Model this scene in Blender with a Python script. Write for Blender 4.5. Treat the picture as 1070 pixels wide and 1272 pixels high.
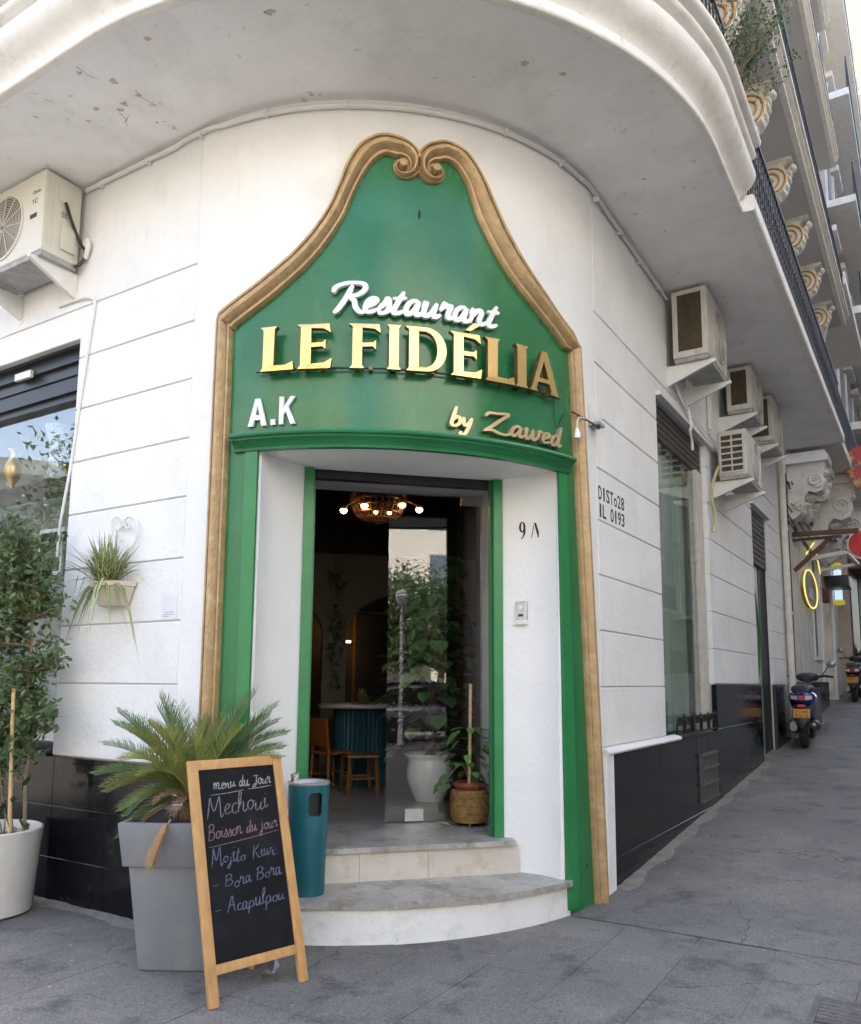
import bpy, bmesh, math, random
from mathutils import Vector, Matrix
random.seed(11)
for _o in list(bpy.data.objects):
    bpy.data.objects.remove(_o, do_unlink=True)
scene = bpy.context.scene
R_ = math.radians

# ------------------------------------------------------------------ camera
CAM_H, FPX, CX, CY = 1.55, 1003.0, 535.0, 713.0
_p, _r = R_(7.6), R_(0.4)
_fw = Vector((0, math.cos(_p), math.sin(_p)))
_up0 = Vector((0, -math.sin(_p), math.cos(_p)))
_rt0 = Vector((1, 0, 0))
CR = _rt0 * math.cos(_r) + _up0 * math.sin(_r)
CU = _up0 * math.cos(_r) - _rt0 * math.sin(_r)
cam_d = bpy.data.cameras.new('camera')
cam = bpy.data.objects.new('camera', cam_d)
scene.collection.objects.link(cam)
mw = Matrix.Identity(4)
for i in range(3):
    mw[i][0], mw[i][1], mw[i][2] = CR[i], CU[i], -_fw[i]
mw[2][3] = CAM_H
cam.matrix_world = mw
cam_d.sensor_fit = 'HORIZONTAL'
cam_d.sensor_width = 36
cam_d.lens = 36 * FPX / 1070
cam_d.shift_y = 77 / 1070
cam_d.clip_start = 0.05
cam_d.clip_end = 2000
scene.camera = cam

# ------------------------------------------------------------------ sky and sun (clear day, corner in open shade)
SUN_EL, SUN_H = R_(50), Vector((-0.42, 0.91, 0)).normalized()
world = bpy.data.worlds.new('World')
scene.world = world
world.use_nodes = True
_nt = world.node_tree
_bg = _nt.nodes['Background']
_sky = _nt.nodes.new('ShaderNodeTexSky')
_sky.sky_type = 'NISHITA'
_sky.sun_disc = False
_sky.sun_elevation = SUN_EL
_sky.sun_rotation = math.atan2(SUN_H.x, SUN_H.y)
_sky.dust_density = 4.0
_sky.air_density = 1.0
_sky.ozone_density = 0.6
_nt.links.new(_sky.outputs[0], _bg.inputs[0])
_bg.inputs[1].default_value = 0.15
_sd = bpy.data.lights.new('sun', 'SUN')
_sd.energy = 4.0
_sd.angle = R_(0.5)
_sd.color = (1.0, 0.96, 0.90)
sun = bpy.data.objects.new('sun', _sd)
scene.collection.objects.link(sun)
_sv = SUN_H * math.cos(SUN_EL) + Vector((0, 0, math.sin(SUN_EL)))
sun.rotation_euler = _sv.to_track_quat('Z', 'Y').to_euler()
sun.location = (-8, 20, 40)
scene.view_settings.view_transform = 'Standard'
scene.view_settings.look = 'None'
scene.view_settings.gamma = 1
scene.view_settings.exposure = 2.6
scene.render.engine = 'CYCLES'
scene.cycles.max_bounces = 8
scene.cycles.diffuse_bounces = 4
scene.cycles.glossy_bounces = 4
scene.cycles.transmission_bounces = 8
scene.cycles.transparent_max_bounces = 12
scene.cycles.caustics_reflective = False
scene.cycles.caustics_refractive = False

# ------------------------------------------------------------------ frames of the corner building
_a = R_(32)
uL = Vector((-math.cos(_a), math.sin(_a), 0)); nL = Vector((-math.sin(_a), -math.cos(_a), 0))
uR = Vector((math.sin(_a), math.cos(_a), 0)); nR = Vector((math.cos(_a), -math.sin(_a), 0))
Lp = Vector((-1.61, 5.20, 0)); RAD = 2.06
Oc = Lp - nL * RAD
Rp = Oc + nR * RAD
dA = (nL + nR).normalized(); eA = Vector((-dA.y, dA.x, 0))
Z = Vector((0, 0, 1))
def FL(s, o, z): return Lp + uL * s + nL * o + Z * z            # left wall: along, out, up
def FR(s, o, z): return Rp + uR * s + nR * o + Z * z            # right wall
def FC(t, o, z):                                                # curved corner: degrees, out, up
    a = R_(t); return Oc + (nL * math.cos(a) + nR * math.sin(a)) * (RAD + o) + Z * z
def FD(l, r, z): return Oc + eA * l + dA * r + Z * z            # door axis: lateral, radial, up
def FF(q, o, z):                                                # whole facade unrolled: q<0 left wall, 0..QC curve, beyond right wall
    if q < 0: return FL(-q, o, z)
    if q <= QC: return FC(math.degrees(q / RAD), o, z)
    return FR(q - QC, o, z)
QC = RAD * math.pi / 2
def ground_z(x, y):
    s = (Vector((x, y, 0)) - Rp).dot(uR)
    t = s + 0.55
    z = 0.035 + 0.072 * (t + math.sqrt(t * t + 0.6)) / 2
    if s > 24: z -= 0.072 * (s - 24) * 0.6
    return z
def G(p): return Vector((p.x, p.y, ground_z(p.x, p.y)))

# pixel of the photograph -> direction, then the surface it meets
CAMP = Vector((0, 0, CAM_H))
def ray(x, y): return (CR * (x - CX) + CU * (CY - y) + _fw * FPX).normalized()
def px_plane(x, y, p, n):
    d = ray(x, y); return CAMP + d * ((p - CAMP).dot(n) / d.dot(n))
def px_L(x, y, o=0.0):
    q = px_plane(x, y, Lp + nL * o, nL); return (q - Lp).dot(uL), q.z
def px_R(x, y, o=0.0):
    q = px_plane(x, y, Rp + nR * o, nR); return (q - Rp).dot(uR), q.z
def px_Rs(x, y, s):
    q = px_plane(x, y, Rp + uR * s, uR); return (q - Rp).dot(nR), q.z
def px_D(x, y, r):
    q = px_plane(x, y, Oc + dA * r, dA); return (q - Oc).dot(eA), q.z
def px_C(x, y, o=0.0):
    d = ray(x, y); A = d.x**2 + d.y**2; B = -2 * (d.x * Oc.x + d.y * Oc.y)
    C = Oc.x**2 + Oc.y**2 - (RAD + o)**2
    t = (-B - math.sqrt(max(0, B * B - 4 * A * C))) / (2 * A)
    q = d * t - Vector((Oc.x, Oc.y, 0))
    return math.degrees(math.atan2(q.dot(nR), q.dot(nL))), CAM_H + d.z * t
def px_Y(x, y, Y):
    d = ray(x, y); return CAMP + d * (Y / d.y)

# ------------------------------------------------------------------ mesh builder
COL = scene.collection
class MB:
    def __init__(s, fmap=None): s.v = []; s.f = []; s.m = fmap
    def add(s, vs, fs, fmap=None):
        b = len(s.v); m = fmap or s.m
        for q in vs: s.v.append(Vector(m(*q)) if m else Vector(q))
        for q in fs: s.f.append(tuple(i + b for i in q))
        return s
    def box(s, x0, x1, y0, y1, z0, z1, nx=1, fmap=None):
        vs = []; fs = []
        for i in range(nx + 1):
            x = x0 + (x1 - x0) * i / nx
            vs += [(x, y0, z0), (x, y1, z0), (x, y1, z1), (x, y0, z1)]
        for i in range(nx):
            a = i * 4
            for j in range(4): fs.append((a + j, a + (j + 1) % 4, a + 4 + (j + 1) % 4, a + 4 + j))
        fs.append((0, 3, 2, 1)); e = nx * 4; fs.append((e, e + 1, e + 2, e + 3))
        return s.add(vs, fs, fmap)
    def cbox(s, x0, x1, y0, y1, z0, z1, c=0.006, fmap=None):       # box whose +y face has chamfered edges
        vs = [(x0, y0, z0), (x1, y0, z0), (x1, y0, z1), (x0, y0, z1),
              (x0, y1 - c, z0), (x1, y1 - c, z0), (x1, y1 - c, z1), (x0, y1 - c, z1),
              (x0 + c, y1, z0 + c), (x1 - c, y1, z0 + c), (x1 - c, y1, z1 - c), (x0 + c, y1, z1 - c)]
        fs = [(0, 1, 2, 3), (8, 9, 10, 11)]
        for j in range(4):
            k = (j + 1) % 4
            fs += [(j, k, 4 + k, 4 + j), (4 + j, 4 + k, 8 + k, 8 + j)]
        return s.add(vs, fs, fmap)
    def hexa(s, p8, fmap=None):                                    # 8 points: bottom ring, top ring
        return s.add(p8, [(0, 1, 2, 3), (4, 5, 6, 7), (0, 1, 5, 4), (1, 2, 6, 5), (2, 3, 7, 6), (3, 0, 4, 7)], fmap)
    def bar(s, a, b, w, h=None, up=Z, fmap=None):                   # rectangular bar between two points
        a, b = Vector(a), Vector(b); h = h or w; d = (b - a).normalized()
        x = d.cross(Vector(up))
        if x.length < 1e-4: x = d.cross(Vector((1, 0, 0)))
        x.normalize(); y = x.cross(d)
        q = [(-1, -1), (1, -1), (1, 1), (-1, 1)]
        return s.hexa([p + x * i * w / 2 + y * j * h / 2 for p in (a, b) for i, j in q], fmap)
    def tube(s, pts, r, n=8, caps=True, flat=1.0):
        pts = [Vector(s.m(*p)) if s.m else Vector(p) for p in pts]
        rs = r if isinstance(r, (list, tuple)) else [r] * len(pts)
        b = len(s.v); ref = None
        for i, p in enumerate(pts):
            t = (pts[min(i + 1, len(pts) - 1)] - pts[max(i - 1, 0)]).normalized()
            if ref is None:
                ref = t.orthogonal().normalized()
            x = (ref - t * ref.dot(t)).normalized(); ref = x; y = t.cross(x)
            for k in range(n):
                a = 2 * math.pi * k / n
                s.v.append(p + x * math.cos(a) * rs[i] + y * math.sin(a) * rs[i] * flat)
        for i in range(len(pts) - 1):
            for k in range(n):
                k2 = (k + 1) % n
                s.f.append((b + i * n + k, b + i * n + k2, b + (i + 1) * n + k2, b + (i + 1) * n + k))
        if caps:
            s.f.append(tuple(b + k for k in range(n))); e = b + (len(pts) - 1) * n
            s.f.append(tuple(e + k for k in range(n)))
        return s
    def lathe(s, prof, n=24, c=(0, 0, 0), sx=1.0, sy=1.0, a0=0, a1=360, rot=None):
        b = len(s.v); full = abs(a1 - a0) >= 359.9; m = n if full else n + 1
        for r, z in prof:
            for k in range(m):
                a = R_(a0 + (a1 - a0) * k / n)
                q = Vector((r * math.cos(a) * sx, r * math.sin(a) * sy, z))
                if rot: q = rot @ q
                q = q + Vector(c)
                s.v.append(Vector(s.m(*q)) if s.m else q)
        for i in range(len(prof) - 1):
            for k in range(n):
                k2 = (k + 1) % m if full else k + 1
                s.f.append((b + i * m + k, b + i * m + k2, b + (i + 1) * m + k2, b + (i + 1) * m + k))
        if prof[0][0] > 1e-5: s.f.append(tuple(b + k for k in range(m)))
        e = b + (len(prof) - 1) * m
        if prof[-1][0] > 1e-5: s.f.append(tuple(e + k for k in range(m)))
        return s
    def sweep(s, rings, closed_profile=True, caps=True):            # rings of equal point count
        b = len(s.v); n = len(rings[0])
        for rg in rings:
            for q in rg: s.v.append(Vector(s.m(*q)) if s.m else Vector(q))
        for i in range(len(rings) - 1):
            for k in range(n if closed_profile else n - 1):
                k2 = (k + 1) % n
                s.f.append((b + i * n + k, b + i * n + k2, b + (i + 1) * n + k2, b + (i + 1) * n + k))
        if caps and closed_profile:
            s.f.append(tuple(b + k for k in range(n))); e = b + (len(rings) - 1) * n
            s.f.append(tuple(e + k for k in range(n)))
        return s
    def prism(s, poly, d0, d1, axis=1, fmap=None):                   # polygon (a,b) extruded along one axis: axis=1 -> (a, d, b)
        n = len(poly)
        def mk(a, b, d): return (a, d, b) if axis == 1 else ((d, a, b) if axis == 0 else (a, b, d))
        vs = [mk(a, b, d0) for a, b in poly] + [mk(a, b, d1) for a, b in poly]
        fs = [tuple(range(n)), tuple(range(n, 2 * n))] + [(i, (i + 1) % n, n + (i + 1) % n, n + i) for i in range(n)]
        return s.add(vs, fs, fmap)
    def build(s, name, mat, parent=None, smooth=False, angle=40, origin=None, closed=True):
        me = bpy.data.meshes.new(name)
        vs = s.v if origin is None else [q - Vector(origin) for q in s.v]
        me.from_pydata([tuple(q) for q in vs], [], s.f)
        if closed:
            bm = bmesh.new(); bm.from_mesh(me)
            bmesh.ops.recalc_face_normals(bm, faces=bm.faces); bm.to_mesh(me); bm.free()
        if smooth:
            for p in me.polygons: p.use_smooth = True
            if angle < 180: me.set_sharp_from_angle(angle=R_(angle))
        me.update()
        if mat: me.materials.append(mat)
        o = bpy.data.objects.new(name, me); COL.objects.link(o)
        if origin is not None: o.location = origin
        if parent is not None: attach(o, parent)
        return o
def attach(o, parent):
    o.parent = parent
    if not parent.get('_local'):
        o.matrix_parent_inverse = WORLD[parent.name].inverted()
WORLD = {}
def wm(o):
    return Matrix.LocRotScale(o.location, o.rotation_euler, o.scale)
def regw(o):                                                       # remember a root placed in the world whose parts are built in world space
    WORLD[o.name] = wm(o)
def tag(o, label=None, cat=None, group=None, kind=None):
    if label: o['label'] = label
    if cat: o['category'] = cat
    if group: o['group'] = group
    if kind: o['kind'] = kind
    return o
def thing(name, label, cat, loc=(0, 0, 0), rz=0.0, group=None, local=False):
    o = bpy.data.objects.new(name, None); COL.objects.link(o)
    o.location = loc; o.rotation_euler = (0, 0, rz); o.empty_display_size = 0.2
    tag(o, label, cat, group)
    if local: o['_local'] = 1
    regw(o); return o
_build0 = MB.build
def _build(s, *a, **k):
    o = _build0(s, *a, **k)
    if o.parent is None: regw(o)
    else:
        w = Matrix.Identity(4) if k.get('origin') is None else Matrix.Translation(k['origin'])
        if o.parent.get('_local'): o['_local'] = 1
        WORLD[o.name] = w
    return o
MB.build = _build
def copy_tree(o, parent=None):
    c = o.copy(); COL.objects.link(c)
    if parent is not None: c.parent = parent
    for ch in list(o.children): copy_tree(ch, c)
    return c
def rz_of(v): return math.atan2(v.y, v.x)

# ------------------------------------------------------------------ procedural materials
MATS = {}
def mat(name, col, rough=0.6, var=0.06, scale=5.0, bump=0.0, bscale=60.0, metal=0.0, spec=0.5, rand=0.0,
        stain=None, emit=None, coat=0.0, stretch=None, trans=0.0, alpha=None, rvar=0.0):
    if name in MATS: return MATS[name]
    m = bpy.data.materials.new(name); m.use_nodes = True; MATS[name] = m
    nt = m.node_tree; N = nt.nodes; Lk = nt.links; b = N['Principled BSDF']
    tc = N.new('ShaderNodeTexCoord'); vec = tc.outputs['Object']
    if stretch:
        mp = N.new('ShaderNodeMapping'); mp.inputs['Scale'].default_value = stretch
        Lk.new(vec, mp.inputs['Vector']); vec2 = mp.outputs[0]
    else: vec2 = vec
    nz = N.new('ShaderNodeTexNoise'); nz.inputs['Scale'].default_value = scale; nz.inputs['Detail'].default_value = 6
    nz.inputs['Roughness'].default_value = 0.62
    Lk.new(vec2, nz.inputs['Vector'])
    rp = N.new('ShaderNodeValToRGB'); rp.color_ramp.elements[0].position = 0.3; rp.color_ramp.elements[1].position = 0.7
    c = Vector(col)
    rp.color_ramp.elements[0].color = (*[max(0, x * (1 - var)) for x in c], 1)
    rp.color_ramp.elements[1].color = (*[min(1, x * (1 + var)) for x in c], 1)
    Lk.new(nz.outputs['Fac'], rp.inputs[0]); out = rp.outputs[0]
    for st in ([stain] if isinstance(stain, tuple) else (stain or [])):
        scol, amt, sc, lo, hi = st[:5]
        n2 = N.new('ShaderNodeTexNoise'); n2.inputs['Scale'].default_value = sc; n2.inputs['Detail'].default_value = 8
        n2.inputs['Roughness'].default_value = 0.7
        v3 = vec
        if len(st) > 5:
            mp = N.new('ShaderNodeMapping'); mp.inputs['Scale'].default_value = st[5]; mp.inputs['Location'].default_value = (3.1, 1.7, 0.4)
            Lk.new(vec, mp.inputs['Vector']); v3 = mp.outputs[0]
        Lk.new(v3, n2.inputs['Vector'])
        mr = N.new('ShaderNodeMapRange'); mr.inputs['From Min'].default_value = lo; mr.inputs['From Max'].default_value = hi
        mr.inputs['To Max'].default_value = amt
        Lk.new(n2.outputs['Fac'], mr.inputs[0])
        mx = N.new('ShaderNodeMix'); mx.data_type = 'RGBA'
        Lk.new(mr.outputs[0], mx.inputs['Factor']); Lk.new(out, mx.inputs['A']); mx.inputs['B'].default_value = (*scol, 1)
        out = mx.outputs['Result']
    if rand:
        oi = N.new('ShaderNodeObjectInfo'); mr = N.new('ShaderNodeMapRange')
        mr.inputs['To Min'].default_value = 1 - rand; mr.inputs['To Max'].default_value = 1 + rand
        Lk.new(oi.outputs['Random'], mr.inputs[0])
        hs = N.new('ShaderNodeHueSaturation'); Lk.new(mr.outputs[0], hs.inputs['Value']); Lk.new(out, hs.inputs['Color']); out = hs.outputs[0]
    Lk.new(out, b.inputs['Base Color'])
    b.inputs['Roughness'].default_value = rough
    if rvar:
        mr = N.new('ShaderNodeMapRange'); mr.inputs['To Min'].default_value = max(0.02, rough - rvar); mr.inputs['To Max'].default_value = rough + rvar
        mr.inputs['From Min'].default_value = 0.3; mr.inputs['From Max'].default_value = 0.7
        Lk.new(nz.outputs['Fac'], mr.inputs[0]); Lk.new(mr.outputs[0], b.inputs['Roughness'])
    b.inputs['Metallic'].default_value = metal
    b.inputs['Specular IOR Level'].default_value = spec
    b.inputs['Coat Weight'].default_value = coat
    if bump:
        n3 = N.new('ShaderNodeTexNoise'); n3.inputs['Scale'].default_value = bscale; n3.inputs['Detail'].default_value = 5
        Lk.new(vec2, n3.inputs['Vector'])
        bp = N.new('ShaderNodeBump'); bp.inputs['Strength'].default_value = bump; bp.inputs['Distance'].default_value = 0.02
        Lk.new(n3.outputs['Fac'], bp.inputs['Height']); Lk.new(bp.outputs[0], b.inputs['Normal'])
    if emit:
        b.inputs['Emission Color'].default_value = (*emit[0], 1); b.inputs['Emission Strength'].default_value = emit[1]
    if trans:
        tr = N.new('ShaderNodeBsdfTranslucent'); Lk.new(out, tr.inputs[0]); ms = N.new('ShaderNodeMixShader')
        ms.inputs[0].default_value = trans
        Lk.new(b.outputs[0], ms.inputs[1]); Lk.new(tr.outputs[0], ms.inputs[2]); Lk.new(ms.outputs[0], N['Material Output'].inputs[0])
    return m
def glass_mat(name, tint=(0.92, 0.95, 0.94), refl=1.0, rough=0.0, ior=1.5):
    if name in MATS: return MATS[name]
    m = bpy.data.materials.new(name); m.use_nodes = True; MATS[name] = m
    nt = m.node_tree; N = nt.nodes; Lk = nt.links
    N.remove(N['Principled BSDF'])
    gl = N.new('ShaderNodeBsdfGlossy'); gl.inputs['Roughness'].default_value = rough
    gl.inputs['Color'].default_value = (1, 1, 1, 1)
    tp = N.new('ShaderNodeBsdfTransparent'); tp.inputs[0].default_value = (*tint, 1)
    fr = N.new('ShaderNodeFresnel'); fr.inputs['IOR'].default_value = ior
    mul = N.new('ShaderNodeMath'); mul.operation = 'MULTIPLY'; mul.inputs[1].default_value = refl; mul.use_clamp = True
    ms = N.new('ShaderNodeMixShader')
    Lk.new(fr.outputs[0], mul.inputs[0]); Lk.new(mul.outputs[0], ms.inputs[0])
    Lk.new(tp.outputs[0], ms.inputs[1]); Lk.new(gl.outputs[0], ms.inputs[2]); Lk.new(ms.outputs[0], N['Material Output'].inputs[0])
    return m
plaster = mat('white_plaster', (0.81, 0.81, 0.80), 0.75, 0.04, 1.6, 0.28, 26, rand=0.015, stain=[((0.64, 0.63, 0.60), 0.5, 2.0, 0.5, 0.74), ((0.64, 0.62, 0.58), 0.5, 5, 0.58, 0.74, (5, 5, 0.35)), ((0.50, 0.46, 0.40), 0.75, 26, 0.675, 0.72)])
plaster_c = mat('corner_plaster', (0.81, 0.805, 0.79), 0.75, 0.03, 1.3, 0.22, 20, stain=[((0.68, 0.64, 0.58), 0.5, 1.8, 0.5, 0.74), ((0.68, 0.66, 0.62), 0.4, 4, 0.58, 0.74, (5, 5, 0.35)), ((0.55, 0.50, 0.43), 0.7, 30, 0.68, 0.72)])
reveal_m = mat('reveal_plaster', (0.82, 0.82, 0.81), 0.6, 0.03, 3, 0.16, 28, stain=((0.62, 0.60, 0.57), 0.4, 6, 0.6, 0.8))
soffit_m = mat('soffit_plaster', (0.84, 0.835, 0.825), 0.85, 0.07, 1.2, 0.12, 26, stain=[((0.66, 0.64, 0.61), 0.6, 2.2, 0.5, 0.72), ((0.33, 0.30, 0.26), 0.8, 9, 0.63, 0.71), ((0.40, 0.28, 0.15), 0.7, 4.2, 0.66, 0.75)])
fascia_m = mat('fascia_plaster', (0.80, 0.78, 0.73), 0.7, 0.03, 4, 0.15, 60, stain=[((0.50, 0.46, 0.40), 0.7, 9, 0.56, 0.74), ((0.60, 0.56, 0.50), 0.6, 3, 0.5, 0.7), ((0.35, 0.31, 0.26), 0.7, 34, 0.66, 0.72)])
black_tile = mat('black_tile', (0.008, 0.0085, 0.0095), 0.14, 0.25, 9, 0.015, 12, spec=0.22, rand=0.15, stain=[((0.20, 0.195, 0.185), 0.6, 30, 0.62, 0.72, (4, 4, 0.5)), ((0.30, 0.29, 0.27), 0.7, 90, 0.67, 0.71), ((0.10, 0.095, 0.085), 0.4, 3, 0.6, 0.85)], rvar=0.08)
grout = mat('dark_grout', (0.055, 0.053, 0.05), 0.9, 0.2, 20)
marble = mat('grey_marble', (0.40, 0.38, 0.35), 0.32, 0.3, 3, 0.08, 30, stain=[((0.17, 0.15, 0.125), 0.9, 6, 0.46, 0.62), ((0.60, 0.59, 0.57), 0.7, 14, 0.56, 0.68), ((0.10, 0.085, 0.07), 0.7, 16, 0.62, 0.72)])
marble_riser = mat('riser_marble', (0.56, 0.52, 0.455), 0.45, 0.08, 4, 0.03, 30, stain=[((0.36, 0.27, 0.18), 0.8, 6, 0.5, 0.72), ((0.70, 0.68, 0.65), 0.6, 10, 0.6, 0.75)])
step_paint = mat('step_white_paint', (0.72, 0.73, 0.73), 0.6, 0.05, 5, 0.25, 22, stain=[((0.50, 0.50, 0.485), 0.6, 7, 0.52, 0.72), ((0.45, 0.55, 0.53), 0.5, 3, 0.54, 0.72), ((0.22, 0.19, 0.15), 0.7, 24, 0.62, 0.72)])
green = mat('green_paint', (0.016, 0.155, 0.052), 0.33, 0.14, 2.0, 0.05, 30, stain=[((0.03, 0.20, 0.10), 0.5, 3.0, 0.5, 0.75, (2, 2, 0.6)), ((0.010, 0.075, 0.03), 0.5, 10, 0.62, 0.78)], rvar=0.07)
green_panel = mat('green_panel_paint', (0.017, 0.145, 0.046), 0.24, 0.10, 1.5, 0.03, 14, stain=[((0.035, 0.19, 0.095), 0.7, 1.6, 0.48, 0.70), ((0.008, 0.06, 0.025), 0.8, 34, 0.68, 0.72), ((0.04, 0.20, 0.07), 0.6, 7, 0.55, 0.7, (1, 1, 0.3)), ((0.25, 0.33, 0.27), 0.6, 60, 0.70, 0.73)], rvar=0.10)
green_jamb = mat('bright_green_paint', (0.024, 0.20, 0.062), 0.35, 0.12, 5, 0.06, 40, stain=((0.62, 0.68, 0.62), 0.6, 30, 0.70, 0.76))
gold_frame = mat('gold_brown_paint', (0.42, 0.285, 0.14), 0.42, 0.18, 12, 0.3, 60, metal=0.25, stain=[((0.20, 0.125, 0.06), 0.7, 30, 0.58, 0.70), ((0.60, 0.48, 0.30), 0.6, 9, 0.52, 0.7)])
gold_letter = mat('gold_letter', (0.72, 0.50, 0.20), 0.24, 0.06, 6, 0, metal=0.9)
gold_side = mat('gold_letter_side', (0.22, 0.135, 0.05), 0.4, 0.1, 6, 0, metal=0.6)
white_letter = mat('white_letter', (0.82, 0.82, 0.81), 0.4, 0.02, 5)
dark = mat('dark_metal', (0.02, 0.02, 0.022), 0.45, 0.2, 20)
blackiron = mat('black_iron', (0.012, 0.012, 0.013), 0.5, 0.3, 30, 0.1, 60)
white_pvc = mat('white_pvc', (0.74, 0.73, 0.70), 0.5, 0.05, 8, stain=((0.5, 0.48, 0.44), 0.4, 12, 0.6, 0.8))
# ================================================================== SETTING: ground
def smoothpath(pts, n=6, closed=False):
    P = [Vector(p) for p in pts]; out = []
    for i in range(len(P) - 1):
        p0 = P[max(i - 1, 0)]; p1 = P[i]; p2 = P[i + 1]; p3 = P[min(i + 2, len(P) - 1)]
        for k in range(n):
            t = k / n
            out.append(0.5 * ((2 * p1) + (p2 - p0) * t + (2 * p0 - 5 * p1 + 4 * p2 - p3) * t * t + (3 * p1 - p0 - 3 * p2 + p3) * t ** 3))
    out.append(P[-1]); return out
asphalt = mat('asphalt', (0.16, 0.16, 0.165), 0.85, 0.14, 1.1, 0.5, 190, stain=[((0.26, 0.25, 0.235), 0.6, 1.3, 0.5, 0.72), ((0.085, 0.085, 0.088), 0.65, 5, 0.6, 0.75), ((0.42, 0.42, 0.41), 0.7, 34, 0.70, 0.76)])
slab_m = mat('paving_slab', (0.17, 0.17, 0.175), 0.85, 0.13, 1.7, 0.5, 190, rand=0.10, stain=[((0.26, 0.25, 0.23), 0.6, 1.3, 0.5, 0.72), ((0.09, 0.09, 0.092), 0.6, 4, 0.6, 0.75), ((0.45, 0.45, 0.44), 0.7, 30, 0.70, 0.76)])
def paving(name, col, rnd, bricks=False):
    m = mat(name, col, 0.88, 0.16, 0.9, 0, 1, rand=rnd, stain=[((0.22, 0.205, 0.185), 0.75, 1.1, 0.48, 0.70), ((0.060, 0.058, 0.056), 0.85, 3.2, 0.53, 0.68), ((0.050, 0.049, 0.049), 0.85, 17, 0.66, 0.69), ((0.24, 0.21, 0.17), 0.5, 0.55, 0.5, 0.7), ((0.055, 0.052, 0.05), 0.9, 11, 0.655, 0.70), ((0.46, 0.45, 0.43), 0.8, 48, 0.665, 0.70)])
    nt = m.node_tree; N = nt.nodes; Lk = nt.links; b = N['Principled BSDF']
    src = b.inputs['Base Color'].links[0].from_socket
    tc = N.new('ShaderNodeTexCoord')
    fine = N.new('ShaderNodeTexNoise'); fine.inputs['Scale'].default_value = 85; fine.inputs['Detail'].default_value = 4; fine.inputs['Roughness'].default_value = 0.8
    Lk.new(tc.outputs['Object'], fine.inputs['Vector'])
    mr = N.new('ShaderNodeMapRange'); mr.inputs['From Min'].default_value = 0.3; mr.inputs['From Max'].default_value = 0.7; mr.inputs['To Min'].default_value = 0.45; mr.inputs['To Max'].default_value = 1.55
    Lk.new(fine.outputs['Fac'], mr.inputs[0])
    hs = N.new('ShaderNodeHueSaturation'); Lk.new(mr.outputs[0], hs.inputs['Value']); Lk.new(src, hs.inputs['Color'])
    # hairline cracks
    wn = N.new('ShaderNodeTexNoise'); wn.inputs['Scale'].default_value = 2.2; wn.inputs['Detail'].default_value = 6; Lk.new(tc.outputs['Object'], wn.inputs['Vector'])
    va = N.new('ShaderNodeVectorMath'); va.operation = 'MULTIPLY_ADD'; va.inputs[1].default_value = (0.55, 0.55, 0.55); Lk.new(wn.outputs['Color'], va.inputs[0]); Lk.new(tc.outputs['Object'], va.inputs[2])
    vo = N.new('ShaderNodeTexVoronoi'); vo.feature = 'DISTANCE_TO_EDGE'; vo.inputs['Scale'].default_value = 0.85; Lk.new(va.outputs[0], vo.inputs['Vector'])
    ln = N.new('ShaderNodeMapRange'); ln.inputs['From Min'].default_value = 0.0; ln.inputs['From Max'].default_value = 0.006; ln.inputs['To Min'].default_value = 0.75; ln.inputs['To Max'].default_value = 0.0; Lk.new(vo.outputs['Distance'], ln.inputs[0])
    msk = N.new('ShaderNodeTexNoise'); msk.inputs['Scale'].default_value = 0.8; Lk.new(tc.outputs['Object'], msk.inputs['Vector'])
    mk_ = N.new('ShaderNodeMapRange'); mk_.inputs['From Min'].default_value = 0.47; mk_.inputs['From Max'].default_value = 0.56; Lk.new(msk.outputs['Fac'], mk_.inputs[0])
    mu = N.new('ShaderNodeMath'); mu.operation = 'MULTIPLY'; Lk.new(ln.outputs[0], mu.inputs[0]); Lk.new(mk_.outputs[0], mu.inputs[1])
    mx = N.new('ShaderNodeMix'); mx.data_type = 'RGBA'; mx.inputs['B'].default_value = (0.045, 0.043, 0.042, 1); Lk.new(mu.outputs[0], mx.inputs['Factor']); Lk.new(hs.outputs[0], mx.inputs['A'])
    Lk.new(mx.outputs['Result'], b.inputs['Base Color'])
    bp = N.new('ShaderNodeBump'); bp.inputs['Strength'].default_value = 0.55; bp.inputs['Distance'].default_value = 0.006; Lk.new(fine.outputs['Fac'], bp.inputs['Height']); Lk.new(bp.outputs[0], b.inputs['Normal'])
    return m
asphalt = paving('street_asphalt', (0.150, 0.141, 0.131), 0.0)
slab_m = paving('weathered_slab', (0.154, 0.145, 0.135), 0.05)
def axis_steps(a, b, fine0, fine1, st):
    xs = [a]; x = fine0
    while xs[-1] < fine0 - 12: xs.append(xs[-1] + max(4, (fine0 - xs[-1]) * 0.4))
    while x <= fine1: xs.append(x); x += st
    while xs[-1] < b: xs.append(xs[-1] + max(3, (xs[-1] - fine1) * 0.5))
    return xs
SL0, SL1 = -7.25, -0.52          # slabs between these s values
g = MB(); xs = axis_steps(-160, 200, -12, 24, 0.5); ss = axis_steps(-160, 260, -14, 40, 0.5)
rows = []
for s in ss:
    row = []
    for o in xs:
        p = Rp + uR * s + nR * o
        z = ground_z(p.x, p.y)
        z -= 0.008 if s < 30 else 0
        row.append((p.x, p.y, z))
    rows.append(row)
g.sweep(rows, closed_profile=False, caps=False)
gnd = g.build('ground', asphalt, smooth=True, angle=180, closed=False); tag(gnd, kind='structure')
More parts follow.
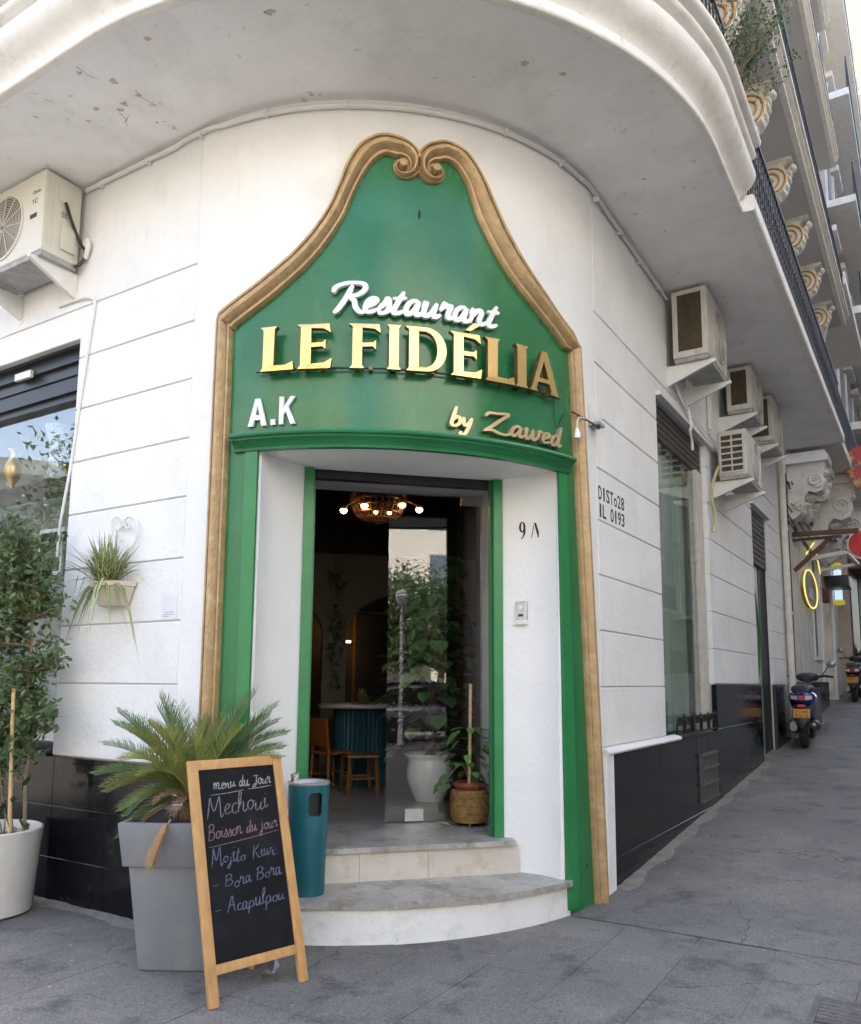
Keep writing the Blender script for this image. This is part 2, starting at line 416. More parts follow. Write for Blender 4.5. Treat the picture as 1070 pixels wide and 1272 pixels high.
# street asphalt sheet laid beyond the slabs
g = MB(); rows = []
for s in [SL1 + 0.008 + 0.35 * i for i in range(100)]:
    rows.append([tuple(G(Rp + uR * s + nR * o)) for o in [-0.9 + 0.4 * k for k in range(22)]])
g.sweep(rows, closed_profile=False, caps=False)
st = g.build('road', asphalt, smooth=True, angle=180, closed=False); tag(st, kind='structure')
# paving slabs (children of a pavement structure)
pv = MB()
pave = bpy.data.objects.new('pavement', None); COL.objects.link(pave); pave.location = G(Vector((0, 3, 0))); regw(pave); tag(pave, kind='structure')
def in_building(p):
    sl = (p - Lp).dot(uL); ol = (p - Lp).dot(nL); so = (p - Rp).dot(nR); sr = (p - Rp).dot(uR)
    if ol < -0.35 and so < -0.35 and (sl > 0 or sr > 0 or (p - Oc).length < RAD - 0.4): return True
    return False
rng = random.Random(3)
nrow = 0
s1 = SL1
while s1 > SL0:
    s0 = s1 - 1.05
    off = 0.0 if nrow % 2 == 0 else 0.0
    for k in range(-17, 11):
        o0 = 0.77 + 0.43 * k + off; o1 = o0 + 0.43
        c = Rp + uR * (s0 + s1) / 2 + nR * (o0 + o1) / 2
        if in_building(c): continue
        if c.y < 0.5: continue
        m = 0.0014; t = rng.uniform(-0.0012, 0.0012); tx = rng.uniform(-0.0012, 0.0012)
        b = MB(); q = []
        for zz in (-0.05, 0):
            for (a, bq) in ((s0 + m, o0 + m), (s1 - m, o0 + m), (s1 - m, o1 - m), (s0 + m, o1 - m)):
                p = Rp + uR * a + nR * bq
                q.append(Vector((p.x, p.y, ground_z(p.x, p.y) + zz + t + (tx if a > (s0 + s1) / 2 else 0))))
        b.hexa(q); b.build('paving_slab', slab_m, pave)
    s1 = s0; nrow += 1
# debris and small litter
# ================================================================== THE CORNER BUILDING
bld = thing('corner_building', 'white plastered corner building with rounded corner, black tiled base and green restaurant doorway', 'building', loc=(Oc.x, Oc.y, 0))
CE = 5.37
core = mat('wall_core', (0.55, 0.54, 0.52), 0.85, 0.1, 4)
WLS, WLE, WLT, WLB = 1.27, 3.75, 4.13, 1.01      # left window
WRS, WRE, WRT, WRB = 1.62, 3.50, 4.20, 1.06      # right window
DRS, DRE, DRT = 6.10, 7.30, 4.02                 # second door
SEND = 8.42
courses = [1.52, 1.93, 2.34, 2.75, 3.15, 3.56, 3.97, 4.38]
c = MB(FL)                                       # backing walls, set 14 mm behind the blocks
c.box(0, WLS - 0.002, -0.30, -0.012, -0.3, CE + 0.02); c.box(WLS - 0.002, WLE, -0.30, -0.012, -0.3, WLB); c.box(WLS - 0.002, WLE, -0.30, -0.012, WLT + 0.002, CE + 0.02)
c.box(WLE, 9.5, -0.30, -0.012, -0.3, CE + 0.02)
c.build('wall', core, bld)
c = MB(FR)
c.box(0, WRS - 0.002, -0.30, -0.012, -0.3, CE + 0.02); c.box(WRS - 0.002, WRE + 0.002, -0.30, -0.012, -0.3, WRB - 0.01); c.box(WRS - 0.002, WRE + 0.002, -0.30, -0.012, WRT + 0.002, CE + 0.02)
c.box(WRE + 0.002, DRS - 0.002, -0.30, -0.012, -0.3, CE + 0.02); c.box(DRS - 0.002, DRE + 0.002, -0.3, -0.012, DRT + 0.002, CE + 0.02); c.box(DRE + 0.002, SEND - 0.01, -0.3, -0.012, -0.3, CE + 0.02)
c.build('wall', core, bld)
gv = 0.0045
def blocks(F, s0, s1, zs, last_top):
    zz = zs + [last_top]
    for a, b in zip(zz[:-1], zz[1:]):
        m = MB(F); m.cbox(s0, s1, -0.05, 0.0, a + gv, b - gv, 0.005); m.build('wall_block', plaster, bld)
blocks(FL, 0.004, WLS, [WLB] + courses[:7], 4.38)
m = MB(FL); m.cbox(WLS, WLE, -0.05, 0, WLT, 4.38 - gv, 0.005); m.build('wall_block', plaster, bld)
m = MB(FL); m.cbox(0.004, 9.5, -0.05, 0, 4.38 + gv, CE + 0.015, 0.005); m.build('wall_block', plaster, bld)
blocks(FL, WLE, 9.5, [WLB] + courses[:7], 4.38)
blocks(FR, 0.02, WRS, [1.09] + courses[:7], 4.38)
m = MB(FR); m.cbox(WRS, WRE, -0.05, 0, WRT + gv, 4.38 - gv, 0.005); m.build('wall_block', plaster, bld)
m = MB(FR); m.cbox(0.02, SEND, -0.05, 0, 4.38 + gv, CE + 0.015, 0.005); m.build('wall_block', plaster, bld)
blocks(FR, WRE, DRS, [1.545] + courses[1:7], 4.38)
m = MB(FR); m.cbox(DRS, DRE, -0.05, 0, DRT, 4.38 - gv, 0.005); m.build('wall_block', plaster, bld)
blocks(FR, DRE, SEND, [1.545] + courses[1:7], 4.38)
# curved corner wall
T0, T1 = 16.0, 74.6
def carc(mb, t0, t1, o0, o1, z0, z1, n=None):
    mb.box(t0, t1, o0, o1, z0, z1, nx=n or max(2, int((t1 - t0) / 2.0)), fmap=FC); return mb
m = MB(); carc(m, 0, T0, -0.3, 0.0, -0.3, CE + 0.02); m.build('corner_wall', plaster_c, bld, smooth=True, angle=30)
m = MB(); carc(m, T1, 90, -0.3, 0.0, -0.3, CE + 0.02); m.build('corner_wall', plaster_c, bld, smooth=True, angle=30)
m = MB(); carc(m, T0, T1, -0.3, 0.0, 3.0, CE + 0.02); m.build('corner_wall', plaster_c, bld, smooth=True, angle=30)
m = MB(FR); m.cbox(0.0, 0.155, -0.05, 0.034, 0.0, 1.06, 0.006); m.build('corner_trim', plaster, bld)
# plinth: black tiles on both walls
def tiles(F, s0, s1, zt, step, zs, gz):
    a = s0
    while a < s1 - 0.01:
        b = min(a + step, s1)
        for z0, z1 in zip(zs[:-1], zs[1:]):
            if z1 < gz(0.5 * (a + b)) - 0.05: continue
            m = MB(F); m.cbox(a + 0.0015, b - 0.0015, -0.02, 0.026, z0 + 0.0015, z1 - 0.0015, 0.002); m.build('plinth_tile', black_tile, bld)
        a = b
gzL = lambda s: G(FL(s, 0, 0)).z
gzR = lambda s: G(FR(s, 0, 0)).z
m = MB(FL); m.box(0, 9.5, -0.03, 0.018, -0.2, WLB - 0.005); m.build('plinth_backing', grout, bld)
tiles(FL, 0.0, 9.5, WLB, 0.60, [-0.1, 0.33, 0.675, WLB], gzL)
m = MB(FR); m.box(0.155, WRE - 0.02, -0.03, 0.018, -0.1, WRB - 0.02); m.build('plinth_backing', grout, bld)
m = MB(FR); m.box(WRE - 0.02, DRS, -0.03, 0.018, 0.1, 1.535); m.build('plinth_backing', grout, bld)
m = MB(FR); m.box(DRE, SEND, -0.03, 0.018, 0.3, 1.535); m.build('plinth_backing', grout, bld)
tiles(FR, 0.16, 2.545, WRB, 1.19, [-0.1, 0.31, 1.035], gzR)
tiles(FR, 2.545, WRE - 0.03, WRB, 0.45, [0.0, 0.31, 0.68, 1.035], gzR)
tiles(FR, WRE - 0.03, DRS, 1.545, 0.87, [0.1, 0.5, 1.07, 1.54], gzR)
tiles(FR, DRE, SEND, 1.545, 0.56, [0.3, 0.75, 1.15, 1.54], gzR)
m = MB(FR); m.sweep([[(s, -0.02, 1.04), (s, 0.045, 1.04), (s, 0.055, 1.055), (s, 0.045, 1.072), (s, 0.0, 1.088), (s, -0.02, 1.088)] for s in (0.0, 1.93)]); m.build('sill_moulding', plaster, bld, smooth=True)
m = MB(FR); m.box(1.93, WRE, -0.28, 0.05, 1.042, 1.062); m.build('window_sill', black_tile, bld)
m = MB(FL); m.box(WLS, WLE, -0.2, 0.05, WLB - 0.004, WLB + 0.02); m.build('window_sill', black_tile, bld)
# cement fillet where wall meets pavement
cem = mat('cement', (0.24, 0.215, 0.185), 0.95, 0.25, 9, 0.6, 70)
def fillet(F, q0, q1, o, n):
    m = MB(); rings = []
    for i in range(n + 1):
        q = q0 + (q1 - q0) * i / n; w = 0.085 + 0.03 * math.sin(i * 0.37) + rng.uniform(0, 0.02)
        p0 = F(q, o, 0); p1 = F(q, o + w, 0); zz = G(p0).z
        rings.append([Vector((p0.x, p0.y, zz - 0.03)), Vector((p0.x, p0.y, zz + 0.008 + rng.uniform(0, 0.008))), Vector((p1.x, p1.y, G(p1).z + 0.001)), Vector((p1.x, p1.y, zz - 0.03))])
    m.sweep(rings); m.build('wall_base_mortar', cem, bld, smooth=True, angle=50)
fillet(FL, 0.0, 5.0, 0.024, 90); fillet(FR, 0.16, DRS, 0.024, 130); fillet(FR, DRE, SEND, 0.024, 12)
# ventilation grille in the plinth
vg = mat('vent_metal', (0.10, 0.095, 0.085), 0.7, 0.3, 25, 0.2, 60)
m = MB(FR); s0, s1, z0, z1 = 2.62, 3.32, 0.40, 0.86
m.box(s0, s1, 0.02, 0.034, z0, z1); m.build('vent_grille', vg, bld); vgo = bpy.context.scene.objects['vent_grille']
m = MB(FR)
for k in range(9):
    a = s0 + 0.02 + k * 0.083
    m.box(a, a + 0.02, 0.034, 0.046, z0, z1)
m.build('grille_bars', vg, vgo)
for zz in (z0, 0.55, 0.70, z1 - 0.025):
    m = MB(FR); m.box(s0 - 0.01, s1 + 0.01, 0.046, 0.058, zz, zz + 0.024); m.build('grille_rail', vg, vgo)
# door recess: splayed reveals, jambs, lintel
for sg, lo, B in ((-1, -0.985, -0.69), (1, 1.0, 0.725)):
    A = (lo, 1.80 if sg < 0 else 1.785); pts = [A]
    for t, k in ((0.2, 0.030), (0.45, 0.045), (0.7, 0.030), (0.9, 0.008)):
        pts.append((A[0] + (B - A[0]) * t + sg * k, A[1] + (1.44 - A[1]) * t + 0.0))
    pts += [(B, 1.44), (B, 1.37), (B + sg * 0.55, 1.37), (B + sg * 0.55, 1.5)]
    m = MB(FD); m.prism(pts, 0.0, 3.06, axis=2); m.build('door_reveal', reveal_m, bld, smooth=True, angle=35)
    j0 = B - sg * 0.066
    jm = MB(FD); jm.box(min(B, j0), max(B, j0), 1.352, 1.452, 0.285, 3.0); jo = jm.build('door_jamb', green_jamb, bld)
    jm = MB(FD); jm.box(min(j0, j0 - sg * 0.016), max(j0, j0 - sg * 0.016), 1.37, 1.40, 0.5, 3.0); jm.build('jamb_bead', green, jo)
m = MB(FD); m.prism([(-0.98, 1.40), (1.0, 1.40), (1.0, 1.76), (0.6, 1.93), (0.0, 2.02), (-0.6, 1.93), (-0.98, 1.77)], 3.004, 3.2, axis=2); m.build('recess_soffit', reveal_m, bld)
m = MB(FD); m.box(-0.80, 0.84, 0.66, 1.42, 3.20, 3.34); m.build('painted_slot_shade', dark, bld)  # dark slab, coloured as the shade up inside the slot
m = MB(FD); m.box(-0.685, 0.72, 1.28, 1.35, 2.955, 3.25); m.build('painted_gap_shade', dark, bld)  # solid dark bar standing in for the shaded gap above the door
lining = mat('grey_lining', (0.60, 0.59, 0.60), 0.6, 0.04, 4, stain=((0.42, 0.41, 0.41), 0.4, 5, 0.55, 0.75))
m = MB(FD); m.box(-0.80, 0.84, 0.70, 0.86, 3.03, 3.20); m.build('lintel', lining, bld)
m = MB(FD); m.box(0.775, 0.84, 0.62, 1.37, 0.3, 3.2); m.build('door_lining', lining, bld)
m = MB(FD); m.box(-0.84, -0.70, 0.62, 1.37, 0.3, 3.2); m.build('door_lining', lining, bld)
m = MB(FD); m.box(0.745, 0.776, 0.80, 1.36, 0.49, 0.60); m.build('skirting', marble, bld)
# steps
def sector(mb, t0, t1, r1, rad, z0, z1, n=26):       # front edge an arc, back edge straight at radial rad
    top = []; 
    for i in range(n + 1):
        t = t0 + (t1 - t0) * i / n; p = FC(t, r1 - RAD, 0); q = p - Oc; l = q.dot(eA); rr = q.dot(dA)
        top.append((l, rr))
    poly = top + [(top[-1][0], rad), (top[0][0], rad)]
    mb.prism(poly, z0, z1, axis=2, fmap=FD); return mb
m = MB(); sector(m, 14.5, T1 + 0.9, 2.105, 1.50, 0.248, 0.285); sp = m.build('lower_step', marble, bld)
m = MB(); sector(m, 14.0, T1 + 1.2, 2.075, 1.52, -0.25, 0.249); m.build('lower_riser', step_paint, bld, smooth=True, angle=30)
m = MB(FD); m.prism([(-0.72, 1.625), (0.765, 1.575), (0.765, 0.70), (-0.72, 0.70)], 0.468, 0.5, axis=2); m.build('upper_step', marble, bld)
for a, b in ((-0.76, -0.285), (-0.283, 0.17), (0.172, 0.79)):
    r = lambda l: 1.595 - (l + 0.72) * 0.034
    m = MB(FD); m.prism([(a, r(a)), (b, r(b)), (b, 1.45), (a, 1.45)], 0.24, 0.469, axis=2); m.build('upper_riser', marble_riser, bld)
# soffit and balcony of the first floor
def q_samples(q0, q1, n=70):
    qs = [q0 + (q1 - q0) * i / n for i in range(n + 1)]
    return sorted(set([x for x in qs] + [x for x in (0.0, QC) if q0 < x < q1]))
QA, QB, QEND = -9.5, QC + 0.93, QC + SEND
m = MB(FF); m.sweep([[(q, -0.05, CE), (q, 0.93, CE), (q, 0.93, CE + 0.10), (q, -0.05, CE + 0.10)] for q in q_samples(QA, QB, 120)]); m.build('balcony_soffit', soffit_m, bld, smooth=True, angle=30)
m = MB(FF); m.sweep([[(q, -0.05, CE + 0.002), (q, 0.98, CE + 0.002), (q, 0.98, CE + 0.10), (q, -0.05, CE + 0.10)] for q in (QB + 0.001, QEND)]); m.build('balcony_soffit', soffit_m, bld)
prof = [(0.90, 5.366), (0.945, 5.366), (0.955, 5.376), (0.955, 5.396), (0.945, 5.406), (0.925, 5.41), (0.922, 5.44), (0.93, 5.475), (0.95, 5.505), (0.985, 5.53), (1.025, 5.56), (1.055, 5.60), (1.068, 5.65), (1.06, 5.70), (1.035, 5.735),
        (1.005, 5.755), (0.99, 5.775), (0.992, 5.79), (1.06, 5.795), (1.075, 5.81), (1.075, 5.835), (1.06, 5.85), (1.03, 5.855), (1.028, 5.885), (1.10, 5.89), (1.115, 5.905), (1.115, 5.945), (1.10, 5.96), (0.85, 5.965), (0.85, 5.45)]
m = MB(FF); m.sweep([[(q, o, z) for o, z in prof] for q in q_samples(QA, QB, 130)]); m.build('balcony_fascia', fascia_m, bld, smooth=True, angle=50)
m = MB(FF); m.sweep([[(q, 0.97, CE - 0.004), (q, 1.035, CE - 0.004), (q, 1.045, CE + 0.01), (q, 1.045, CE + 0.12), (q, 1.03, CE + 0.135), (q, 0.97, CE + 0.135)] for q in (QB + 0.004, QEND)]); m.build('slab_edge', fascia_m, bld)
# upper storeys
upw = mat('upper_wall', (0.62, 0.59, 0.54), 0.8, 0.08, 1.5, 0.1, 40)
m = MB(FF); m.sweep([[(q, -0.3, CE + 0.11), (q, -0.02, CE + 0.11), (q, -0.02, 18.6), (q, -0.3, 18.6)] for q in q_samples(QA, QC + 12, 60)]); m.build('upper_wall', upw, bld, smooth=True, angle=30)
m = MB(); rp = [FF(q, 0.3, 18.6) for q in q_samples(QA, QC + 12, 30)]
bk = [Oc + Vector((3, 16, 18.6)), Oc + Vector((-9, 14, 18.6))]
poly = rp + bk
m.add(poly + [p + Z * 0.3 for p in poly], [tuple(range(len(poly))), tuple(range(len(poly), 2 * len(poly)))] + [(i, (i + 1) % len(poly), len(poly) + (i + 1) % len(poly), len(poly) + i) for i in range(len(poly))]); m.build('roof', upw, bld)
m = MB(); bw = [FF(QA, -0.31, 0)] + [Vector((p.x, p.y, 0)) for p in reversed(bk)] + [FF(QC + 12, -0.31, 0)]
for a, b in zip(bw[:-1], bw[1:]):
    d = (b - a).normalized(); nn = Vector((-d.y, d.x, 0)) * 0.15
    m.hexa([a - nn - Z, b - nn - Z, b + nn - Z, a + nn - Z] + [p + Z * 18.55 for p in (a - nn, b - nn, b + nn, a + nn)])
m.build('rear_wall', upw, bld)
# upper balconies on the right-hand side
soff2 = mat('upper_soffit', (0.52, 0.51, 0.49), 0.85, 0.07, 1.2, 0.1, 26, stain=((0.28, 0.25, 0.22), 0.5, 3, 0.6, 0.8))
ornate = mat('ornament_stone', (0.74, 0.71, 0.65), 0.75, 0.10, 8, 0.2, 60, stain=((0.30, 0.26, 0.21), 0.6, 12, 0.56, 0.75))
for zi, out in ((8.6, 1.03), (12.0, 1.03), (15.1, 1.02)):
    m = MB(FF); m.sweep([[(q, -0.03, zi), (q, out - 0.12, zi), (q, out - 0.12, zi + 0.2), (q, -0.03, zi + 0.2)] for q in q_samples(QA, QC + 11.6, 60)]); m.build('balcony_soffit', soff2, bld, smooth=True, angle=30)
    pf = [(out - 0.14, zi - 0.005), (out - 0.07, zi - 0.005), (out - 0.07, zi + 0.03), (out - 0.10, zi + 0.05), (out - 0.09, zi + 0.09), (out - 0.03, zi + 0.12), (out - 0.03, zi + 0.15), (out, zi + 0.155), (out, zi + 0.21), (out - 0.14, zi + 0.21)]
    m = MB(FF); m.sweep([[(q, o, z) for o, z in pf] for q in q_samples(QA, QC + 11.6, 60)]); m.build('balcony_fascia', ornate, bld, smooth=True, angle=35)
# scroll consoles under the second-floor balcony
gold_line = mat('ochre_line', (0.50, 0.27, 0.08), 0.6, 0.1, 10)
cons_m = mat('console_stone', (0.76, 0.73, 0.66), 0.75, 0.08, 8, 0.15, 60, stain=((0.32, 0.28, 0.22), 0.55, 14, 0.57, 0.75))
def console_parts(zt):
    sil = [(-0.02, zt), (0.86, zt), (0.86, zt - 0.05), (0.80, zt - 0.09), (0.82, zt - 0.16), (0.86, zt - 0.28), (0.84, zt - 0.42), (0.76, zt - 0.55), (0.64, zt - 0.60), (0.52, zt - 0.56), (0.40, zt - 0.60), (0.30, zt - 0.72), (0.22, zt - 0.86), (0.12, zt - 0.96), (-0.02, zt - 1.0)]
    m = MB(); m.prism(sil, -0.13, 0.13, axis=0)
    # ribbon edge standing proud on both cheeks
    sp = []
    for k in range(34):
        a = R_(-60 + k * 25); r = 0.245 * (1 - k / 40)
        sp.append((0.60 + r * math.cos(a), zt - 0.325 + r * math.sin(a)))
    tail = [(0.06, zt - 0.90), (0.16, zt - 0.80), (0.26, zt - 0.66), (0.40, zt - 0.545), (0.52, zt - 0.535)]
    path = tail + [p for p in sp if True]
    sw = MB()
    for x in (-0.133, 0.133): sw.tube([(x, o, z) for o, z in smoothpath([(a, b, 0) for a, b in path], 2) for _ in (0,)] if False else [(x, p.x, p.y) for p in smoothpath([(a, b, 0) for a, b in path], 2)], 0.019, 5)
    lf = MB()
    for k, (o, z) in enumerate(((0.84, 0.44), (0.80, 0.54), (0.72, 0.61), (0.62, 0.65), (0.88, 0.33), (0.89, 0.22), (0.52, 0.62), (0.42, 0.66), (0.34, 0.76))):
        lf.lathe([(0.0, -0.035), (0.035, -0.025), (0.045, 0), (0.035, 0.025), (0, 0.035)], 7, (0, o - 0.02, zt - z + 0.02), sx=2.8)
    ab = MB(); ab.box(-0.17, 0.17, -0.02, 0.93, zt - 0.055, zt - 0.002); ab.lathe([(0, -0.05), (0.05, -0.03), (0.06, 0.0), (0.05, 0.03), (0, 0.05)], 8, (0, 0.92, zt - 0.12), sx=1.6)
    return m, sw, lf, ab
cs = console_parts(8.6)
proto = None
for s in [0.72 + 1.62 * k for k in range(7)]:
    T = (lambda s0: (lambda x, o, z: FR(s0 + x, o, z)))(s)
    if proto is None:
        bs = [[Vector(q) for q in cc.v] for cc in cs]
    parts = []
    for cc, vv in zip(cs, bs): cc.v = [T(q[0], q[1] * 0.90, 8.6 + (q[2] - 8.6) * 0.82) for q in vv]
    co = cs[0].build('scroll_console', cons_m, bld)
    cs[1].build('painted_scroll_line', gold_line, co, smooth=True); cs[2].build('acanthus_leaf', cons_m, co, smooth=True, angle=60); cs[3].build('console_cap', cons_m, co)
    proto = co
for zi in (12.0, 15.1):
    for s in [2.0 + 2.4 * k for k in range(5)]:
        m = MB(FR); m.prism([(0, zi), (0.5, zi), (0.42, zi - 0.22), (0.15, zi - 0.5), (0, zi - 0.6)], s - 0.12, s + 0.12, axis=0, fmap=FR); m.build('bracket', cons_m, bld)
# railings: each panel is a part of the building
def rail_panel(q0, q1, o, zb, zt, name='railing', dense=True):
    m = MB(FF); n = max(1, int((q1 - q0) / 0.12))
    m.box(q0, q1, o - 0.015, o + 0.015, zt - 0.035, zt, nx=max(1, int((q1 - q0) / 0.3))); m.box(q0, q1, o - 0.012, o + 0.012, zb + 0.03, zb + 0.055, nx=max(1, int((q1 - q0) / 0.3)))
    for i in range(n + 1):
        q = q0 + (q1 - q0) * i / n; m.box(q - 0.007, q + 0.007, o - 0.007, o + 0.007, zb, zt - 0.03)
    if dense:
        for i in range(n):
            qa = q0 + (q1 - q0) * (i + 0.5) / n; hh = zt - zb
            for f, rr in ((0.26, 0.052), (0.5, 0.045), (0.74, 0.052)):
                pts = [(qa + rr * math.cos(R_(a)), o, zb + hh * f + rr * 1.25 * math.sin(R_(a))) for a in range(0, 361, 40)]
                m.tube(pts, 0.0085, 4, caps=False)
            m.tube([(qa - 0.05, o, zb + hh * 0.12), (qa + 0.05, o, zb + hh * 0.4), (qa - 0.05, o, zb + hh * 0.62), (qa + 0.05, o, zb + hh * 0.9)], 0.008, 4, caps=False)
    return m.build(name, blackiron, bld, closed=False)
for k in range(6):
    a = QC + 1.0 + k * 1.235; rail_panel(a, a + 1.215, 0.99, CE + 0.13, 6.36)
rail_panel(QC + SEND - 0.02, QC + SEND + 0.0, 0.5, CE + 0.13, 6.36, dense=False)
for q in [QA + 0.9 * i for i in range(int((QB - QA) / 0.9))]: rail_panel(q, min(q + 0.88, QB), 0.9, 5.965, 6.9, dense=False)
for zi in (8.81, 12.21, 15.31):
    for q in [QC + 0.4 + 1.4 * i for i in range(8)]: rail_panel(q, q + 1.38, 0.95, zi, zi + 0.85, dense=False)
# french windows upstairs
wood_dk = mat('dark_shutter', (0.10, 0.085, 0.07), 0.6, 0.2, 12)
pane_up = mat('upstairs_pane', (0.05, 0.06, 0.07), 0.1, 0.1, 3)
trim_w = mat('white_trim', (0.74, 0.73, 0.71), 0.5, 0.04, 6)
for zf in (5.6, 9.0, 12.4, 15.5):
    for q in [-7.2, -5.0, -2.7, -0.9, 1.0, 2.3, QC + 1.4, QC + 3.8, QC + 6.2, QC + 8.6, QC + 10.6]:
        m = MB(FF); m.box(q - 0.55, q + 0.55, -0.03, 0.03, zf, zf + 2.5, nx=4); w = m.build('french_window', trim_w, bld)
        m = MB(FF); m.box(q - 0.47, q - 0.03, 0.0, 0.036, zf + 0.1, zf + 2.4, nx=2); m.build('pane', pane_up, w)
        m = MB(FF); m.box(q + 0.03, q + 0.47, 0.0, 0.036, zf + 0.1, zf + 2.4, nx=2); m.build('pane', pane_up, w)
# conduit that follows the top of the wall
m = MB(FF); pts = []
for q in q_samples(-1.28, QC + 2.02, 70):
    z = CE - 0.05 - 0.012 * math.sin(q * 1.3) + (0.018 if abs(q) < 0.2 or abs(q - QC) < 0.2 else 0)
    pts.append((q, 0.024, z))
m.tube(pts, 0.017, 8); cd = m.build('cable_conduit', white_pvc, bld, smooth=True)
for q in [-1.1 + 0.55 * i for i in range(12)]:
    m = MB(FF); m.box(q - 0.008, q + 0.008, 0.0, 0.045, CE - 0.075, CE - 0.03); m.build('conduit_clip', white_pvc, cd)
# cracks and flaked patches in the soffit plaster
flake = mat('flaked_plaster', (0.52, 0.46, 0.37), 0.95, 0.4, 40); crackm = mat('crack_dark', (0.16, 0.14, 0.12), 0.95)
rc = random.Random(23)
def soffit_pt(x, y, dz=-0.0012):
    d = ray(x, y); t = (CE - CAM_H) / d.z; q = CAMP + d * t; return Vector((q.x, q.y, CE + dz))
for pts in (((148, 140), (155, 146), (158, 156)), ((160, 143), (157, 149), (154, 152)), ((168, 112), (178, 122), (190, 128)), ((95, 82), (108, 92), (122, 98))):
    P = smoothpath([soffit_pt(x, y) for x, y in pts], 5); m = MB(); rings = []
    for i, p in enumerate(P):
        t_ = (P[min(i + 1, len(P) - 1)] - P[max(i - 1, 0)]).normalized(); n_ = Vector((-t_.y, t_.x, 0)); w_ = rc.uniform(0.0008, 0.003)
        rings.append([p - n_ * w_, p + n_ * w_])
    m.sweep(rings, closed_profile=False, caps=False); m.build('plaster_crack', crackm, bld, closed=False)
for x, y, r_ in ((142, 101, .035), (155, 128, .03), (150, 136, .025), (172, 118, .03), (120, 135, .03), (98, 90, .025), (182, 47, .03), (335, 14, .035), (652, 78, .03), (700, 92, .025), (800, 222, .02), (110, 150, .02), (195, 152, .012), (205, 151, .012)):
    c_ = soffit_pt(x, y, -0.0008); m = MB(); n_ = 11
    m.add([c_ + Vector((math.cos(6.283 * k / n_) * r_ * rc.uniform(0.4, 1.3), math.sin(6.283 * k / n_) * r_ * rc.uniform(0.3, 1.0), 0)) for k in range(n_)], [tuple(range(n_))]); m.build('flaked_patch', flake, bld, closed=False)
# ------------------------------------------------ sign surround
def wob(a, b, t): return a + (b - a) * t
def U(px, py, o=0.03):
    t, z = px_C(px, py, o); return Vector((R_(t) * RAD, z, 0))
outL = [(267.8, 394.7), (278, 385), (320, 352.6), (367, 310.6), (404, 263.8), (423, 226), (435, 196), (451, 175), (474, 165.7), (497.7, 170)]
inL = [(291, 408), (299, 399), (343.5, 364), (390, 322), (420.6, 280), (437, 243), (451, 217), (464, 200), (478, 192), (489, 194)]
outR = [(721, 430), (700, 399), (680, 371), (647, 322), (624, 280), (610, 247.5), (596, 215), (577, 187), (554, 175), (537, 176)]
inR = [(705, 438), (690, 416), (676, 397), (643, 354), (617, 310), (600, 275), (586, 236), (571, 210), (556, 200), (545, 201)]
def gold_path(outp, inp, vol, sgn):
    pts = []
    for a, b in zip(outp, inp):
        A = U(*a); B = U(*b); pts.append(((A + B) / 2, (A - B).length))
    c = U(*vol); p_last = pts[-1][0]; r0 = (p_last - c).length; a0 = math.atan2(p_last.y - c.y, p_last.x - c.x)
    for k in range(1, 27):
        f = k / 26; a = a0 - sgn * f * R_(410); r = r0 * (0.24 + 0.76 * math.exp(-3.4 * f))
        pts.append((c + Vector((math.cos(a), math.sin(a), 0)) * r, pts[9][1] * (0.22 + 0.78 * math.exp(-3.6 * f))))
    return pts, c
gprof = [(-0.5, 0.0), (-0.5, 0.030), (-0.44, 0.048), (-0.35, 0.050), (-0.31, 0.036), (-0.28, 0.040), (-0.22, 0.066), (-0.10, 0.084), (0.04, 0.086), (0.15, 0.070), (0.20, 0.044), (0.24, 0.034), (0.28, 0.036), (0.32, 0.054), (0.40, 0.056), (0.46, 0.040), (0.5, 0.022), (0.5, 0.0)]
def gold_sweep(path, name, flip):
    P = [p for p, w in path]; W = [w for p, w in path]; m = MB(); rings = []
    for i, p in enumerate(P):
        t0 = (p - P[max(i - 1, 0)]); t1 = (P[min(i + 1, len(P) - 1)] - p)
        if t0.length < 1e-6: t0 = t1
        if t1.length < 1e-6: t1 = t0
        t0.normalize(); t1.normalize(); t = (t0 + t1).normalized(); k = 1 / max(0.5, t.dot(t1))
        nn = Vector((-t.y, t.x, 0)) * (1 if not flip else -1)
        hs = min(1, W[i] / 0.10) * 0.85 + 0.15
        rings.append([FC(math.degrees((p.x + nn.x * x * W[i] * k) / RAD), 0.004 + h * hs, p.y + nn.y * x * W[i] * k) for x, h in gprof])
    m.sweep(rings); return m.build(name, gold_frame, bld, smooth=True, angle=30)
def dens(path, n=4):
    P = smoothpath([Vector((p.x, p.y, w)) for p, w in path], n); return [(Vector((p.x, p.y, 0)), p.z) for p in P]
pl, cl = gold_path(outL, inL, (501, 207), 1)
pr, cr = gold_path(outR, inR, (541, 213), -1)
def legpath(path, tb, t_top, z_el, zb):
    # straight limb below the shoulder: bottom angle tb -> top angle t_top
    W = 0.125; out = []
    for i in range(9):
        f = i / 8; out.append((Vector((R_(wob(tb, t_top, f)) * RAD, wob(zb, z_el, f), 0)), W))
    return out
eL = path0 = (U(*outL[0]) + U(*inL[0])) / 2
eR = (U(*outR[0]) + U(*inR[0])) / 2
legL = legpath(pl, 8.3, math.degrees(eL.x / RAD), eL.y, 0.0)
legR = legpath(pr, 86.0, math.degrees(eR.x / RAD), eR.y, 0.06)
gl_ = gold_sweep(legL[:-1] + [(eL, 0.118)] + dens(pl)[2:], 'gilt_moulding', False)
gr_ = gold_sweep(legR[:-1] + [(eR, 0.105)] + dens(pr)[2:], 'gilt_moulding', True)
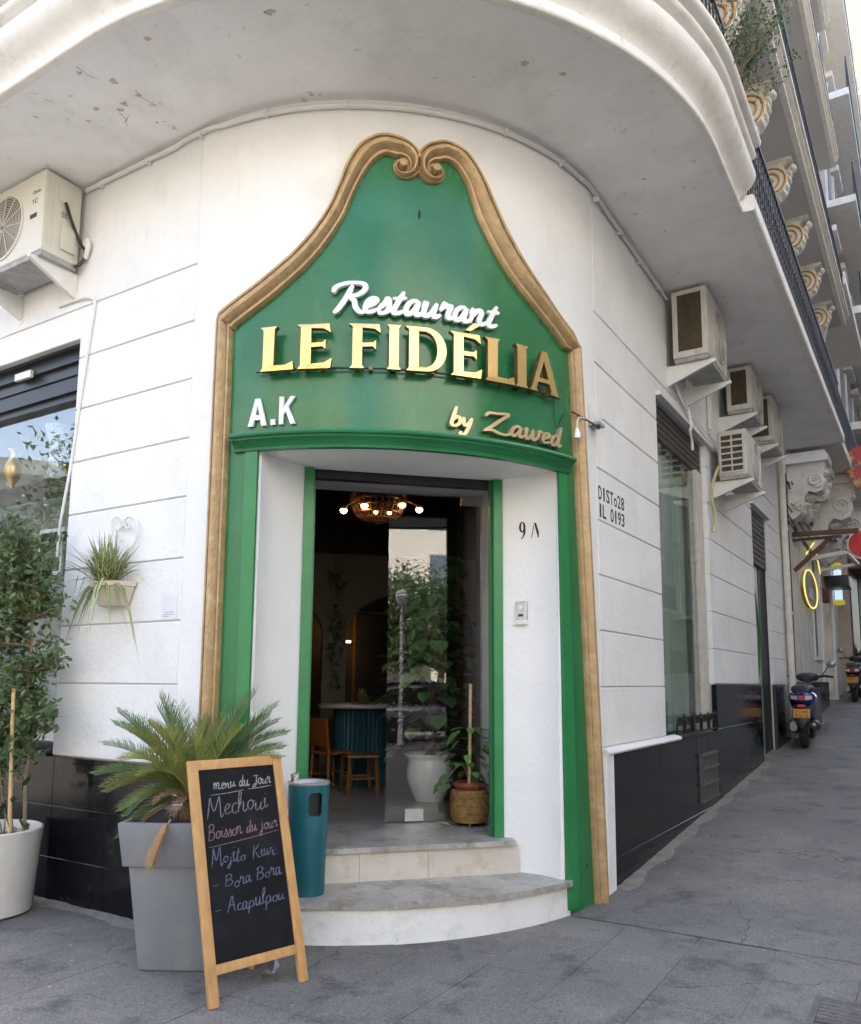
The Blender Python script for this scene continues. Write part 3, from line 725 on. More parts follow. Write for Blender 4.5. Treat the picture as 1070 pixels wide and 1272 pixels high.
for c0, par in ((cl, gl_), (cr, gr_)):
    m = MB(); rot = None
    pts = []
    for rr, hh in ((0.030, 0.02), (0.030, 0.075), (0.025, 0.086), (0.014, 0.091), (0.001, 0.092)):
        pts.append([FC(math.degrees((c0.x + rr * math.cos(R_(a))) / RAD), hh, c0.y + rr * math.sin(R_(a))) for a in range(0, 360, 24)])
    m.sweep(pts); m.build('volute_button', gold_frame, par, smooth=True, angle=40)
    m = MB(); pts = []
    for rr, hh in ((0.066, 0.004), (0.066, 0.022), (0.06, 0.028), (0.001, 0.028)):
        pts.append([FC(math.degrees((c0.x + rr * math.cos(R_(a))) / RAD), hh, c0.y + rr * math.sin(R_(a))) for a in range(0, 360, 20)])
    m.sweep(pts); m.build('volute_back', gold_frame, par, smooth=True, angle=40)
mid = (cl + cr) / 2
m = MB(); m.box(math.degrees((mid.x - 0.045) / RAD), math.degrees((mid.x + 0.045) / RAD), 0.004, 0.028, mid.y - 0.03, mid.y + 0.035, fmap=FC); m.build('volute_link', gold_frame, gl_)
# green field
tops = sorted([(math.degrees(p.x / RAD), p.y) for p, w in dens(pl)[:37]] + [(math.degrees(p.x / RAD), p.y) for p, w in dens(pr)[:37]])
tops = [tops[0]] + [b for a, b in zip(tops[:-1], tops[1:]) if b[0] > a[0] + 0.05]
def top_at(t):
    if t <= tops[0][0]: return tops[0][1]
    for a, b in zip(tops[:-1], tops[1:]):
        if a[0] <= t <= b[0]: return a[1] + (b[1] - a[1]) * (t - a[0]) / (b[0] - a[0])
    return tops[-1][1]
m = MB(); rings = []
ta, tb = math.degrees(eL.x / RAD), math.degrees(eR.x / RAD)
for i in range(121):
    t = ta + (tb - ta) * i / 120; zt = top_at(t); rings.append([FC(t, 0.001, 3.0), FC(t, 0.012, 3.0), FC(t, 0.012, zt), FC(t, 0.001, zt)])
m.sweep(rings); m.build('sign_panel', green_panel, bld, smooth=True, angle=30)
def vband(ta0, tb0, ta1, tb1, o0, o1, z0, z1, name, mt):     # vertical band whose angles shift from bottom to top
    m = MB(); rings = []
    for i in range(13):
        f = i / 12; z = z0 + (z1 - z0) * f; a = ta0 + (ta1 - ta0) * f; b = tb0 + (tb1 - tb0) * f
        rings.append([FC(a, o0, z), FC(a, o1, z), FC((a + b) / 2, o1, z), FC(b, o1, z), FC(b, o0, z)])
    m.sweep(rings); return m.build(name, mt, bld)
vband(8.2, 15.9, 8.0, 15.9, 0.001, 0.012, 0.0, 3.0, 'green_band', green)
vband(13.6, 16.0, 13.6, 16.0, 0.012, 0.03, 0.0, 2.99, 'green_bead', green_jamb)
vband(75.0, 85.2, 74.2, 80.0, 0.001, 0.012, 0.06, 3.0, 'green_band', green)
vband(75.0, 78.2, 74.0, 76.2, 0.012, 0.03, 0.10, 2.99, 'green_bead', green_jamb)
cp = [(0.0, 2.985), (0.040, 2.985), (0.045, 3.0), (0.035, 3.008), (0.050, 3.03), (0.075, 3.048), (0.080, 3.06), (0.095, 3.064), (0.10, 3.075), (0.095, 3.09), (0.06, 3.094), (0.0, 3.10)]
m = MB(FC); m.sweep([[(t, o, z) for o, z in cp] for t in [11.4 + (76.9 - 11.4) * i / 50 for i in range(51)]]); m.build('door_cornice', green, bld, smooth=True, angle=30)
# ================================================================== LETTERING
def fill_poly(polys, depth):
    """2-D outlines (first outer, others may be holes) -> verts, faces; y up, extruded 0..depth in z"""
    cu = bpy.data.curves.new('tmp', 'CURVE'); cu.dimensions = '2D'; cu.fill_mode = 'BOTH'; cu.extrude = depth / 2
    for pl_ in polys:
        sp = cu.splines.new('POLY'); sp.points.add(len(pl_) - 1); sp.use_cyclic_u = True
        for q, (x, y) in zip(sp.points, pl_): q.co = (x, y, 0, 1)
    return curve_mesh(cu, depth)
def curve_mesh(cu, depth):
    ob = bpy.data.objects.new('tmp', cu); COL.objects.link(ob)
    dg = bpy.context.evaluated_depsgraph_get(); me = bpy.data.meshes.new_from_object(ob.evaluated_get(dg))
    vs = [(v.co.x, v.co.y, v.co.z + depth / 2) for v in me.vertices]; fs = [tuple(p.vertices) for p in me.polygons]
    bpy.data.objects.remove(ob, do_unlink=True); bpy.data.curves.remove(cu); bpy.data.meshes.remove(me)
    return vs, fs
def font_mesh(txt, depth, bold=0.0):
    cu = bpy.data.curves.new('tmp', 'FONT'); cu.body = txt; cu.extrude = depth / 2; cu.offset = bold; cu.resolution_u = 4
    return curve_mesh(cu, depth)
def weld(vs, fs):
    bm = bmesh.new(); bv = [bm.verts.new(v) for v in vs]
    for f in fs:
        try: bm.faces.new([bv[i] for i in f])
        except Exception: pass
    bmesh.ops.remove_doubles(bm, verts=bm.verts, dist=1e-5); bm.verts.index_update()
    r = [tuple(v.co) for v in bm.verts], [tuple(v.index for v in f.verts) for f in bm.faces]; bm.free(); return r
def ell(cx, cy, rx, ry, n=24, a0=0, a1=360): return [(cx + rx * math.cos(R_(a0 + (a1 - a0) * i / n)), cy + ry * math.sin(R_(a0 + (a1 - a0) * i / n))) for i in range(n + (0 if a1 - a0 >= 360 else 1))]
GLY = {
 'L': [[(-.05, 1), (.29, 1), (.24, .93), (.23, .12), (.46, .11), (.60, .18), (.62, 0), (-.03, 0), (.02, .07), (.02, .93)]],
 'E': [[(-.06, 1), (.60, 1), (.63, .80), (.50, .89), (.24, .91), (.24, .57), (.47, .58), (.53, .64), (.53, .42), (.47, .49), (.24, .48), (.24, .10), (.50, .12), (.66, .22), (.63, 0), (-.03, 0), (.03, .07), (.03, .93)]],
 'F': [[(-.06, 1), (.60, 1), (.63, .80), (.50, .89), (.24, .91), (.24, .57), (.47, .58), (.53, .64), (.53, .42), (.47, .49), (.24, .48), (.24, .07), (.29, 0), (-.03, 0), (.03, .07), (.03, .93)]],
 'I': [[(-.02, 1), (.30, 1), (.25, .93), (.25, .07), (.30, 0), (-.02, 0), (.03, .07), (.03, .93)]],
 'D': [[(-.06, 1), (.35, 1)] + ell(.40, .5, .46, .5, 18, 88, -88)[0:] + [(.35, 0), (-.03, 0), (.03, .07), (.03, .93)], [(.24, .90)] + ell(.40, .5, .26, .40, 16, 88, -88) + [(.24, .10)]],
 'A': [[(.34, 1), (.52, 1), (.86, .05), (.92, 0), (.60, 0), (.64, .07), (.585, .24), (.22, .24), (.16, .07), (.21, 0), (-.06, 0), (.01, .06)], [(.40, .77), (.25, .34), (.55, .34)]],
}
def C_letter(name, polys, x0, x1, z0, z1, gx, o0, o1, front, side, parent):
    """polys with unit height and glyph width gx[0]..gx[1] placed on the curved wall"""
    vs, fs = fill_poly(polys, 1.0); vs, fs = weld(vs, fs)
    m = MB(); sx = (x1 - x0) / (gx[1] - gx[0])
    mm = lambda x, y, d: FC(math.degrees((x0 + (x - gx[0]) * sx) / RAD), o0 + (o1 - o0) * d, z0 + (z1 - z0) * y)
    m.add(vs, fs, mm); o = m.build(name, front, parent)
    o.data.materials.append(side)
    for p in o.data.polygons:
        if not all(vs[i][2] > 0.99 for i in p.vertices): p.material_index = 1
    return o
sg = thing('gold_letter_sign', 'large gold three-dimensional letters LE FIDÉLIA standing off the green panel', 'sign', loc=FC(45, 0.05, 3.53))
boxes = [('L', 324, 366, 411, 460), ('E', 369, 413, 403, 458), ('F', 433, 473, 402, 455), ('I', 481, 498, 405, 457), ('D', 503, 554, 404, 460), ('E', 558, 598, 413, 464), ('L', 601, 638, 420, 473), ('I', 639, 655, 428, 480), ('A', 656, 693, 436, 492)]
ext = {'L': (-.05, .62), 'E': (-.06, .66), 'F': (-.06, .63), 'I': (-.02, .30), 'D': (-.06, .86), 'A': (-.06, .92)}
ZB, ZT = px_C(390, 458, 0.09)[1], px_C(390, 403, 0.09)[1]
for ch, xa, xb, ya, yb in boxes:
    ym = (ya + yb) / 2; u0 = R_(px_C(xa, ym, 0.085)[0]) * RAD; u1 = R_(px_C(xb, ym, 0.085)[0]) * RAD
    if ch == 'A': u0 += 0.0
    o = C_letter('letter', GLY[ch], u0, u1, ZB, ZT, ext[ch], 0.060, 0.100, gold_letter, gold_side, sg)
    if ch == 'E' and xa > 500:
        C_letter('accent', [[(0.30, 1.06), (0.42, 1.06), (0.66, 1.24), (0.50, 1.26)]], u0 + (u1 - u0) * 0.48, u0 + (u1 - u0) * 0.95, ZB, ZT, (0.3, 0.66), 0.060, 0.100, gold_letter, gold_side, o)
    for f in (0.25, 0.7):
        uu = u0 + (u1 - u0) * f if ch != 'I' else u0 + (u1 - u0) * 0.5
        m = MB(); t = math.degrees(uu / RAD); m.box(t - 0.35, t + 0.35, 0.010, 0.062, ZB + 0.005, ZB + 0.028, fmap=FC); m.build('standoff', gold_side, o)
m = MB(FC); m.tube([(15.5 + i * 1.5, 0.045, ZB + 0.02) for i in range(40)], 0.006, 5); m.build('mounting_rail', dark, sg)

# stroke alphabet: x-height 1, ascenders 2, descenders -1
SF = {
 'R': (1.15, [[(.42, 1.85), (.30, 1.1), (.08, .3), (-.1, -.05)], [(-.35, 1.35), (-.25, 1.75), (.25, 2.0), (.85, 1.95), (1.0, 1.6), (.75, 1.2), (.30, 1.05), (.62, .85), (.78, .35), (1.05, .0), (1.2, .08)]]),
 'e': (.62, [[(-.02, .35), (.30, .55), (.46, .85), (.30, 1.0), (.10, .75), (.06, .3), (.24, .02), (.62, .25)]]),
 's': (.58, [[(-.05, .15), (.22, .7), (.30, 1.02), (.42, .6), (.40, .15), (.18, -.02), (.02, .12)], [(.38, .1), (.6, .25)]]),
 't': (.56, [[(.34, 1.55), (.16, .7), (.10, .2), (.22, .0), (.55, .25)], [(-.08, 1.05), (.25, 1.06), (.52, 1.14)]]),
 'a': (.78, [[(.50, .82), (.32, 1.0), (.10, .75), (.04, .3), (.18, .0), (.40, .35), (.54, .98)], [(.54, .98), (.48, .3), (.58, .0), (.80, .25)]]),
 'u': (.80, [[(-.05, .6), (.06, .98), (.04, .3), (.18, .0), (.42, .35), (.54, .98)], [(.54, .98), (.48, .3), (.58, .0), (.82, .25)]]),
 'r': (.60, [[(-.05, .5), (.10, 1.1), (.14, .8), (.38, .95), (.34, .4), (.40, .05), (.62, .25)]]),
 'n': (.82, [[(-.05, .6), (.08, 1.0), (.02, .0)], [(.04, .4), (.30, .98), (.48, .85), (.44, .3), (.56, .0), (.82, .25)]]),
 'm': (1.15, [[(-.05, .6), (.08, 1.0), (.02, .0)], [(.04, .4), (.25, .98), (.38, .8), (.34, .0)], [(.36, .4), (.6, .98), (.76, .8), (.74, .2), (.86, .0), (1.12, .25)]]),
 'd': (.80, [[(.50, .8), (.30, 1.0), (.08, .7), (.05, .25), (.2, .0), (.42, .4), (.62, 2.0)], [(.62, 2.0), (.5, .5), (.56, .02), (.8, .25)]]),
 'j': (.50, [[(.22, 1.0), (.20, .0), (.05, -.8), (-.2, -.7), (.0, -.2), (.5, .3)], [(.24, 1.38), (.28, 1.44)]]),
 'o': (.70, [[(.35, 1.0), (.08, .75), (.06, .25), (.28, .0), (.52, .3), (.52, .75), (.33, 1.0), (.5, .8), (.72, .85)]]),
 'i': (.42, [[(.0, .5), (.14, 1.0), (.10, .25), (.2, .0), (.44, .25)], [(.16, 1.4), (.20, 1.46)]]),
 'c': (.58, [[(.48, .85), (.3, 1.0), (.07, .65), (.1, .15), (.3, .0), (.58, .25)]]),
 'h': (.82, [[(.0, .4), (.3, 1.7), (.2, 2.05), (.06, 1.5), (.02, .0)], [(.04, .4), (.30, .98), (.48, .85), (.44, .3), (.56, .0), (.82, .25)]]),
 'p': (.78, [[(.02, .9), (.04, .0), (-.05, -.95)], [(.03, .5), (.25, 1.0), (.52, .8), (.48, .25), (.25, .0), (.05, .15)], [(.4, .1), (.76, .3)]]),
 'l': (.42, [[(.0, .4), (.32, 1.6), (.24, 2.05), (.08, 1.5), (.08, .3), (.2, .0), (.44, .25)]]),
 'b': (.70, [[(.16, 2.0), (.06, .9), (.04, .15), (.25, .0), (.5, .3), (.5, .75), (.3, .95), (.08, .6)]]),
 'y': (.72, [[(.02, .98), (.06, .4), (.2, .15), (.42, .45), (.54, .98)], [(.54, .98), (.42, .0), (.25, -.75), (.0, -.85), (.0, -.5)]]),
 'w': (1.10, [[(-.02, .7), (.08, 1.0), (.08, .3), (.22, .0), (.42, .4), (.5, .98)], [(.5, .98), (.48, .3), (.6, .0), (.84, .4), (.88, 1.0), (1.1, .85)]]),
 'k': (.75, [[(.0, .4), (.3, 1.7), (.2, 2.05), (.06, 1.5), (.02, .0)], [(.04, .4), (.35, .95), (.42, .75), (.1, .5), (.38, .3), (.5, .02), (.75, .25)]]),
 'v': (.65, [[(.0, .95), (.15, .3), (.25, .0), (.45, .5), (.52, 1.0)]]),
 'M': (1.45, [[(.0, -.15), (.12, 1.0), (.22, 1.9), (.35, 1.2), (.55, .55), (.8, 1.2), (1.0, 1.95), (1.08, 1.0), (1.15, -.1), (1.4, .2)]]),
 'B': (1.05, [[(.2, 1.8), (.12, .9), (.05, -.05)], [(-.05, 1.65), (.35, 2.0), (.75, 1.75), (.6, 1.2), (.2, 1.0), (.7, .95), (.85, .45), (.5, .02), (.1, .0)]]),
 'K': (1.10, [[(.2, 2.0), (.12, 1.0), (.05, -.1)], [(.85, 1.95), (.45, 1.3), (.15, .95), (.5, .7), (.7, .2), (1.05, .0)]]),
 'A': (1.05, [[(.0, -.05), (.25, 1.0), (.5, 1.95), (.65, 1.0), (.8, .0)], [(.1, .75), (.45, .8), (.85, .75)]]),
 'Z': (1.35, [[(-.15, 1.45), (.0, 1.8), (.45, 1.85), (1.05, 1.95), (.75, 1.4), (.25, .5), (-.1, .05)], [(-.1, .05), (.3, .2), (.7, .0), (1.1, -.05), (1.35, .15)]]),
 '.': (.35, [[(.1, .05), (.16, .1)]]), '-': (.9, [[(.1, .5), (.7, .55)]]), ':': (.35, [[(.1, .05), (.16, .1)], [(.12, .7), (.18, .75)]]), ' ': (.55, []),
 'J': (.9, [[(.1, 1.8), (.5, 1.9), (.95, 1.75)], [(.6, 1.85), (.6, .8), (.45, -.1), (.15, -.35), (.0, -.1), (.3, .25), (.9, .4)]]),
}
def stroke_mesh(m, pts, w, o0, o1, F, stagger, taper=True):
    P = smoothpath([(x, y, 0) for x, y in pts], 5); n = len(P); rings = []
    for i, p in enumerate(P):
        t = P[min(i + 1, n - 1)] - P[max(i - 1, 0)]
        t = t.normalized() if t.length > 1e-6 else Vector((1, 0, 0))
        nn = Vector((-t.y, t.x, 0)); ww = w * (0.62 + 0.38 * abs(t.y))
        if taper: ww *= min(1.0, 0.55 + 0.45 * min(i, n - 1 - i) / 3)
        oo = o1 + stagger + i * 0.00002
        rings.append([F(p.x - nn.x * ww / 2, p.y - nn.y * ww / 2, o0), F(p.x - nn.x * ww / 2, p.y - nn.y * ww / 2, oo), F(p.x + nn.x * ww / 2, p.y + nn.y * ww / 2, oo), F(p.x + nn.x * ww / 2, p.y + nn.y * ww / 2, o0)])
    m.sweep(rings)
def script(txt, name, F, x0, x1, y0, xh, slant, w, o0, o1, mt, parent, wander=0.0, rn=None, slope=0.0):
    tot = sum(SF[c][0] for c in txt); sc = (x1 - x0) / tot; cx = 0.0; objs = []
    rn = rn or random.Random(5)
    for c in txt:
        adv, sts = SF[c]; j = rn.uniform(-wander, wander); jj = 1 + rn.uniform(-wander, wander) * 1.5
        if sts:
            m = MB()
            for k, st_ in enumerate(sts):
                pts = []
                for (x, y) in st_:
                    Y = y0 + (y * jj + j) * xh + slope * (cx + x) * sc; pts.append((x0 + (cx + x) * sc + y * xh * slant, Y))
                stroke_mesh(m, pts, w, o0, o1, F, 0.0004 * k + 0.0001 * (len(objs) % 3))
            objs.append(m.build(name, mt, parent))
        cx += adv
    return objs
FCu = lambda u, z, o: FC(math.degrees(u / RAD), o, z)
rs = thing('white_script_sign', 'white cut-out script lettering Restaurant above the gold letters', 'sign', loc=FC(44, 0.02, 3.95))
u0 = R_(px_C(414, 375, 0.05)[0]) * RAD; u1 = R_(px_C(622, 392, 0.05)[0]) * RAD
script('Restaurant', 'letter', FCu, u0 + 0.02, u1 - 0.03, px_C(440, 387, 0.05)[1] - 0.005, 0.098, 0.22, 0.036, 0.028, 0.056, white_letter, rs)
bz = thing('gold_script_sign', 'small gold script lettering beginning with by at the lower right of the green panel', 'sign', loc=FC(63, 0.02, 3.25))
u0 = R_(px_C(560, 520, 0.05)[0]) * RAD; u1 = R_(px_C(588, 520, 0.05)[0]) * RAD
gsc = mat('gold_script', (0.58, 0.45, 0.26), 0.3, 0.08, 8, metal=0.45)
script('by', 'letter', FCu, u0, u1, px_C(568, 530, 0.05)[1] + 0.005, 0.064, 0.18, 0.026, 0.02, 0.055, gsc, bz)
u0 = R_(px_C(603, 525, 0.05)[0]) * RAD; u1 = R_(px_C(697, 538, 0.05)[0]) * RAD
script('Zawed', 'letter', FCu, u0, u1, px_C(610, 537, 0.05)[1] + 0.002, 0.070, 0.22, 0.026, 0.02, 0.055, gsc, bz)
ak = thing('white_initials_sign', 'white capital letters A.K at the lower left of the green panel', 'sign', loc=FC(18, 0.02, 3.19))
u0 = R_(px_C(309, 512, 0.03)[0]) * RAD; u1 = R_(px_C(368, 508, 0.03)[0]) * RAD; wd = u1 - u0
zb = px_C(338, 528, 0.03)[1]; zt = px_C(338, 494, 0.03)[1]
C_letter('letter', [[(.30, 1), (.52, 1), (.82, 0), (.60, 0), (.545, .22), (.275, .22), (.22, 0), (0, 0)], [(.41, .78), (.32, .40), (.50, .40)]], u0, u0 + wd * 0.40, zb, zt, (0, .82), 0.016, 0.036, white_letter, white_letter, ak)
C_letter('full_stop', [[(0, 0), (.2, 0), (.2, .2), (0, .2)]], u0 + wd * 0.49, u0 + wd * 0.58, zb, zt, (0, .2), 0.016, 0.036, white_letter, white_letter, ak)
C_letter('letter', [[(0, 0), (.21, 0), (.21, .34), (.32, .48), (.58, 0), (.84, 0), (.46, .64), (.80, 1), (.55, 1), (.21, .60), (.21, 1), (0, 1)]], u0 + wd * 0.66, u1, zb, zt, (0, .84), 0.016, 0.036, white_letter, white_letter, ak)
# small nail hole mark and drip on the panel
mk = mat('dark_mark', (0.012, 0.02, 0.014), 0.7)
t, z = px_C(521, 267, 0.013); m = MB(); m.lathe([(0.0, -0.03), (0.006, -0.02), (0.009, 0.01), (0.004, 0.03), (0, 0.034)], 7, FC(t, 0.014, z)); m.build('hook', mk, bld, smooth=True)
# ---- stencilled house number and wall stencil
ink = mat('black_stencil_ink', (0.025, 0.025, 0.03), 0.7, 0.3, 60)
hn = thing('house_number', 'black stencilled house number 9A on the white door reveal', 'house number', loc=FD(0.88, 1.66, 2.48))
rvA, rvB = Vector((1.0, 1.785)), Vector((0.725, 1.44))
def on_reveal(x, z, o):            # x metres from the jamb edge along the splay
    d = (rvA - rvB).normalized(); nn = Vector((-d.y, d.x)); q = rvB + d * x
    t = x / (rvA - rvB).length; bow = 0.0
    return q.x, q.y
def reveal_point(px, py, off=0.0015):
    # march the pixel ray to the splayed reveal mesh polygon
    dd = ray(px, py); best = None
    poly = [(1.0, 1.785)]
    for t, k in ((0.2, 0.030), (0.45, 0.045), (0.7, 0.030), (0.9, 0.008)):
        poly.append((1.0 + (0.725 - 1.0) * t + k, 1.785 + (1.44 - 1.785) * t))
    poly.append((0.725, 1.44))
    for a, b in zip(poly[:-1], poly[1:]):
        pa, pb = FD(a[0], a[1], 0), FD(b[0], b[1], 0); tt = (pb - pa).normalized(); nn = Vector((-tt.y, tt.x, 0))
        if nn.dot(-dd) < 0: nn = -nn
        q = CAMP + dd * ((pa - CAMP).dot(nn) / dd.dot(nn)); f = (q - pa).dot(tt) / (pb - pa).length
        if -0.02 <= f <= 1.02: return q + nn * off, nn, tt * -1
    return None
def reveal_frame(px, py):
    q, nn, tt = reveal_point(px, py)
    right = Z.cross(nn).normalized()
    right = right if right.dot(CR) > 0 else -right
    return q, right, nn
def flat_polys(polyset, q, right, nn, sx, sz, name, mt, parent, depth=0.0015):
    for polys in polyset:
        vs, fs = fill_poly(polys, depth); vs, fs = weld(vs, fs); m = MB()
        m.add(vs, fs, lambda x, y, d: q + right * x * sx + Z * y * sz + nn * d); m.build(name, mt, parent)
q, right, nn = reveal_frame(650, 668)
nine = [ell(.3, .66, .30, .34, 22), ell(.30, .68, .11, .27, 18)]
tail = [(.40, .30), (.62, .55), (.58, .25), (.42, .02), (.22, -.10), (.20, -.06), (.36, .08)]
flat_polys([nine], q - right * 0.03, right, nn, 0.085, 0.115, 'digit', ink, hn); flat_polys([[tail]], q - right * 0.03 + nn * 0.0016, right, nn, 0.085, 0.115, 'digit', ink, hn)
q2, r2, n2 = reveal_frame(664, 668)
flat_polys([[[(.30, 1), (.5, 1), (.92, .05), (1.0, 0), (.62, 0), (.66, .06)]], [[(.26, .88), (.30, .80), (.08, .0), (.02, .0)]]], q2 - r2 * 0.024, r2, n2, 0.078, 0.105, 'letter', ink, hn)
db = thing('door_bell', 'small grey metal intercom plate screwed to the white door reveal', 'intercom', loc=reveal_frame(649, 762)[0])
q, right, nn = reveal_frame(649, 761)
steel = mat('brushed_steel', (0.45, 0.45, 0.45), 0.35, 0.1, 40, metal=0.7)
m = MB(); m.cbox(-0.042, 0.042, 0, 0.022, -0.075, 0.075, 0.008, fmap=lambda x, d, z: q + right * x + nn * d + Z * z); m.build('plate', steel, db)
m = MB(); m.lathe([(0.018, 0), (0.018, 0.006), (0.012, 0.009), (0.0, 0.009)], 14, rot=Matrix.Rotation(R_(90), 3, 'X').inverted()); m.v = [q + right * v.x + nn * (0.022 + abs(v.y)) + Z * (v.z + 0.03) for v in m.v]; m.build('call_button', white_pvc, db, smooth=True)
m = MB(); m.box(-0.018, 0.018, 0.022, 0.026, -0.03, -0.012, fmap=lambda x, d, z: q + right * x + nn * d + Z * z); m.build('speaker_slot', dark, db)
m = MB(); m.box(-0.044, 0.044, 0.0, 0.032, -0.085, -0.055, fmap=lambda x, d, z: q + right * x + nn * d + Z * z); m.build('lower_cover', white_pvc, db)
ws = thing('wall_stencil', 'black stencilled utility code in two lines on the grey white right-hand wall', 'stencil', loc=FR(0.3, 0, 2.8))
inkf = mat('faded_stencil_ink', (0.035, 0.035, 0.04), 0.8, 0.4, 70, stain=((0.5, 0.5, 0.5), 0.7, 40, 0.58, 0.66))
for txt, xs_, zb_, ht in (('DISTo28', (0.03, 0.63), 2.912, 0.105), ('IL 0193', (0.03, 0.63), 2.778, 0.105)):
    n_ = len(txt)
    for i_, c_ in enumerate(txt):
        if c_ == ' ': continue
        vs, fs = font_mesh(c_, 0.01, 0.016); vs, fs = weld(vs, fs); w0 = min(v[0] for v in vs); w1 = max(v[0] for v in vs)
        cw = (xs_[1] - xs_[0]) / n_; nr_ = c_ in 'I1'; a_ = xs_[0] + cw * i_ + (0.28 * cw if nr_ else 0.05 * cw); b_ = a_ + cw * (0.36 if nr_ else 0.84)
        m = MB(); m.add(vs, fs, lambda x, y, d: FR(a_ + (x - w0) / (w1 - w0) * (b_ - a_), 0.0004 + d * 0.1, zb_ + y * ht / 0.72 + i_ * 0.002)); m.build('stencil_character', inkf, ws)
# paper notice on the left wall (its code square left blank)
nt_ = thing('wall_notice', 'small white paper notice fixed to the grooved white wall', 'notice', loc=FL(0.12, 0, 1.95))
m = MB(FL); m.box(0.035, 0.185, 0.0005, 0.004, 1.945, 2.10); m.build('sheet', mat('notice_paper', (0.74, 0.75, 0.78), 0.5, 0.02, 9), nt_)
for k, (a, b, z) in enumerate(((0.07, 0.15, 1.985), (0.06, 0.165, 1.97), (0.11, 0.165, 1.958))):
    m = MB(FL); m.box(a, b, 0.004, 0.0045, z, z + 0.005); m.build('printed_line', mat('grey_print', (0.4, 0.4, 0.42), 0.6), nt_)
# ================================================================== OBJECTS
def bevel(o, w, seg=2, ang=30):
    bm = bmesh.new(); bm.from_mesh(o.data); bmesh.ops.remove_doubles(bm, verts=bm.verts, dist=1e-5)
    es = [e for e in bm.edges if len(e.link_faces) == 2 and e.calc_face_angle(0) > R_(ang)]
    bmesh.ops.bevel(bm, geom=es, offset=w, segments=seg, affect='EDGES', profile=0.6, clamp_overlap=True)
    for f in bm.faces: f.smooth = True
    bm.to_mesh(o.data); bm.free(); o.data.set_sharp_from_angle(angle=R_(40)); return o
def V2(p): return Vector(p)
# ---------------------------------------------------------------- chalkboard
pine = mat('pine_wood', (0.52, 0.29, 0.11), 0.5, 0.18, 4, 0.08, 40, stain=[((0.26, 0.12, 0.045), 0.5, 7, 0.58, 0.75), ((0.60, 0.38, 0.17), 0.5, 5, 0.55, 0.7)], stretch=(9, 9, 1.2))
slate = mat('slate_black', (0.010, 0.010, 0.012), 0.7, 0.3, 3, 0.02, 40, spec=0.15, stain=((0.028, 0.028, 0.032), 0.6, 4, 0.5, 0.8))
fA, fB = Vector((-1.01, 3.96, 0)), Vector((-0.61, 4.34, 0))
fA, fB = G(fA), G(fB)
bw = (fB - fA); BWID = bw.length; bx = bw.normalized(); bback = Z.cross(bx).normalized()
if bback.y < 0: bback = -bback
LEAN = 0.32; BH = 1.145
bup = (bback * LEAN + Z * 1.095).normalized(); bn = bx.cross(bup).normalized()
if bn.y > 0: bn = -bn
FB_ = lambda x, y, h: fA + bx * x + bup * y + bn * h
cb = thing('chalkboard_stand', 'wooden A-frame chalkboard with handwritten menu standing before the grey planter', 'chalkboard', loc=fA)
for x0 in (0.0, BWID - 0.052):
    m = MB(); m.box(x0, x0 + 0.052, -0.012, 0.012, 0.0, BH, fmap=lambda x, h, y: FB_(x, y, h)); bevel(m.build('frame_stile', pine, cb), 0.003)
for y0, hh in ((BH - 0.05, 0.05), (0.135, 0.045)):
    m = MB(); m.box(0.052, BWID - 0.052, -0.010, 0.010, y0, y0 + hh, fmap=lambda x, h, y: FB_(x, y, h)); bevel(m.build('frame_rail', pine, cb), 0.003)
m = MB(); m.box(0.050, BWID - 0.050, -0.006, 0.002, 0.178, BH - 0.048, fmap=lambda x, h, y: FB_(x, y, h)); bd = m.build('slate_panel', slate, cb)
apex = 0.97
for x0 in (0.19, BWID - 0.12):
    top = FB_(x0, BH * apex, -0.02); bot = fA + bx * x0 + bback * (LEAN + 0.03); bot.z = ground_z(bot.x, bot.y)
    m = MB(); m.bar(top, bot, 0.04, 0.02, up=bx); m.build('rear_leg', pine, cb)
m = MB(); m.bar(FB_(0.19, BH * apex, -0.02) * 0.35 + (fA + bx * 0.19 + bback * (LEAN + 0.03)) * 0.65, FB_(BWID - 0.12, BH * apex, -0.02) * 0.35 + (fA + bx * (BWID - 0.12) + bback * (LEAN + 0.03)) * 0.65, 0.03, 0.015); m.build('rear_rail', pine, cb)
def chalkmat(n, c): return mat(n, c, 0.9, 0.25, 60, stain=((0.02, 0.02, 0.022), 0.85, 150, 0.46, 0.62))
ch_w, ch_p, ch_b, ch_g = chalkmat('chalk_white', (0.34, 0.35, 0.36)), chalkmat('chalk_pink', (0.25, 0.15, 0.17)), chalkmat('chalk_blue', (0.13, 0.165, 0.25)), chalkmat('chalk_grey', (0.22, 0.23, 0.245))
FBt = lambda x, y, o: FB_(x, y, o)
rn = random.Random(8)
def chalk(txt, x0, x1, y0, xh, mt, w=0.0042, wn=0.10, slope=0.03):
    script(txt, 'chalk_letter', FBt, x0 * BWID, x1 * BWID, y0 * BH, xh, 0.10, w, 0.0021, 0.0028, mt, bd, wn, rn, slope)
def chalk_line(x0, y0, x1, y1, mt):
    m = MB(); stroke_mesh(m, [(x0 * BWID, y0 * BH), ((x0 + x1) / 2 * BWID, ((y0 + y1) / 2 - 0.002) * BH), (x1 * BWID, y1 * BH)], 0.006, 0.0021, 0.0029, FBt, 0); m.build('chalk_underline', mt, bd)
chalk('menu du Jour', 0.24, 0.86, 0.868, 0.029, ch_w, 0.0062, 0.12, 0.02)
chalk_line(0.20, 0.843, 0.55, 0.853, ch_w); chalk_line(0.60, 0.855, 0.86, 0.862, ch_w)
chalk('Mechoui', 0.15, 0.80, 0.752, 0.048, ch_g, 0.0056, 0.12)
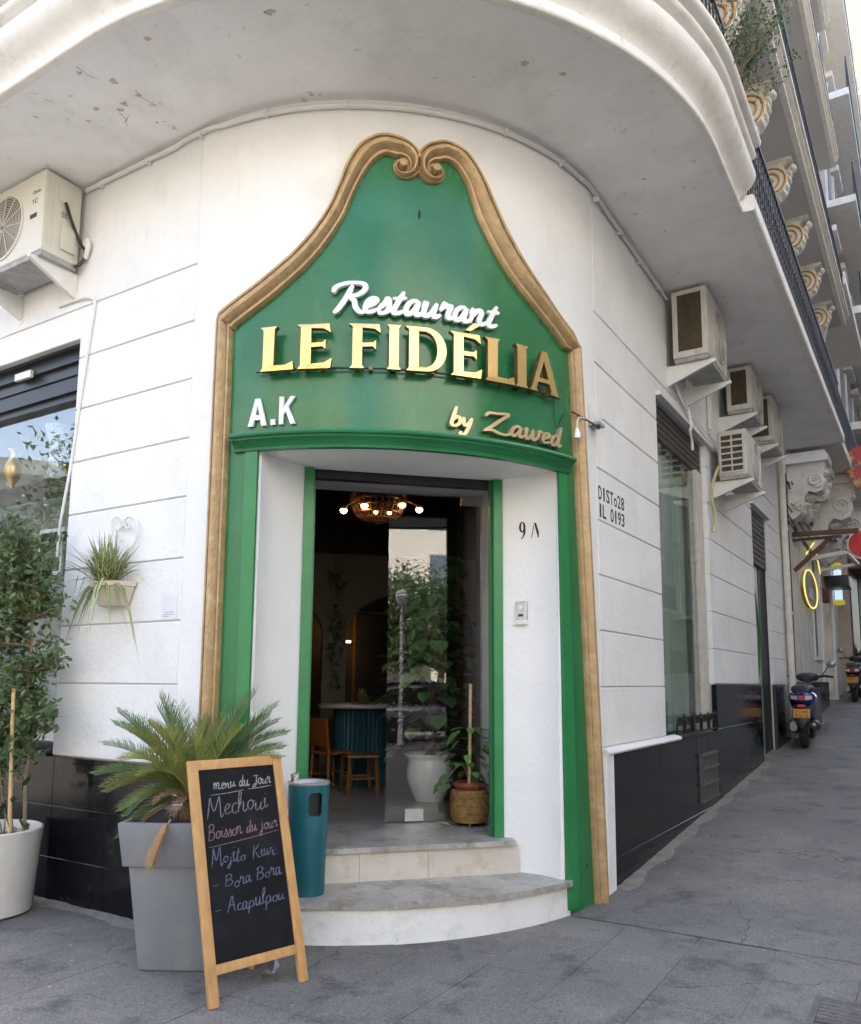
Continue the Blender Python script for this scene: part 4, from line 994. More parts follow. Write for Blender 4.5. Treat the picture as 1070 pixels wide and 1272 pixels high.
chalk('Boisson du jour', 0.14, 0.88, 0.652, 0.034, ch_p, 0.0056, 0.10, 0.06)
chalk_line(0.14, 0.622, 0.88, 0.655, ch_p)
chalk('Mojito. Kiwi:', 0.15, 0.84, 0.545, 0.036, ch_b, 0.0052, 0.2)
chalk('- Bora Bora', 0.13, 0.86, 0.445, 0.036, ch_b, 0.0052, 0.2)
chalk('- Acapulpou', 0.13, 0.86, 0.345, 0.036, ch_b, 0.0056, 0.18)
# ---------------------------------------------------------------- grey planter with sago palm
gp = mat('grey_planter', (0.20, 0.21, 0.225), 0.5, 0.05, 4, 0.03, 60, stain=[((0.30, 0.29, 0.27), 0.6, 3.5, 0.5, 0.7), ((0.36, 0.34, 0.31), 0.6, 40, 0.66, 0.71), ((0.12, 0.12, 0.12), 0.5, 12, 0.63, 0.72)])
soil = mat('soil', (0.035, 0.024, 0.016), 0.95, 0.4, 30, 0.8, 60)
pc = Vector((-1.305, 4.655, 0)); pc = G(pc); prz = R_(-2)
pt = thing('square_planter', 'tall tapered grey square planter with a sago palm behind the chalkboard', 'planter', loc=pc, rz=prz, local=True)
def frustum(mb, a0, a1, z0, z1): return mb.hexa([(sx * a0, sy * a0, z0) for sx, sy in ((-1, -1), (1, -1), (1, 1), (-1, 1))] + [(sx * a1, sy * a1, z1) for sx, sy in ((-1, -1), (1, -1), (1, 1), (-1, 1))])
m = MB(); frustum(m, 0.205, 0.262, 0.0, 0.545); bevel(m.build('planter_body', gp, pt), 0.012, 3)
m = MB(); a = 0.285; b = 0.305
b = 0.312
rings = [[(sx * r, sy * r, z) for sx, sy in ((-1, -1), (1, -1), (1, 1), (-1, 1))] for r, z in ((0.20, 0.54), (a, 0.54), (b, 0.765), (b - 0.025, 0.767), (b - 0.033, 0.73), (0.05, 0.73))]
m.sweep(rings); bevel(m.build('planter_rim', gp, pt), 0.006, 2)
m = MB(); m.box(-0.276, 0.276, -0.276, 0.276, 0.71, 0.742); m.build('soil', soil, pt)
palm_g = mat('palm_green', (0.13, 0.23, 0.085), 0.42, 0.3, 9, rand=0.3, trans=0.3, stain=((0.24, 0.23, 0.07), 0.7, 5, 0.48, 0.68))
palm_y = mat('palm_olive', (0.26, 0.30, 0.085), 0.45, 0.3, 9, rand=0.25, trans=0.3, stain=((0.30, 0.22, 0.07), 0.6, 6, 0.5, 0.7))
palm_d = mat('palm_dry', (0.42, 0.27, 0.13), 0.7, 0.2, 14, rand=0.15, trans=0.15)
sp_ = thing('sago_palm', 'spiky sago palm with stiff feather fronds growing in the grey planter', 'palm', loc=pc + Z * 0.7)
m = MB(); m.lathe([(0.06, -0.05), (0.085, 0.0), (0.09, 0.06), (0.07, 0.13), (0.02, 0.16), (0, 0.16)], 12, pc + Z * 0.71); m.build('trunk', mat('palm_trunk', (0.14, 0.09, 0.05), 0.9, 0.4, 30, 0.8, 50), sp_, smooth=True)
def frond(base, tip, lift, mt, leaf=0.085, n=40, name='frond', wide=0.0085, parent=None, droop=0.0, spread=42, seed=0):
    r_ = random.Random(seed); base = Vector(base); tip = Vector(tip)
    ctl = base + (tip - base) * 0.42 + Z * (lift * 1.15)
    P = lambda t: base * (1 - t) ** 2 + ctl * 2 * t * (1 - t) + tip * t * t
    m = MB(); pts = [P(i / 12) for i in range(13)]; m.tube(pts, [0.007 * (1 - 0.75 * i / 12) for i in range(13)], 5)
    for i in range(n):
        t = 0.14 + 0.86 * i / n; p = P(t); d = (P(min(1, t + 0.02)) - P(t - 0.02)).normalized()
        side = d.cross(Z); side = side.normalized() if side.length > 0.05 else Vector((1, 0, 0)); upv = side.cross(d)
        ln = leaf * (0.45 + 1.1 * math.sin(min(1, (t - 0.05)) * math.pi * 0.88) ) * 0.72 * r_.uniform(0.85, 1.1)
        if t > 0.9: ln *= 0.8
        for sgn in (-1, 1):
            an = R_(spread + r_.uniform(-7, 7) - 14 * t); dr = d * math.cos(an) + side * sgn * math.sin(an) + upv * 0.42
            dr.normalize(); w = d * wide * (1 if t < 0.85 else 0.7); q0 = p; q1 = p + dr * ln * 0.55 + upv * 0.004; q2 = p + dr * ln - Z * (0.012 + droop)
            m.add([q0 - w * 0.4, q0 + w * 0.4, q1 + w * 0.5, q1 - w * 0.5, q2], [(0, 1, 2, 3), (3, 2, 4)])
    return m.build(name, mt, parent, closed=False)
pb = pc + Z * 0.80
tips = [(198, 864, 4.68, .06, 0), (146, 884, 4.62, .10, 0), (118, 963, 4.45, .16, 0), (170, 893, 4.9, .08, 0), (222, 876, 4.98, .04, 0), (262, 892, 4.75, .02, 1), (292, 878, 5.0, .06, 0), (318, 860, 4.95, .08, 0), (345, 876, 4.85, .12, 0), (357, 912, 4.75, .16, 0), (352, 930, 4.6, .16, 0),
        (128, 925, 4.85, .16, 0), (132, 985, 4.50, .18, 1), (150, 945, 4.30, .20, 1), (185, 935, 4.35, .16, 1), (205, 905, 4.45, .1, 1), (238, 905, 4.45, .08, 1), (300, 905, 4.55, .10, 1), (270, 915, 5.1, .1, 0), (330, 905, 5.1, .12, 0), (150, 1008, 4.55, .14, 1), (175, 965, 4.32, .2, 1), (160, 905, 4.7, .12, 0), (335, 890, 4.65, .12, 0), (205, 885, 4.85, .06, 0), (250, 895, 4.95, .05, 1), (142, 900, 4.55, .14, 0), (310, 875, 4.7, .08, 0), (280, 895, 4.6, .06, 1), (185, 900, 4.5, .12, 1)]
for i, (x, y, Y, lf, k) in enumerate(tips):
    tp = px_Y(x, y, Y); frond(pb + Vector((random.uniform(-.04, .04), random.uniform(-.04, .04), random.uniform(-.03, .03))), tp, lf, (palm_g, palm_y)[k], parent=sp_, seed=i, n=50, leaf=0.125)
for i, (x, y, Y, lf, k) in enumerate(tips):
    if i % 2 == 0: frond(pb, px_Y(x + random.uniform(-14, 14) + (245 - x) * 0.12, y + random.uniform(8, 34), Y + random.uniform(-0.15, 0.15)), lf + 0.03, (palm_g, palm_y)[(i // 2) % 2], parent=sp_, seed=100 + i, n=44, leaf=0.115)
for i, (x, y, Y) in enumerate(((170, 1030, 4.5), (215, 1015, 4.42), (255, 1000, 4.4), (190, 1000, 4.38), (245, 1020, 4.38))):
    frond(pb, px_Y(x, y, Y), 0.12, palm_d, parent=sp_, seed=50 + i, n=22, leaf=0.07, name='dry_frond')
frond(px_Y(212, 1018, 4.36), px_Y(193, 1074, 4.30), 0.03, palm_d, parent=sp_, seed=77, n=34, leaf=0.10, name='dry_frond', wide=0.014, spread=34)
# ---------------------------------------------------------------- teal litter bin with cup
teal = mat('teal_metal', (0.008, 0.10, 0.125), 0.38, 0.08, 4, 0.02, 30, rvar=0.06, stain=[((0.03, 0.14, 0.155), 0.6, 4, 0.5, 0.7), ((0.10, 0.16, 0.16), 0.6, 60, 0.67, 0.71)])
bc = px_Y(380.5, 1117, 5.06); bc = Vector((bc.x, bc.y, 0.285))
bi = thing('litter_bin', 'teal cylindrical litter bin with a side slot standing on the lower step', 'bin', loc=bc)
m = MB(); BHT = 0.655; nseg = 48; prof_r = lambda z: 0.106 + 0.020 * z / BHT
az = math.atan2(-bc.y, -bc.x) + R_(20)
zsl = [0.0, 0.1, 0.2, 0.3, 0.4] + [0.44 + 0.0085 * k for k in range(22)] + [BHT - 0.01]
nseg = 144
rows = [[bc + Vector((math.cos(2 * math.pi * k / nseg) * prof_r(z), math.sin(2 * math.pi * k / nseg) * prof_r(z), z)) for k in range(nseg)] for z in zsl]
for rw in rows: m.v += rw
def in_slot(k, z):                                    # rounded rectangular slot
    a = ((k + 0.5) / nseg * 2 * math.pi - az + math.pi) % (2 * math.pi) - math.pi
    x_ = abs(a * 0.125); y_ = abs(z - 0.533); hw_, hh_, rr3 = 0.043, 0.066, 0.022
    dx_, dy_ = max(0, x_ - (hw_ - rr3)), max(0, y_ - (hh_ - rr3)); return dx_ * dx_ + dy_ * dy_ < rr3 * rr3
for i in range(len(rows) - 1):
    for k in range(nseg):
        if in_slot(k, (zsl[i] + zsl[i + 1]) / 2): continue
        k2 = (k + 1) % nseg; m.f.append((i * nseg + k, i * nseg + k2, (i + 1) * nseg + k2, (i + 1) * nseg + k))
m.f.append(tuple(range(nseg)))
bo = m.build('bin_body', teal, bi, smooth=True, angle=40, closed=False)
m = MB(); m.lathe([(0.088, 0.02), (0.095, 0.30), (0.10, BHT - 0.05)], 32, bc); m.build('inner_liner', mat('liner_black', (0.01, 0.01, 0.011), 0.6), bi, smooth=True, closed=False)
m = MB(); m.lathe([(0.10, BHT - 0.05), (0.127, BHT - 0.012), (0.1295, BHT - 0.006), (0.129, BHT), (0.122, BHT + 0.003), (0.112, BHT - 0.004), (0.105, BHT - 0.02), (0.0, BHT - 0.022)], 40, bc); m.build('ashtray_lid', mat('bin_steel', (0.42, 0.42, 0.41), 0.4, 0.2, 12, metal=0.6), bi, smooth=True)
cup = thing('paper_cup', 'white paper cup with black print left on top of the teal bin', 'cup', loc=bc + Vector((-0.085, -0.01, BHT - 0.01)))
q = bc + Vector((-0.086, -0.02, BHT - 0.015)); m = MB(); m.lathe([(0.020, 0), (0.026, 0.062), (0.028, 0.066), (0.026, 0.066), (0.019, 0.004), (0, 0.004)], 20, q)
m.build('cup_body', mat('paper_white', (0.75, 0.74, 0.72), 0.6, 0.03, 9, stain=((0.03, 0.03, 0.03), 0.95, 55, 0.52, 0.56)), cup, smooth=True)
# ---------------------------------------------------------------- white round planter and small-leaved tree
wp = mat('white_planter', (0.66, 0.64, 0.60), 0.55, 0.04, 3, 0.05, 40, stain=[((0.48, 0.43, 0.35), 0.5, 2.0, 0.52, 0.75), ((0.40, 0.34, 0.26), 0.5, 9, 0.62, 0.78)])
wc = G(Vector((-2.91, 5.50, 0)))
wpo = thing('round_planter', 'white round planter with rough rim below the display window', 'planter', loc=wc)
m = MB(); m.lathe([(0.285, 0.006), (0.300, 0.015), (0.305, 0.12), (0.322, 0.35), (0.337, 0.53), (0.325, 0.537), (0.312, 0.515), (0.305, 0.42), (0.0, 0.42)], 56, wc); m.build('planter_body', wp, wpo, smooth=True)
m = MB(); m.lathe([(0.306, 0.40), (0.306, 0.455), (0.15, 0.465), (0.0, 0.47)], 28, wc); m.build('soil', soil, wpo, smooth=True)
stone = mat('pebble', (0.45, 0.40, 0.33), 0.8, 0.15, 12, rand=0.15)
for k in range(9):
    a = R_(-100 + k * 26); r = 0.24; m = MB(); c0 = wc + Vector((math.cos(a) * r, math.sin(a) * r, 0.475))
    m.lathe([(0, -0.03), (0.03, -0.02), (0.045, 0.0), (0.03, 0.022), (0, 0.03)], 8, c0, sx=1.0 + 0.3 * math.sin(k), sy=0.8); m.build('stone', stone, wpo, smooth=True)
bark = mat('thin_bark', (0.25, 0.19, 0.12), 0.85, 0.25, 14, 0.4, 60)
leaf_d = mat('tree_leaf', (0.11, 0.18, 0.065), 0.36, 0.45, 9, trans=0.25, stain=[((0.20, 0.23, 0.09), 0.7, 14, 0.5, 0.66), ((0.04, 0.075, 0.03), 0.6, 5, 0.52, 0.7)])
bamboo = mat('bamboo', (0.60, 0.42, 0.20), 0.5, 0.15, 20, stain=((0.42, 0.26, 0.11), 0.6, 9, 0.55, 0.7))
def stake(p0, p1, r, name='bamboo_stake', parent=None):
    m = MB(); p0, p1 = Vector(p0), Vector(p1); pts = []; rs = []
    for i in range(25):
        t = i / 24; pts.append(p0 + (p1 - p0) * t); rs.append(r * (1.12 if i % 6 == 0 else 1.0))
    m.tube(pts, rs, 8); return m.build(name, bamboo, parent, smooth=True)
tr = thing('potted_tree', 'small-leaved evergreen tree in the white round planter before the display window', 'tree', loc=wc + Z * 0.45)
tb = px_Y(30, 1035, 5.55); tb = Vector((tb.x, tb.y, 0.48))
def twig(m, a, b, r0, r1, n=5, wig=0.03, rr=None):
    a, b = Vector(a), Vector(b); pts = []
    for i in range(n + 1):
        t = i / n; pts.append(a + (b - a) * t + Vector((rr.uniform(-wig, wig), rr.uniform(-wig, wig), 0)) * math.sin(t * math.pi))
    m.tube(pts, [r0 + (r1 - r0) * i / n for i in range(n + 1)], 6); return pts
def leaf_quad(m, p, d, up, ln, w):
    s_ = d.cross(up)
    s_ = s_.normalized() if s_.length > 1e-3 else Vector((1, 0, 0)); u2 = s_.cross(d)
    m.add([p, p + d * ln * 0.5 + s_ * w * 0.5 - u2 * 0.0, p + d * ln - u2 * ln * 0.12, p + d * ln * 0.5 - s_ * w * 0.5, p + d * ln * 0.5 + u2 * w * -0.12], [(0, 1, 4), (1, 2, 4), (2, 3, 4), (3, 0, 4)])
def rdir(r_, up=0.2):
    v = Vector((r_.gauss(0, 1), r_.gauss(0, 1), r_.gauss(0, 1) + up)); return v.normalized()
rt = random.Random(21); mt_ = MB(); mlv = MB()
top = px_Y(40, 770, 5.6)
trunk = twig(mt_, tb, top, 0.014, 0.009, 8, 0.02, rt)
cps = []
for i in range(210):
    z = rt.uniform(1.0, 2.66); f = (z - 1.05) / 1.7
    half = 0.50 * math.sin(min(1, max(0.05, f * 0.85 + 0.15)) * math.pi) ** 0.7
    c0 = Vector((-2.94 + rt.gauss(0, 0.42) * half * 1.25, 5.60 + rt.gauss(0, 0.42) * half * 0.75, z))
    if c0.y > 6.0 + (-2.9 - c0.x) * 0.6 - 0.12: c0.y -= 0.25
    if c0.x > -2.46: c0.x -= 0.2
    cps.append(c0)
for c0 in cps:
    st_ = min(trunk[2:], key=lambda q: (q - c0).length + (0.4 if q.z > c0.z else 0))
    P = twig(mt_, st_, c0, 0.006, 0.002, 4, 0.05, rt)
    for k in range(34):
        t = rt.uniform(0.4, 1.08); p = P[0] + (P[-1] - P[0]) * t + Vector((rt.gauss(0, .03), rt.gauss(0, .03), rt.gauss(0, .04)))
        leaf_quad(mlv, p, rdir(rt, 0.3), rdir(rt, 1.0), rt.uniform(0.036, 0.078), rt.uniform(0.020, 0.036))
mt_.build('trunk', bark, tr, smooth=True); mlv.build('crown', leaf_d, tr, closed=False)
bigl = mat('broad_leaf', (0.05, 0.11, 0.03), 0.35, 0.3, 6, rand=0.3, trans=0.2)
ug = thing('young_shrub', 'low broad-leaved shrub at the foot of the potted tree in the white planter', 'shrub', loc=wc + Vector((0.12, 0, 0.46)))
for i in range(34):
    p = wc + Vector((rt.uniform(-0.15, 0.22), rt.uniform(-0.2, 0.15), rt.uniform(0.55, 1.0))); m = MB(); d = rdir(rt, 0.1); leaf_quad(m, p, d, Z, rt.uniform(0.09, 0.16), rt.uniform(0.04, 0.06)); m.build('leaf', bigl, ug, closed=False)
m = MB()
for i in range(14): twig(m, wc + Vector((rt.uniform(-.05, .15), rt.uniform(-.1, .1), 0.45)), wc + Vector((rt.uniform(-.15, .25), rt.uniform(-.2, .15), rt.uniform(0.75, 1.15))), 0.005, 0.002, 4, 0.04, rt)
m.build('stems', bark, ug, smooth=True)
sk = stake(px_Y(11, 1040, 5.42), px_Y(17, 852, 5.42), 0.012); tag(sk, 'upright bamboo stake stuck in the white round planter', 'stake')
# ---------------------------------------------------------------- hanging spider plant
hp = thing('hanging_pot', 'half-round cream plastic pot hung on the white wall with a spider plant', 'pot', loc=FL(0.66, 0.1, 2.02))
cpot = mat('cream_plastic', (0.62, 0.56, 0.46), 0.5, 0.06, 6, 0.05, 30, stain=((0.40, 0.30, 0.20), 0.6, 6, 0.55, 0.75, (8, 8, 0.8)))
HS, HZ0, HZ1 = 0.76, 2.045, 2.205
sA, _ = px_L(110, 735, 0.13); sB, _ = px_L(163, 735, 0.13); HS = (sA + sB) / 2 + 0.075; HW = abs(sA - sB) / 2 * 0.86
m = MB(FL); rings = []
for r, z in ((0.62, HZ0), (0.66, HZ0 + 0.01), (0.93, HZ1 - 0.035), (1.0, HZ1 - 0.03), (1.03, HZ1), (0.97, HZ1), (0.93, HZ1 - 0.02), (0.2, HZ1 - 0.03)):
    rings.append([(HS + math.cos(R_(a)) * HW * r, 0.012 + max(0.0, math.sin(R_(a))) ** 0.8 * 0.16 * r, z) for a in [i * 180 / 14 for i in range(15)]])
m.sweep(rings); m.build('pot_body', cpot, hp, smooth=True, angle=35)
br = thing('scroll_bracket', 'white wrought iron heart-shaped scroll bracket on the wall above the hanging pot', 'bracket', loc=FL(0.62, 0.02, 2.5))
wi = mat('white_iron', (0.70, 0.69, 0.66), 0.5, 0.06, 10, stain=((0.35, 0.25, 0.15), 0.5, 20, 0.6, 0.75))
def Lpx(x, y, o): s, z = px_L(x, y, o); return (s, o, z)
pathA = [(156, 702), (163, 685), (170, 668), (171, 652), (165, 643), (158, 643), (155, 650), (158, 657), (163, 655)]
pathB = [(150, 672), (140, 660), (139, 648), (145, 642), (151, 645), (152, 653), (147, 658), (144, 654)]
for pa in (pathA, pathB):
    m = MB(FL); m.tube([tuple(v) for v in smoothpath([Lpx(x, y, 0.03) for x, y in pa], 5)], 0.0075, 6); m.build('scroll_rod', wi, br, smooth=True)
m = MB(FL); s, o, z = Lpx(154, 652, 0.015); m.box(s - 0.015, s + 0.015, 0.0, 0.036, z - 0.012, z + 0.012); m.build('wall_mount', wi, br)
m = MB(FL); s, o, z = Lpx(156, 702, 0.03); m.tube([(s, 0.03, z), (s - 0.0, 0.03, z - 0.06), (s, 0.02, HZ1 - 0.02)], 0.006, 6); m.build('hanger_rod', wi, br, smooth=True)
sg_ = mat('spider_green', (0.14, 0.20, 0.06), 0.42, 0.25, 12, rand=0.2, trans=0.2); sc_ = mat('spider_cream', (0.68, 0.66, 0.38), 0.45, 0.15, 12, rand=0.15, trans=0.2)
spd = thing('spider_plant', 'variegated spider plant with arching striped leaves in the hanging pot', 'plant', loc=FL(HS, 0.1, HZ1))
rs_ = random.Random(4)
def blade(base, d, ln, w, droop, mats_, parent, name='leaf', n=6):
    m = MB(); d = Vector(d).normalized(); s_ = d.cross(Z); s_ = s_.normalized() if s_.length > 0.05 else Vector((1, 0, 0))
    rows = []
    for i in range(n + 1):
        t = i / n; p = Vector(base) + d * ln * t - Z * droop * ln * t * t; ww = w * (0.5 + 0.8 * math.sin(min(1, t * 0.9 + 0.1) * math.pi) * 0.6) * (1 - t ** 3 * 0.9)
        dip = Z * -0.15 * ww; rows.append([p - s_ * ww / 2, p - s_ * ww / 6 + dip, p + s_ * ww / 6 + dip, p + s_ * ww / 2])
    m.sweep(rows, closed_profile=False, caps=False); o = m.build(name, mats_[0], parent, closed=False)
    if len(mats_) > 1:
        o.data.materials.append(mats_[1])
        for k, pg in enumerate(o.data.polygons):
            if k % 3 == 1: pg.material_index = 1
    return o
for i in range(210):
    a = rs_.uniform(-20, 200); el = rs_.uniform(25, 88); ba = FL(HS + rs_.uniform(-.06, .06), 0.09 + rs_.uniform(-.05, .05), HZ1 - 0.02)
    d = (uL * math.cos(R_(a)) + nL * abs(math.sin(R_(a))) * 0.9 - nL * 0.12) * math.cos(R_(el)) + Z * math.sin(R_(el))
    L_ = rs_.uniform(0.26, 0.47); dr = rs_.uniform(0.1, 0.5) + (1.1 if el < 40 and rs_.random() < 0.6 else 0)
    b_ = blade(ba, d, L_, rs_.uniform(0.013, 0.021), dr, (sg_, sc_), spd)
for x0, y0, x1, y1 in ((97, 715, 90, 742), (106, 715, 97, 738), (172, 712, 181, 722), (150, 725, 162, 738), (120, 700, 95, 690)):
    a = Vector(FL(*Lpx(x0, y0, 0.14))); b = Vector(FL(*Lpx(x1, y1, 0.15))); m = MB(); blade(a, b - a, (b - a).length, 0.010, 0.1, (sc_, sg_), spd)
# ---------------------------------------------------------------- air conditioners
ac_w = mat('ac_white', (0.66, 0.63, 0.55), 0.45, 0.03, 4, 0.01, 30, rand=0.04, stain=[((0.45, 0.41, 0.33), 0.4, 4, 0.55, 0.8, (3, 3, 0.6)), ((0.30, 0.26, 0.2), 0.4, 22, 0.68, 0.8)])
ac_o = mat('ac_old_white', (0.56, 0.54, 0.49), 0.5, 0.06, 4, 0.03, 30, rand=0.05, stain=[((0.26, 0.23, 0.19), 0.7, 6, 0.5, 0.75, (4, 4, 0.8)), ((0.12, 0.10, 0.08), 0.5, 20, 0.64, 0.8)])
coil = mat('dirty_coil', (0.10, 0.075, 0.045), 0.7, 0.3, 18, 0.8, 160)
ac_b = mat('ac_underside', (0.36, 0.36, 0.35), 0.6, 0.2, 10, stain=((0.12, 0.11, 0.10), 0.7, 9, 0.5, 0.72))
def ac_unit(F, s0, s1, o0, o1, z0, z1, label, body_mat, style, group='air conditioners bracketed to the walls'):
    t = thing('air_conditioner', label, 'air conditioner', loc=F((s0 + s1) / 2, 0, z0), group=group)
    m = MB(F); m.box(s0, s1, o0, o1, z0 + 0.035, z1); bevel(m.build('casing', body_mat, t), 0.016, 3)
    m = MB(F); m.box(s0 + 0.01, s1 - 0.01, o0 + 0.01, o1 - 0.012, z0, z0 + 0.036); m.build('base_pan', ac_b, t)
    # near end face at s0: frame and coil, or louvred window
    if style == 'coil':
        a0, a1, b0, b1 = o0 + 0.055, o1 - 0.055, z0 + 0.10, z1 - 0.05
        m = MB(F); m.box(s0 - 0.004, s0 + 0.02, a0, a1, b0, b1); m.build('coil', coil, t)
        m = MB(F)
        n = int((b1 - b0) / 0.028)
        for k in range(n + 1):
            z = b0 + (b1 - b0) * k / n; m.box(s0 - 0.007, s0 - 0.004, a0, a1, z - 0.002, z + 0.002)
        for k in range(7):
            a = a0 + (a1 - a0) * k / 6; m.box(s0 - 0.0085, s0 - 0.007, a - 0.0015, a + 0.0015, b0, b1)
        tag(m.build('guard_wire', coil, t), kind='stuff')
        for (c0, c1, e0, e1) in ((o0 + 0.004, a0, z0 + 0.04, z1 - 0.005), (a1, o1 - 0.004, z0 + 0.04, z1 - 0.005), (a0, a1, b1, z1 - 0.005), (a0, a1, z0 + 0.04, b0)):
            m = MB(F); m.box(s0 - 0.010, s0 + 0.01, c0 + 0.0005, c1 - 0.0005, e0, e1); m.build('end_frame', body_mat, t)
    elif style == 'louvre':
        a0, a1, b0, b1 = o0 + 0.03, o1 - 0.035, z0 + 0.08, z1 - 0.05
        m = MB(F); m.box(s0 - 0.002, s0 + 0.02, a0, a1, b0, b1); m.build('coil', coil, t)
        for k in range(7):
            z = b0 + (b1 - b0) * k / 6; m = MB(F); m.box(s0 - 0.016, s0 - 0.002, a0 - 0.008, a1 + 0.008, z - 0.010, z + 0.010); m.build('louvre_bar', body_mat, t)
        for a in (a0, (a0 + a1) / 2, a1):
            m = MB(F); m.box(s0 - 0.018, s0 - 0.002, a - 0.008, a + 0.008, b0 - 0.012, b1 + 0.012); m.build('louvre_post', body_mat, t)
    elif style == 'end':
        m = MB(F); m.box(s0 - 0.006, s0, o0 + 0.09, o0 + 0.20, z1 - 0.20, z1 - 0.07); bevel(m.build('terminal_cover', body_mat, t), 0.003)
        m = MB(F); m.box(s0 - 0.03, s0, o0 + 0.05, o0 + 0.165, z0 + 0.10, z0 + 0.29); bevel(m.build('valve_cover', body_mat, t), 0.006)
        m = MB(F); m.box(s0 - 0.003, s0, o0 + 0.115, o0 + 0.165, z0 + 0.36, z0 + 0.41); m.build('rating_label', mat('grey_label', (0.35, 0.35, 0.35), 0.5), t)
        for o_ in (o0 + 0.225, o0 + 0.25, o0 + 0.275):
            m = MB(F); m.box(s0 - 0.003, s0, o_, o_ + 0.010, z0 + 0.09, z1 - 0.05); m.build('pressed_rib', body_mat, t)
    # fan side facing the street
    fc = ((s0 * 0.40 + s1 * 0.60), (z0 + z1) / 2 + 0.01); fr = min(0.255, (z1 - z0) / 2 - 0.06)
    def FN(x, y, h): return F(fc[0] + x, o1 + h, fc[1] + y)
    m = MB(); rings = []
    for r, h in ((fr * 1.05, 0.0), (fr * 1.05, 0.012), (fr, 0.014), (fr * 0.97, 0.001)):
        rings.append([FN(r * math.cos(R_(a)), r * math.sin(R_(a)), h) for a in range(0, 360, 10)])
    m.sweep(rings, caps=False); m.build('fan_ring', body_mat, t, smooth=True, closed=False)
    m = MB(); m.sweep([[FN(r * math.cos(R_(a)), r * math.sin(R_(a)), 0.002) for a in range(0, 360, 12)] for r in (fr * 0.97, 0.001)], caps=False); m.build('fan_opening', mat('fan_dark', (0.16, 0.145, 0.125), 0.7, 0.1, 6), t, closed=False)
    m = MB()
    for k in range(1, 13): 
        r = fr * k / 13; m.tube([FN(r * math.cos(R_(a)), r * math.sin(R_(a)), 0.012) for a in range(0, 361, 12)], 0.0022, 4, caps=False)
    for k in range(12): m.tube([FN(0.02 * math.cos(R_(k * 30)), 0.02 * math.sin(R_(k * 30)), 0.014), FN(fr * math.cos(R_(k * 30 + 8)), fr * math.sin(R_(k * 30 + 8)), 0.014)], 0.003, 4)
    tag(m.build('fan_guard', body_mat, t, closed=False), kind='stuff')
    for sb in (s0 + 0.07, s1 - 0.07):
        m = MB(F); m.prism([(0.004, z0 - 0.20), (0.004, z0 - 0.002), (o1 + 0.045, z0 - 0.002), (o1 + 0.045, z0 - 0.026)], sb - 0.017, sb + 0.017, axis=0); 
        bo_ = m.build('wall_bracket', white_pvc, t)
        m = MB(F); m.box(sb - 0.03, sb + 0.03, 0.0, 0.005, z0 - 0.23, z0 + 0.22); m.build('bracket_plate', white_pvc, bo_)
    return t
acl = ac_unit(FL, 1.30, 2.16, 0.04, 0.35, 4.665, 5.345, 'cream air conditioner above the display window with a dark cable down its side', ac_w, 'end')
m = MB(FL); m.tube([tuple(v) for v in smoothpath([(1.29, 0.18, 5.15), (1.275, 0.15, 5.05), (1.27, 0.10, 4.95), (1.265, 0.05, 4.87), (1.24, 0.03, 4.82), (1.245, 0.028, 4.76), (1.27, 0.05, 4.70), (1.30, 0.07, 4.685)], 5)], 0.013, 7); m.build('cable', dark, acl, smooth=True)
m = MB(FL); m.tube([tuple(v) for v in smoothpath([(1.24, 0.02, 4.76), (1.21, 0.03, 4.80), (1.20, 0.03, 4.86), (1.225, 0.03, 4.90), (1.26, 0.025, 4.87), (1.24, 0.02, 4.80)], 5)], 0.02, 7); m.build('taped_joint', white_pvc, acl, smooth=True)
m = MB(FL); m.box(1.38, 1.465, 0.3505, 0.352, 4.98, 5.015); m.build('brand_plate', dark, acl)
for z_, w_, a in ((5.195, 0.10, 'Clevia'), (5.115, 0.07, 'YC')):
    vs, fs = font_mesh(a, 0.01); vs, fs = weld(vs, fs); w0 = min(v[0] for v in vs); w1 = max(v[0] for v in vs); m = MB(); k = w_ / (w1 - w0)
    m.add(vs, fs, lambda x, y, d: FL(1.45 - (x - w0) * k, 0.3505 + d * 0.1, z_ - 0.02 + y * k)); tag(m.build('printed_mark', dark, acl), kind='stuff')
ac_unit(FR, 1.95, 2.77, 0.085, 0.42, 4.615, 5.335, 'largest dirty-coiled air conditioner over the shop window on the right-hand wall', ac_o, 'coil')
ac_unit(FR, 4.22, 4.98, 0.11, 0.40, 4.76, 5.33, 'dirty-coiled air conditioner above the unit with the louvred end', ac_o, 'coil')
ac_unit(FR, 5.42, 6.24, 0.12, 0.44, 4.68, 5.33, 'weathered air conditioner above the brown roller shutter', ac_o, 'coil')
ac_unit(FR, 3.62, 4.50, 0.11, 0.42, 3.82, 4.38, 'air conditioner with a louvred end grille beside the shop window', ac_o, 'louvre')
hose = mat('yellow_hose', (0.55, 0.47, 0.22), 0.5, 0.15, 10)
hz_ = thing('drain_hose', 'yellowed drain hose hanging below the louvred air conditioner', 'hose', loc=FR(3.58, 0.05, 3.4))
m = MB(FR); m.tube([tuple(v) for v in smoothpath([(3.60, 0.12, 3.98), (3.57, 0.06, 3.80), (3.56, 0.04, 3.62), (3.60, 0.05, 3.48), (3.63, 0.045, 3.36), (3.60, 0.03, 3.24)], 5)], 0.017, 7); m.build('hose', hose, hz_, smooth=True)
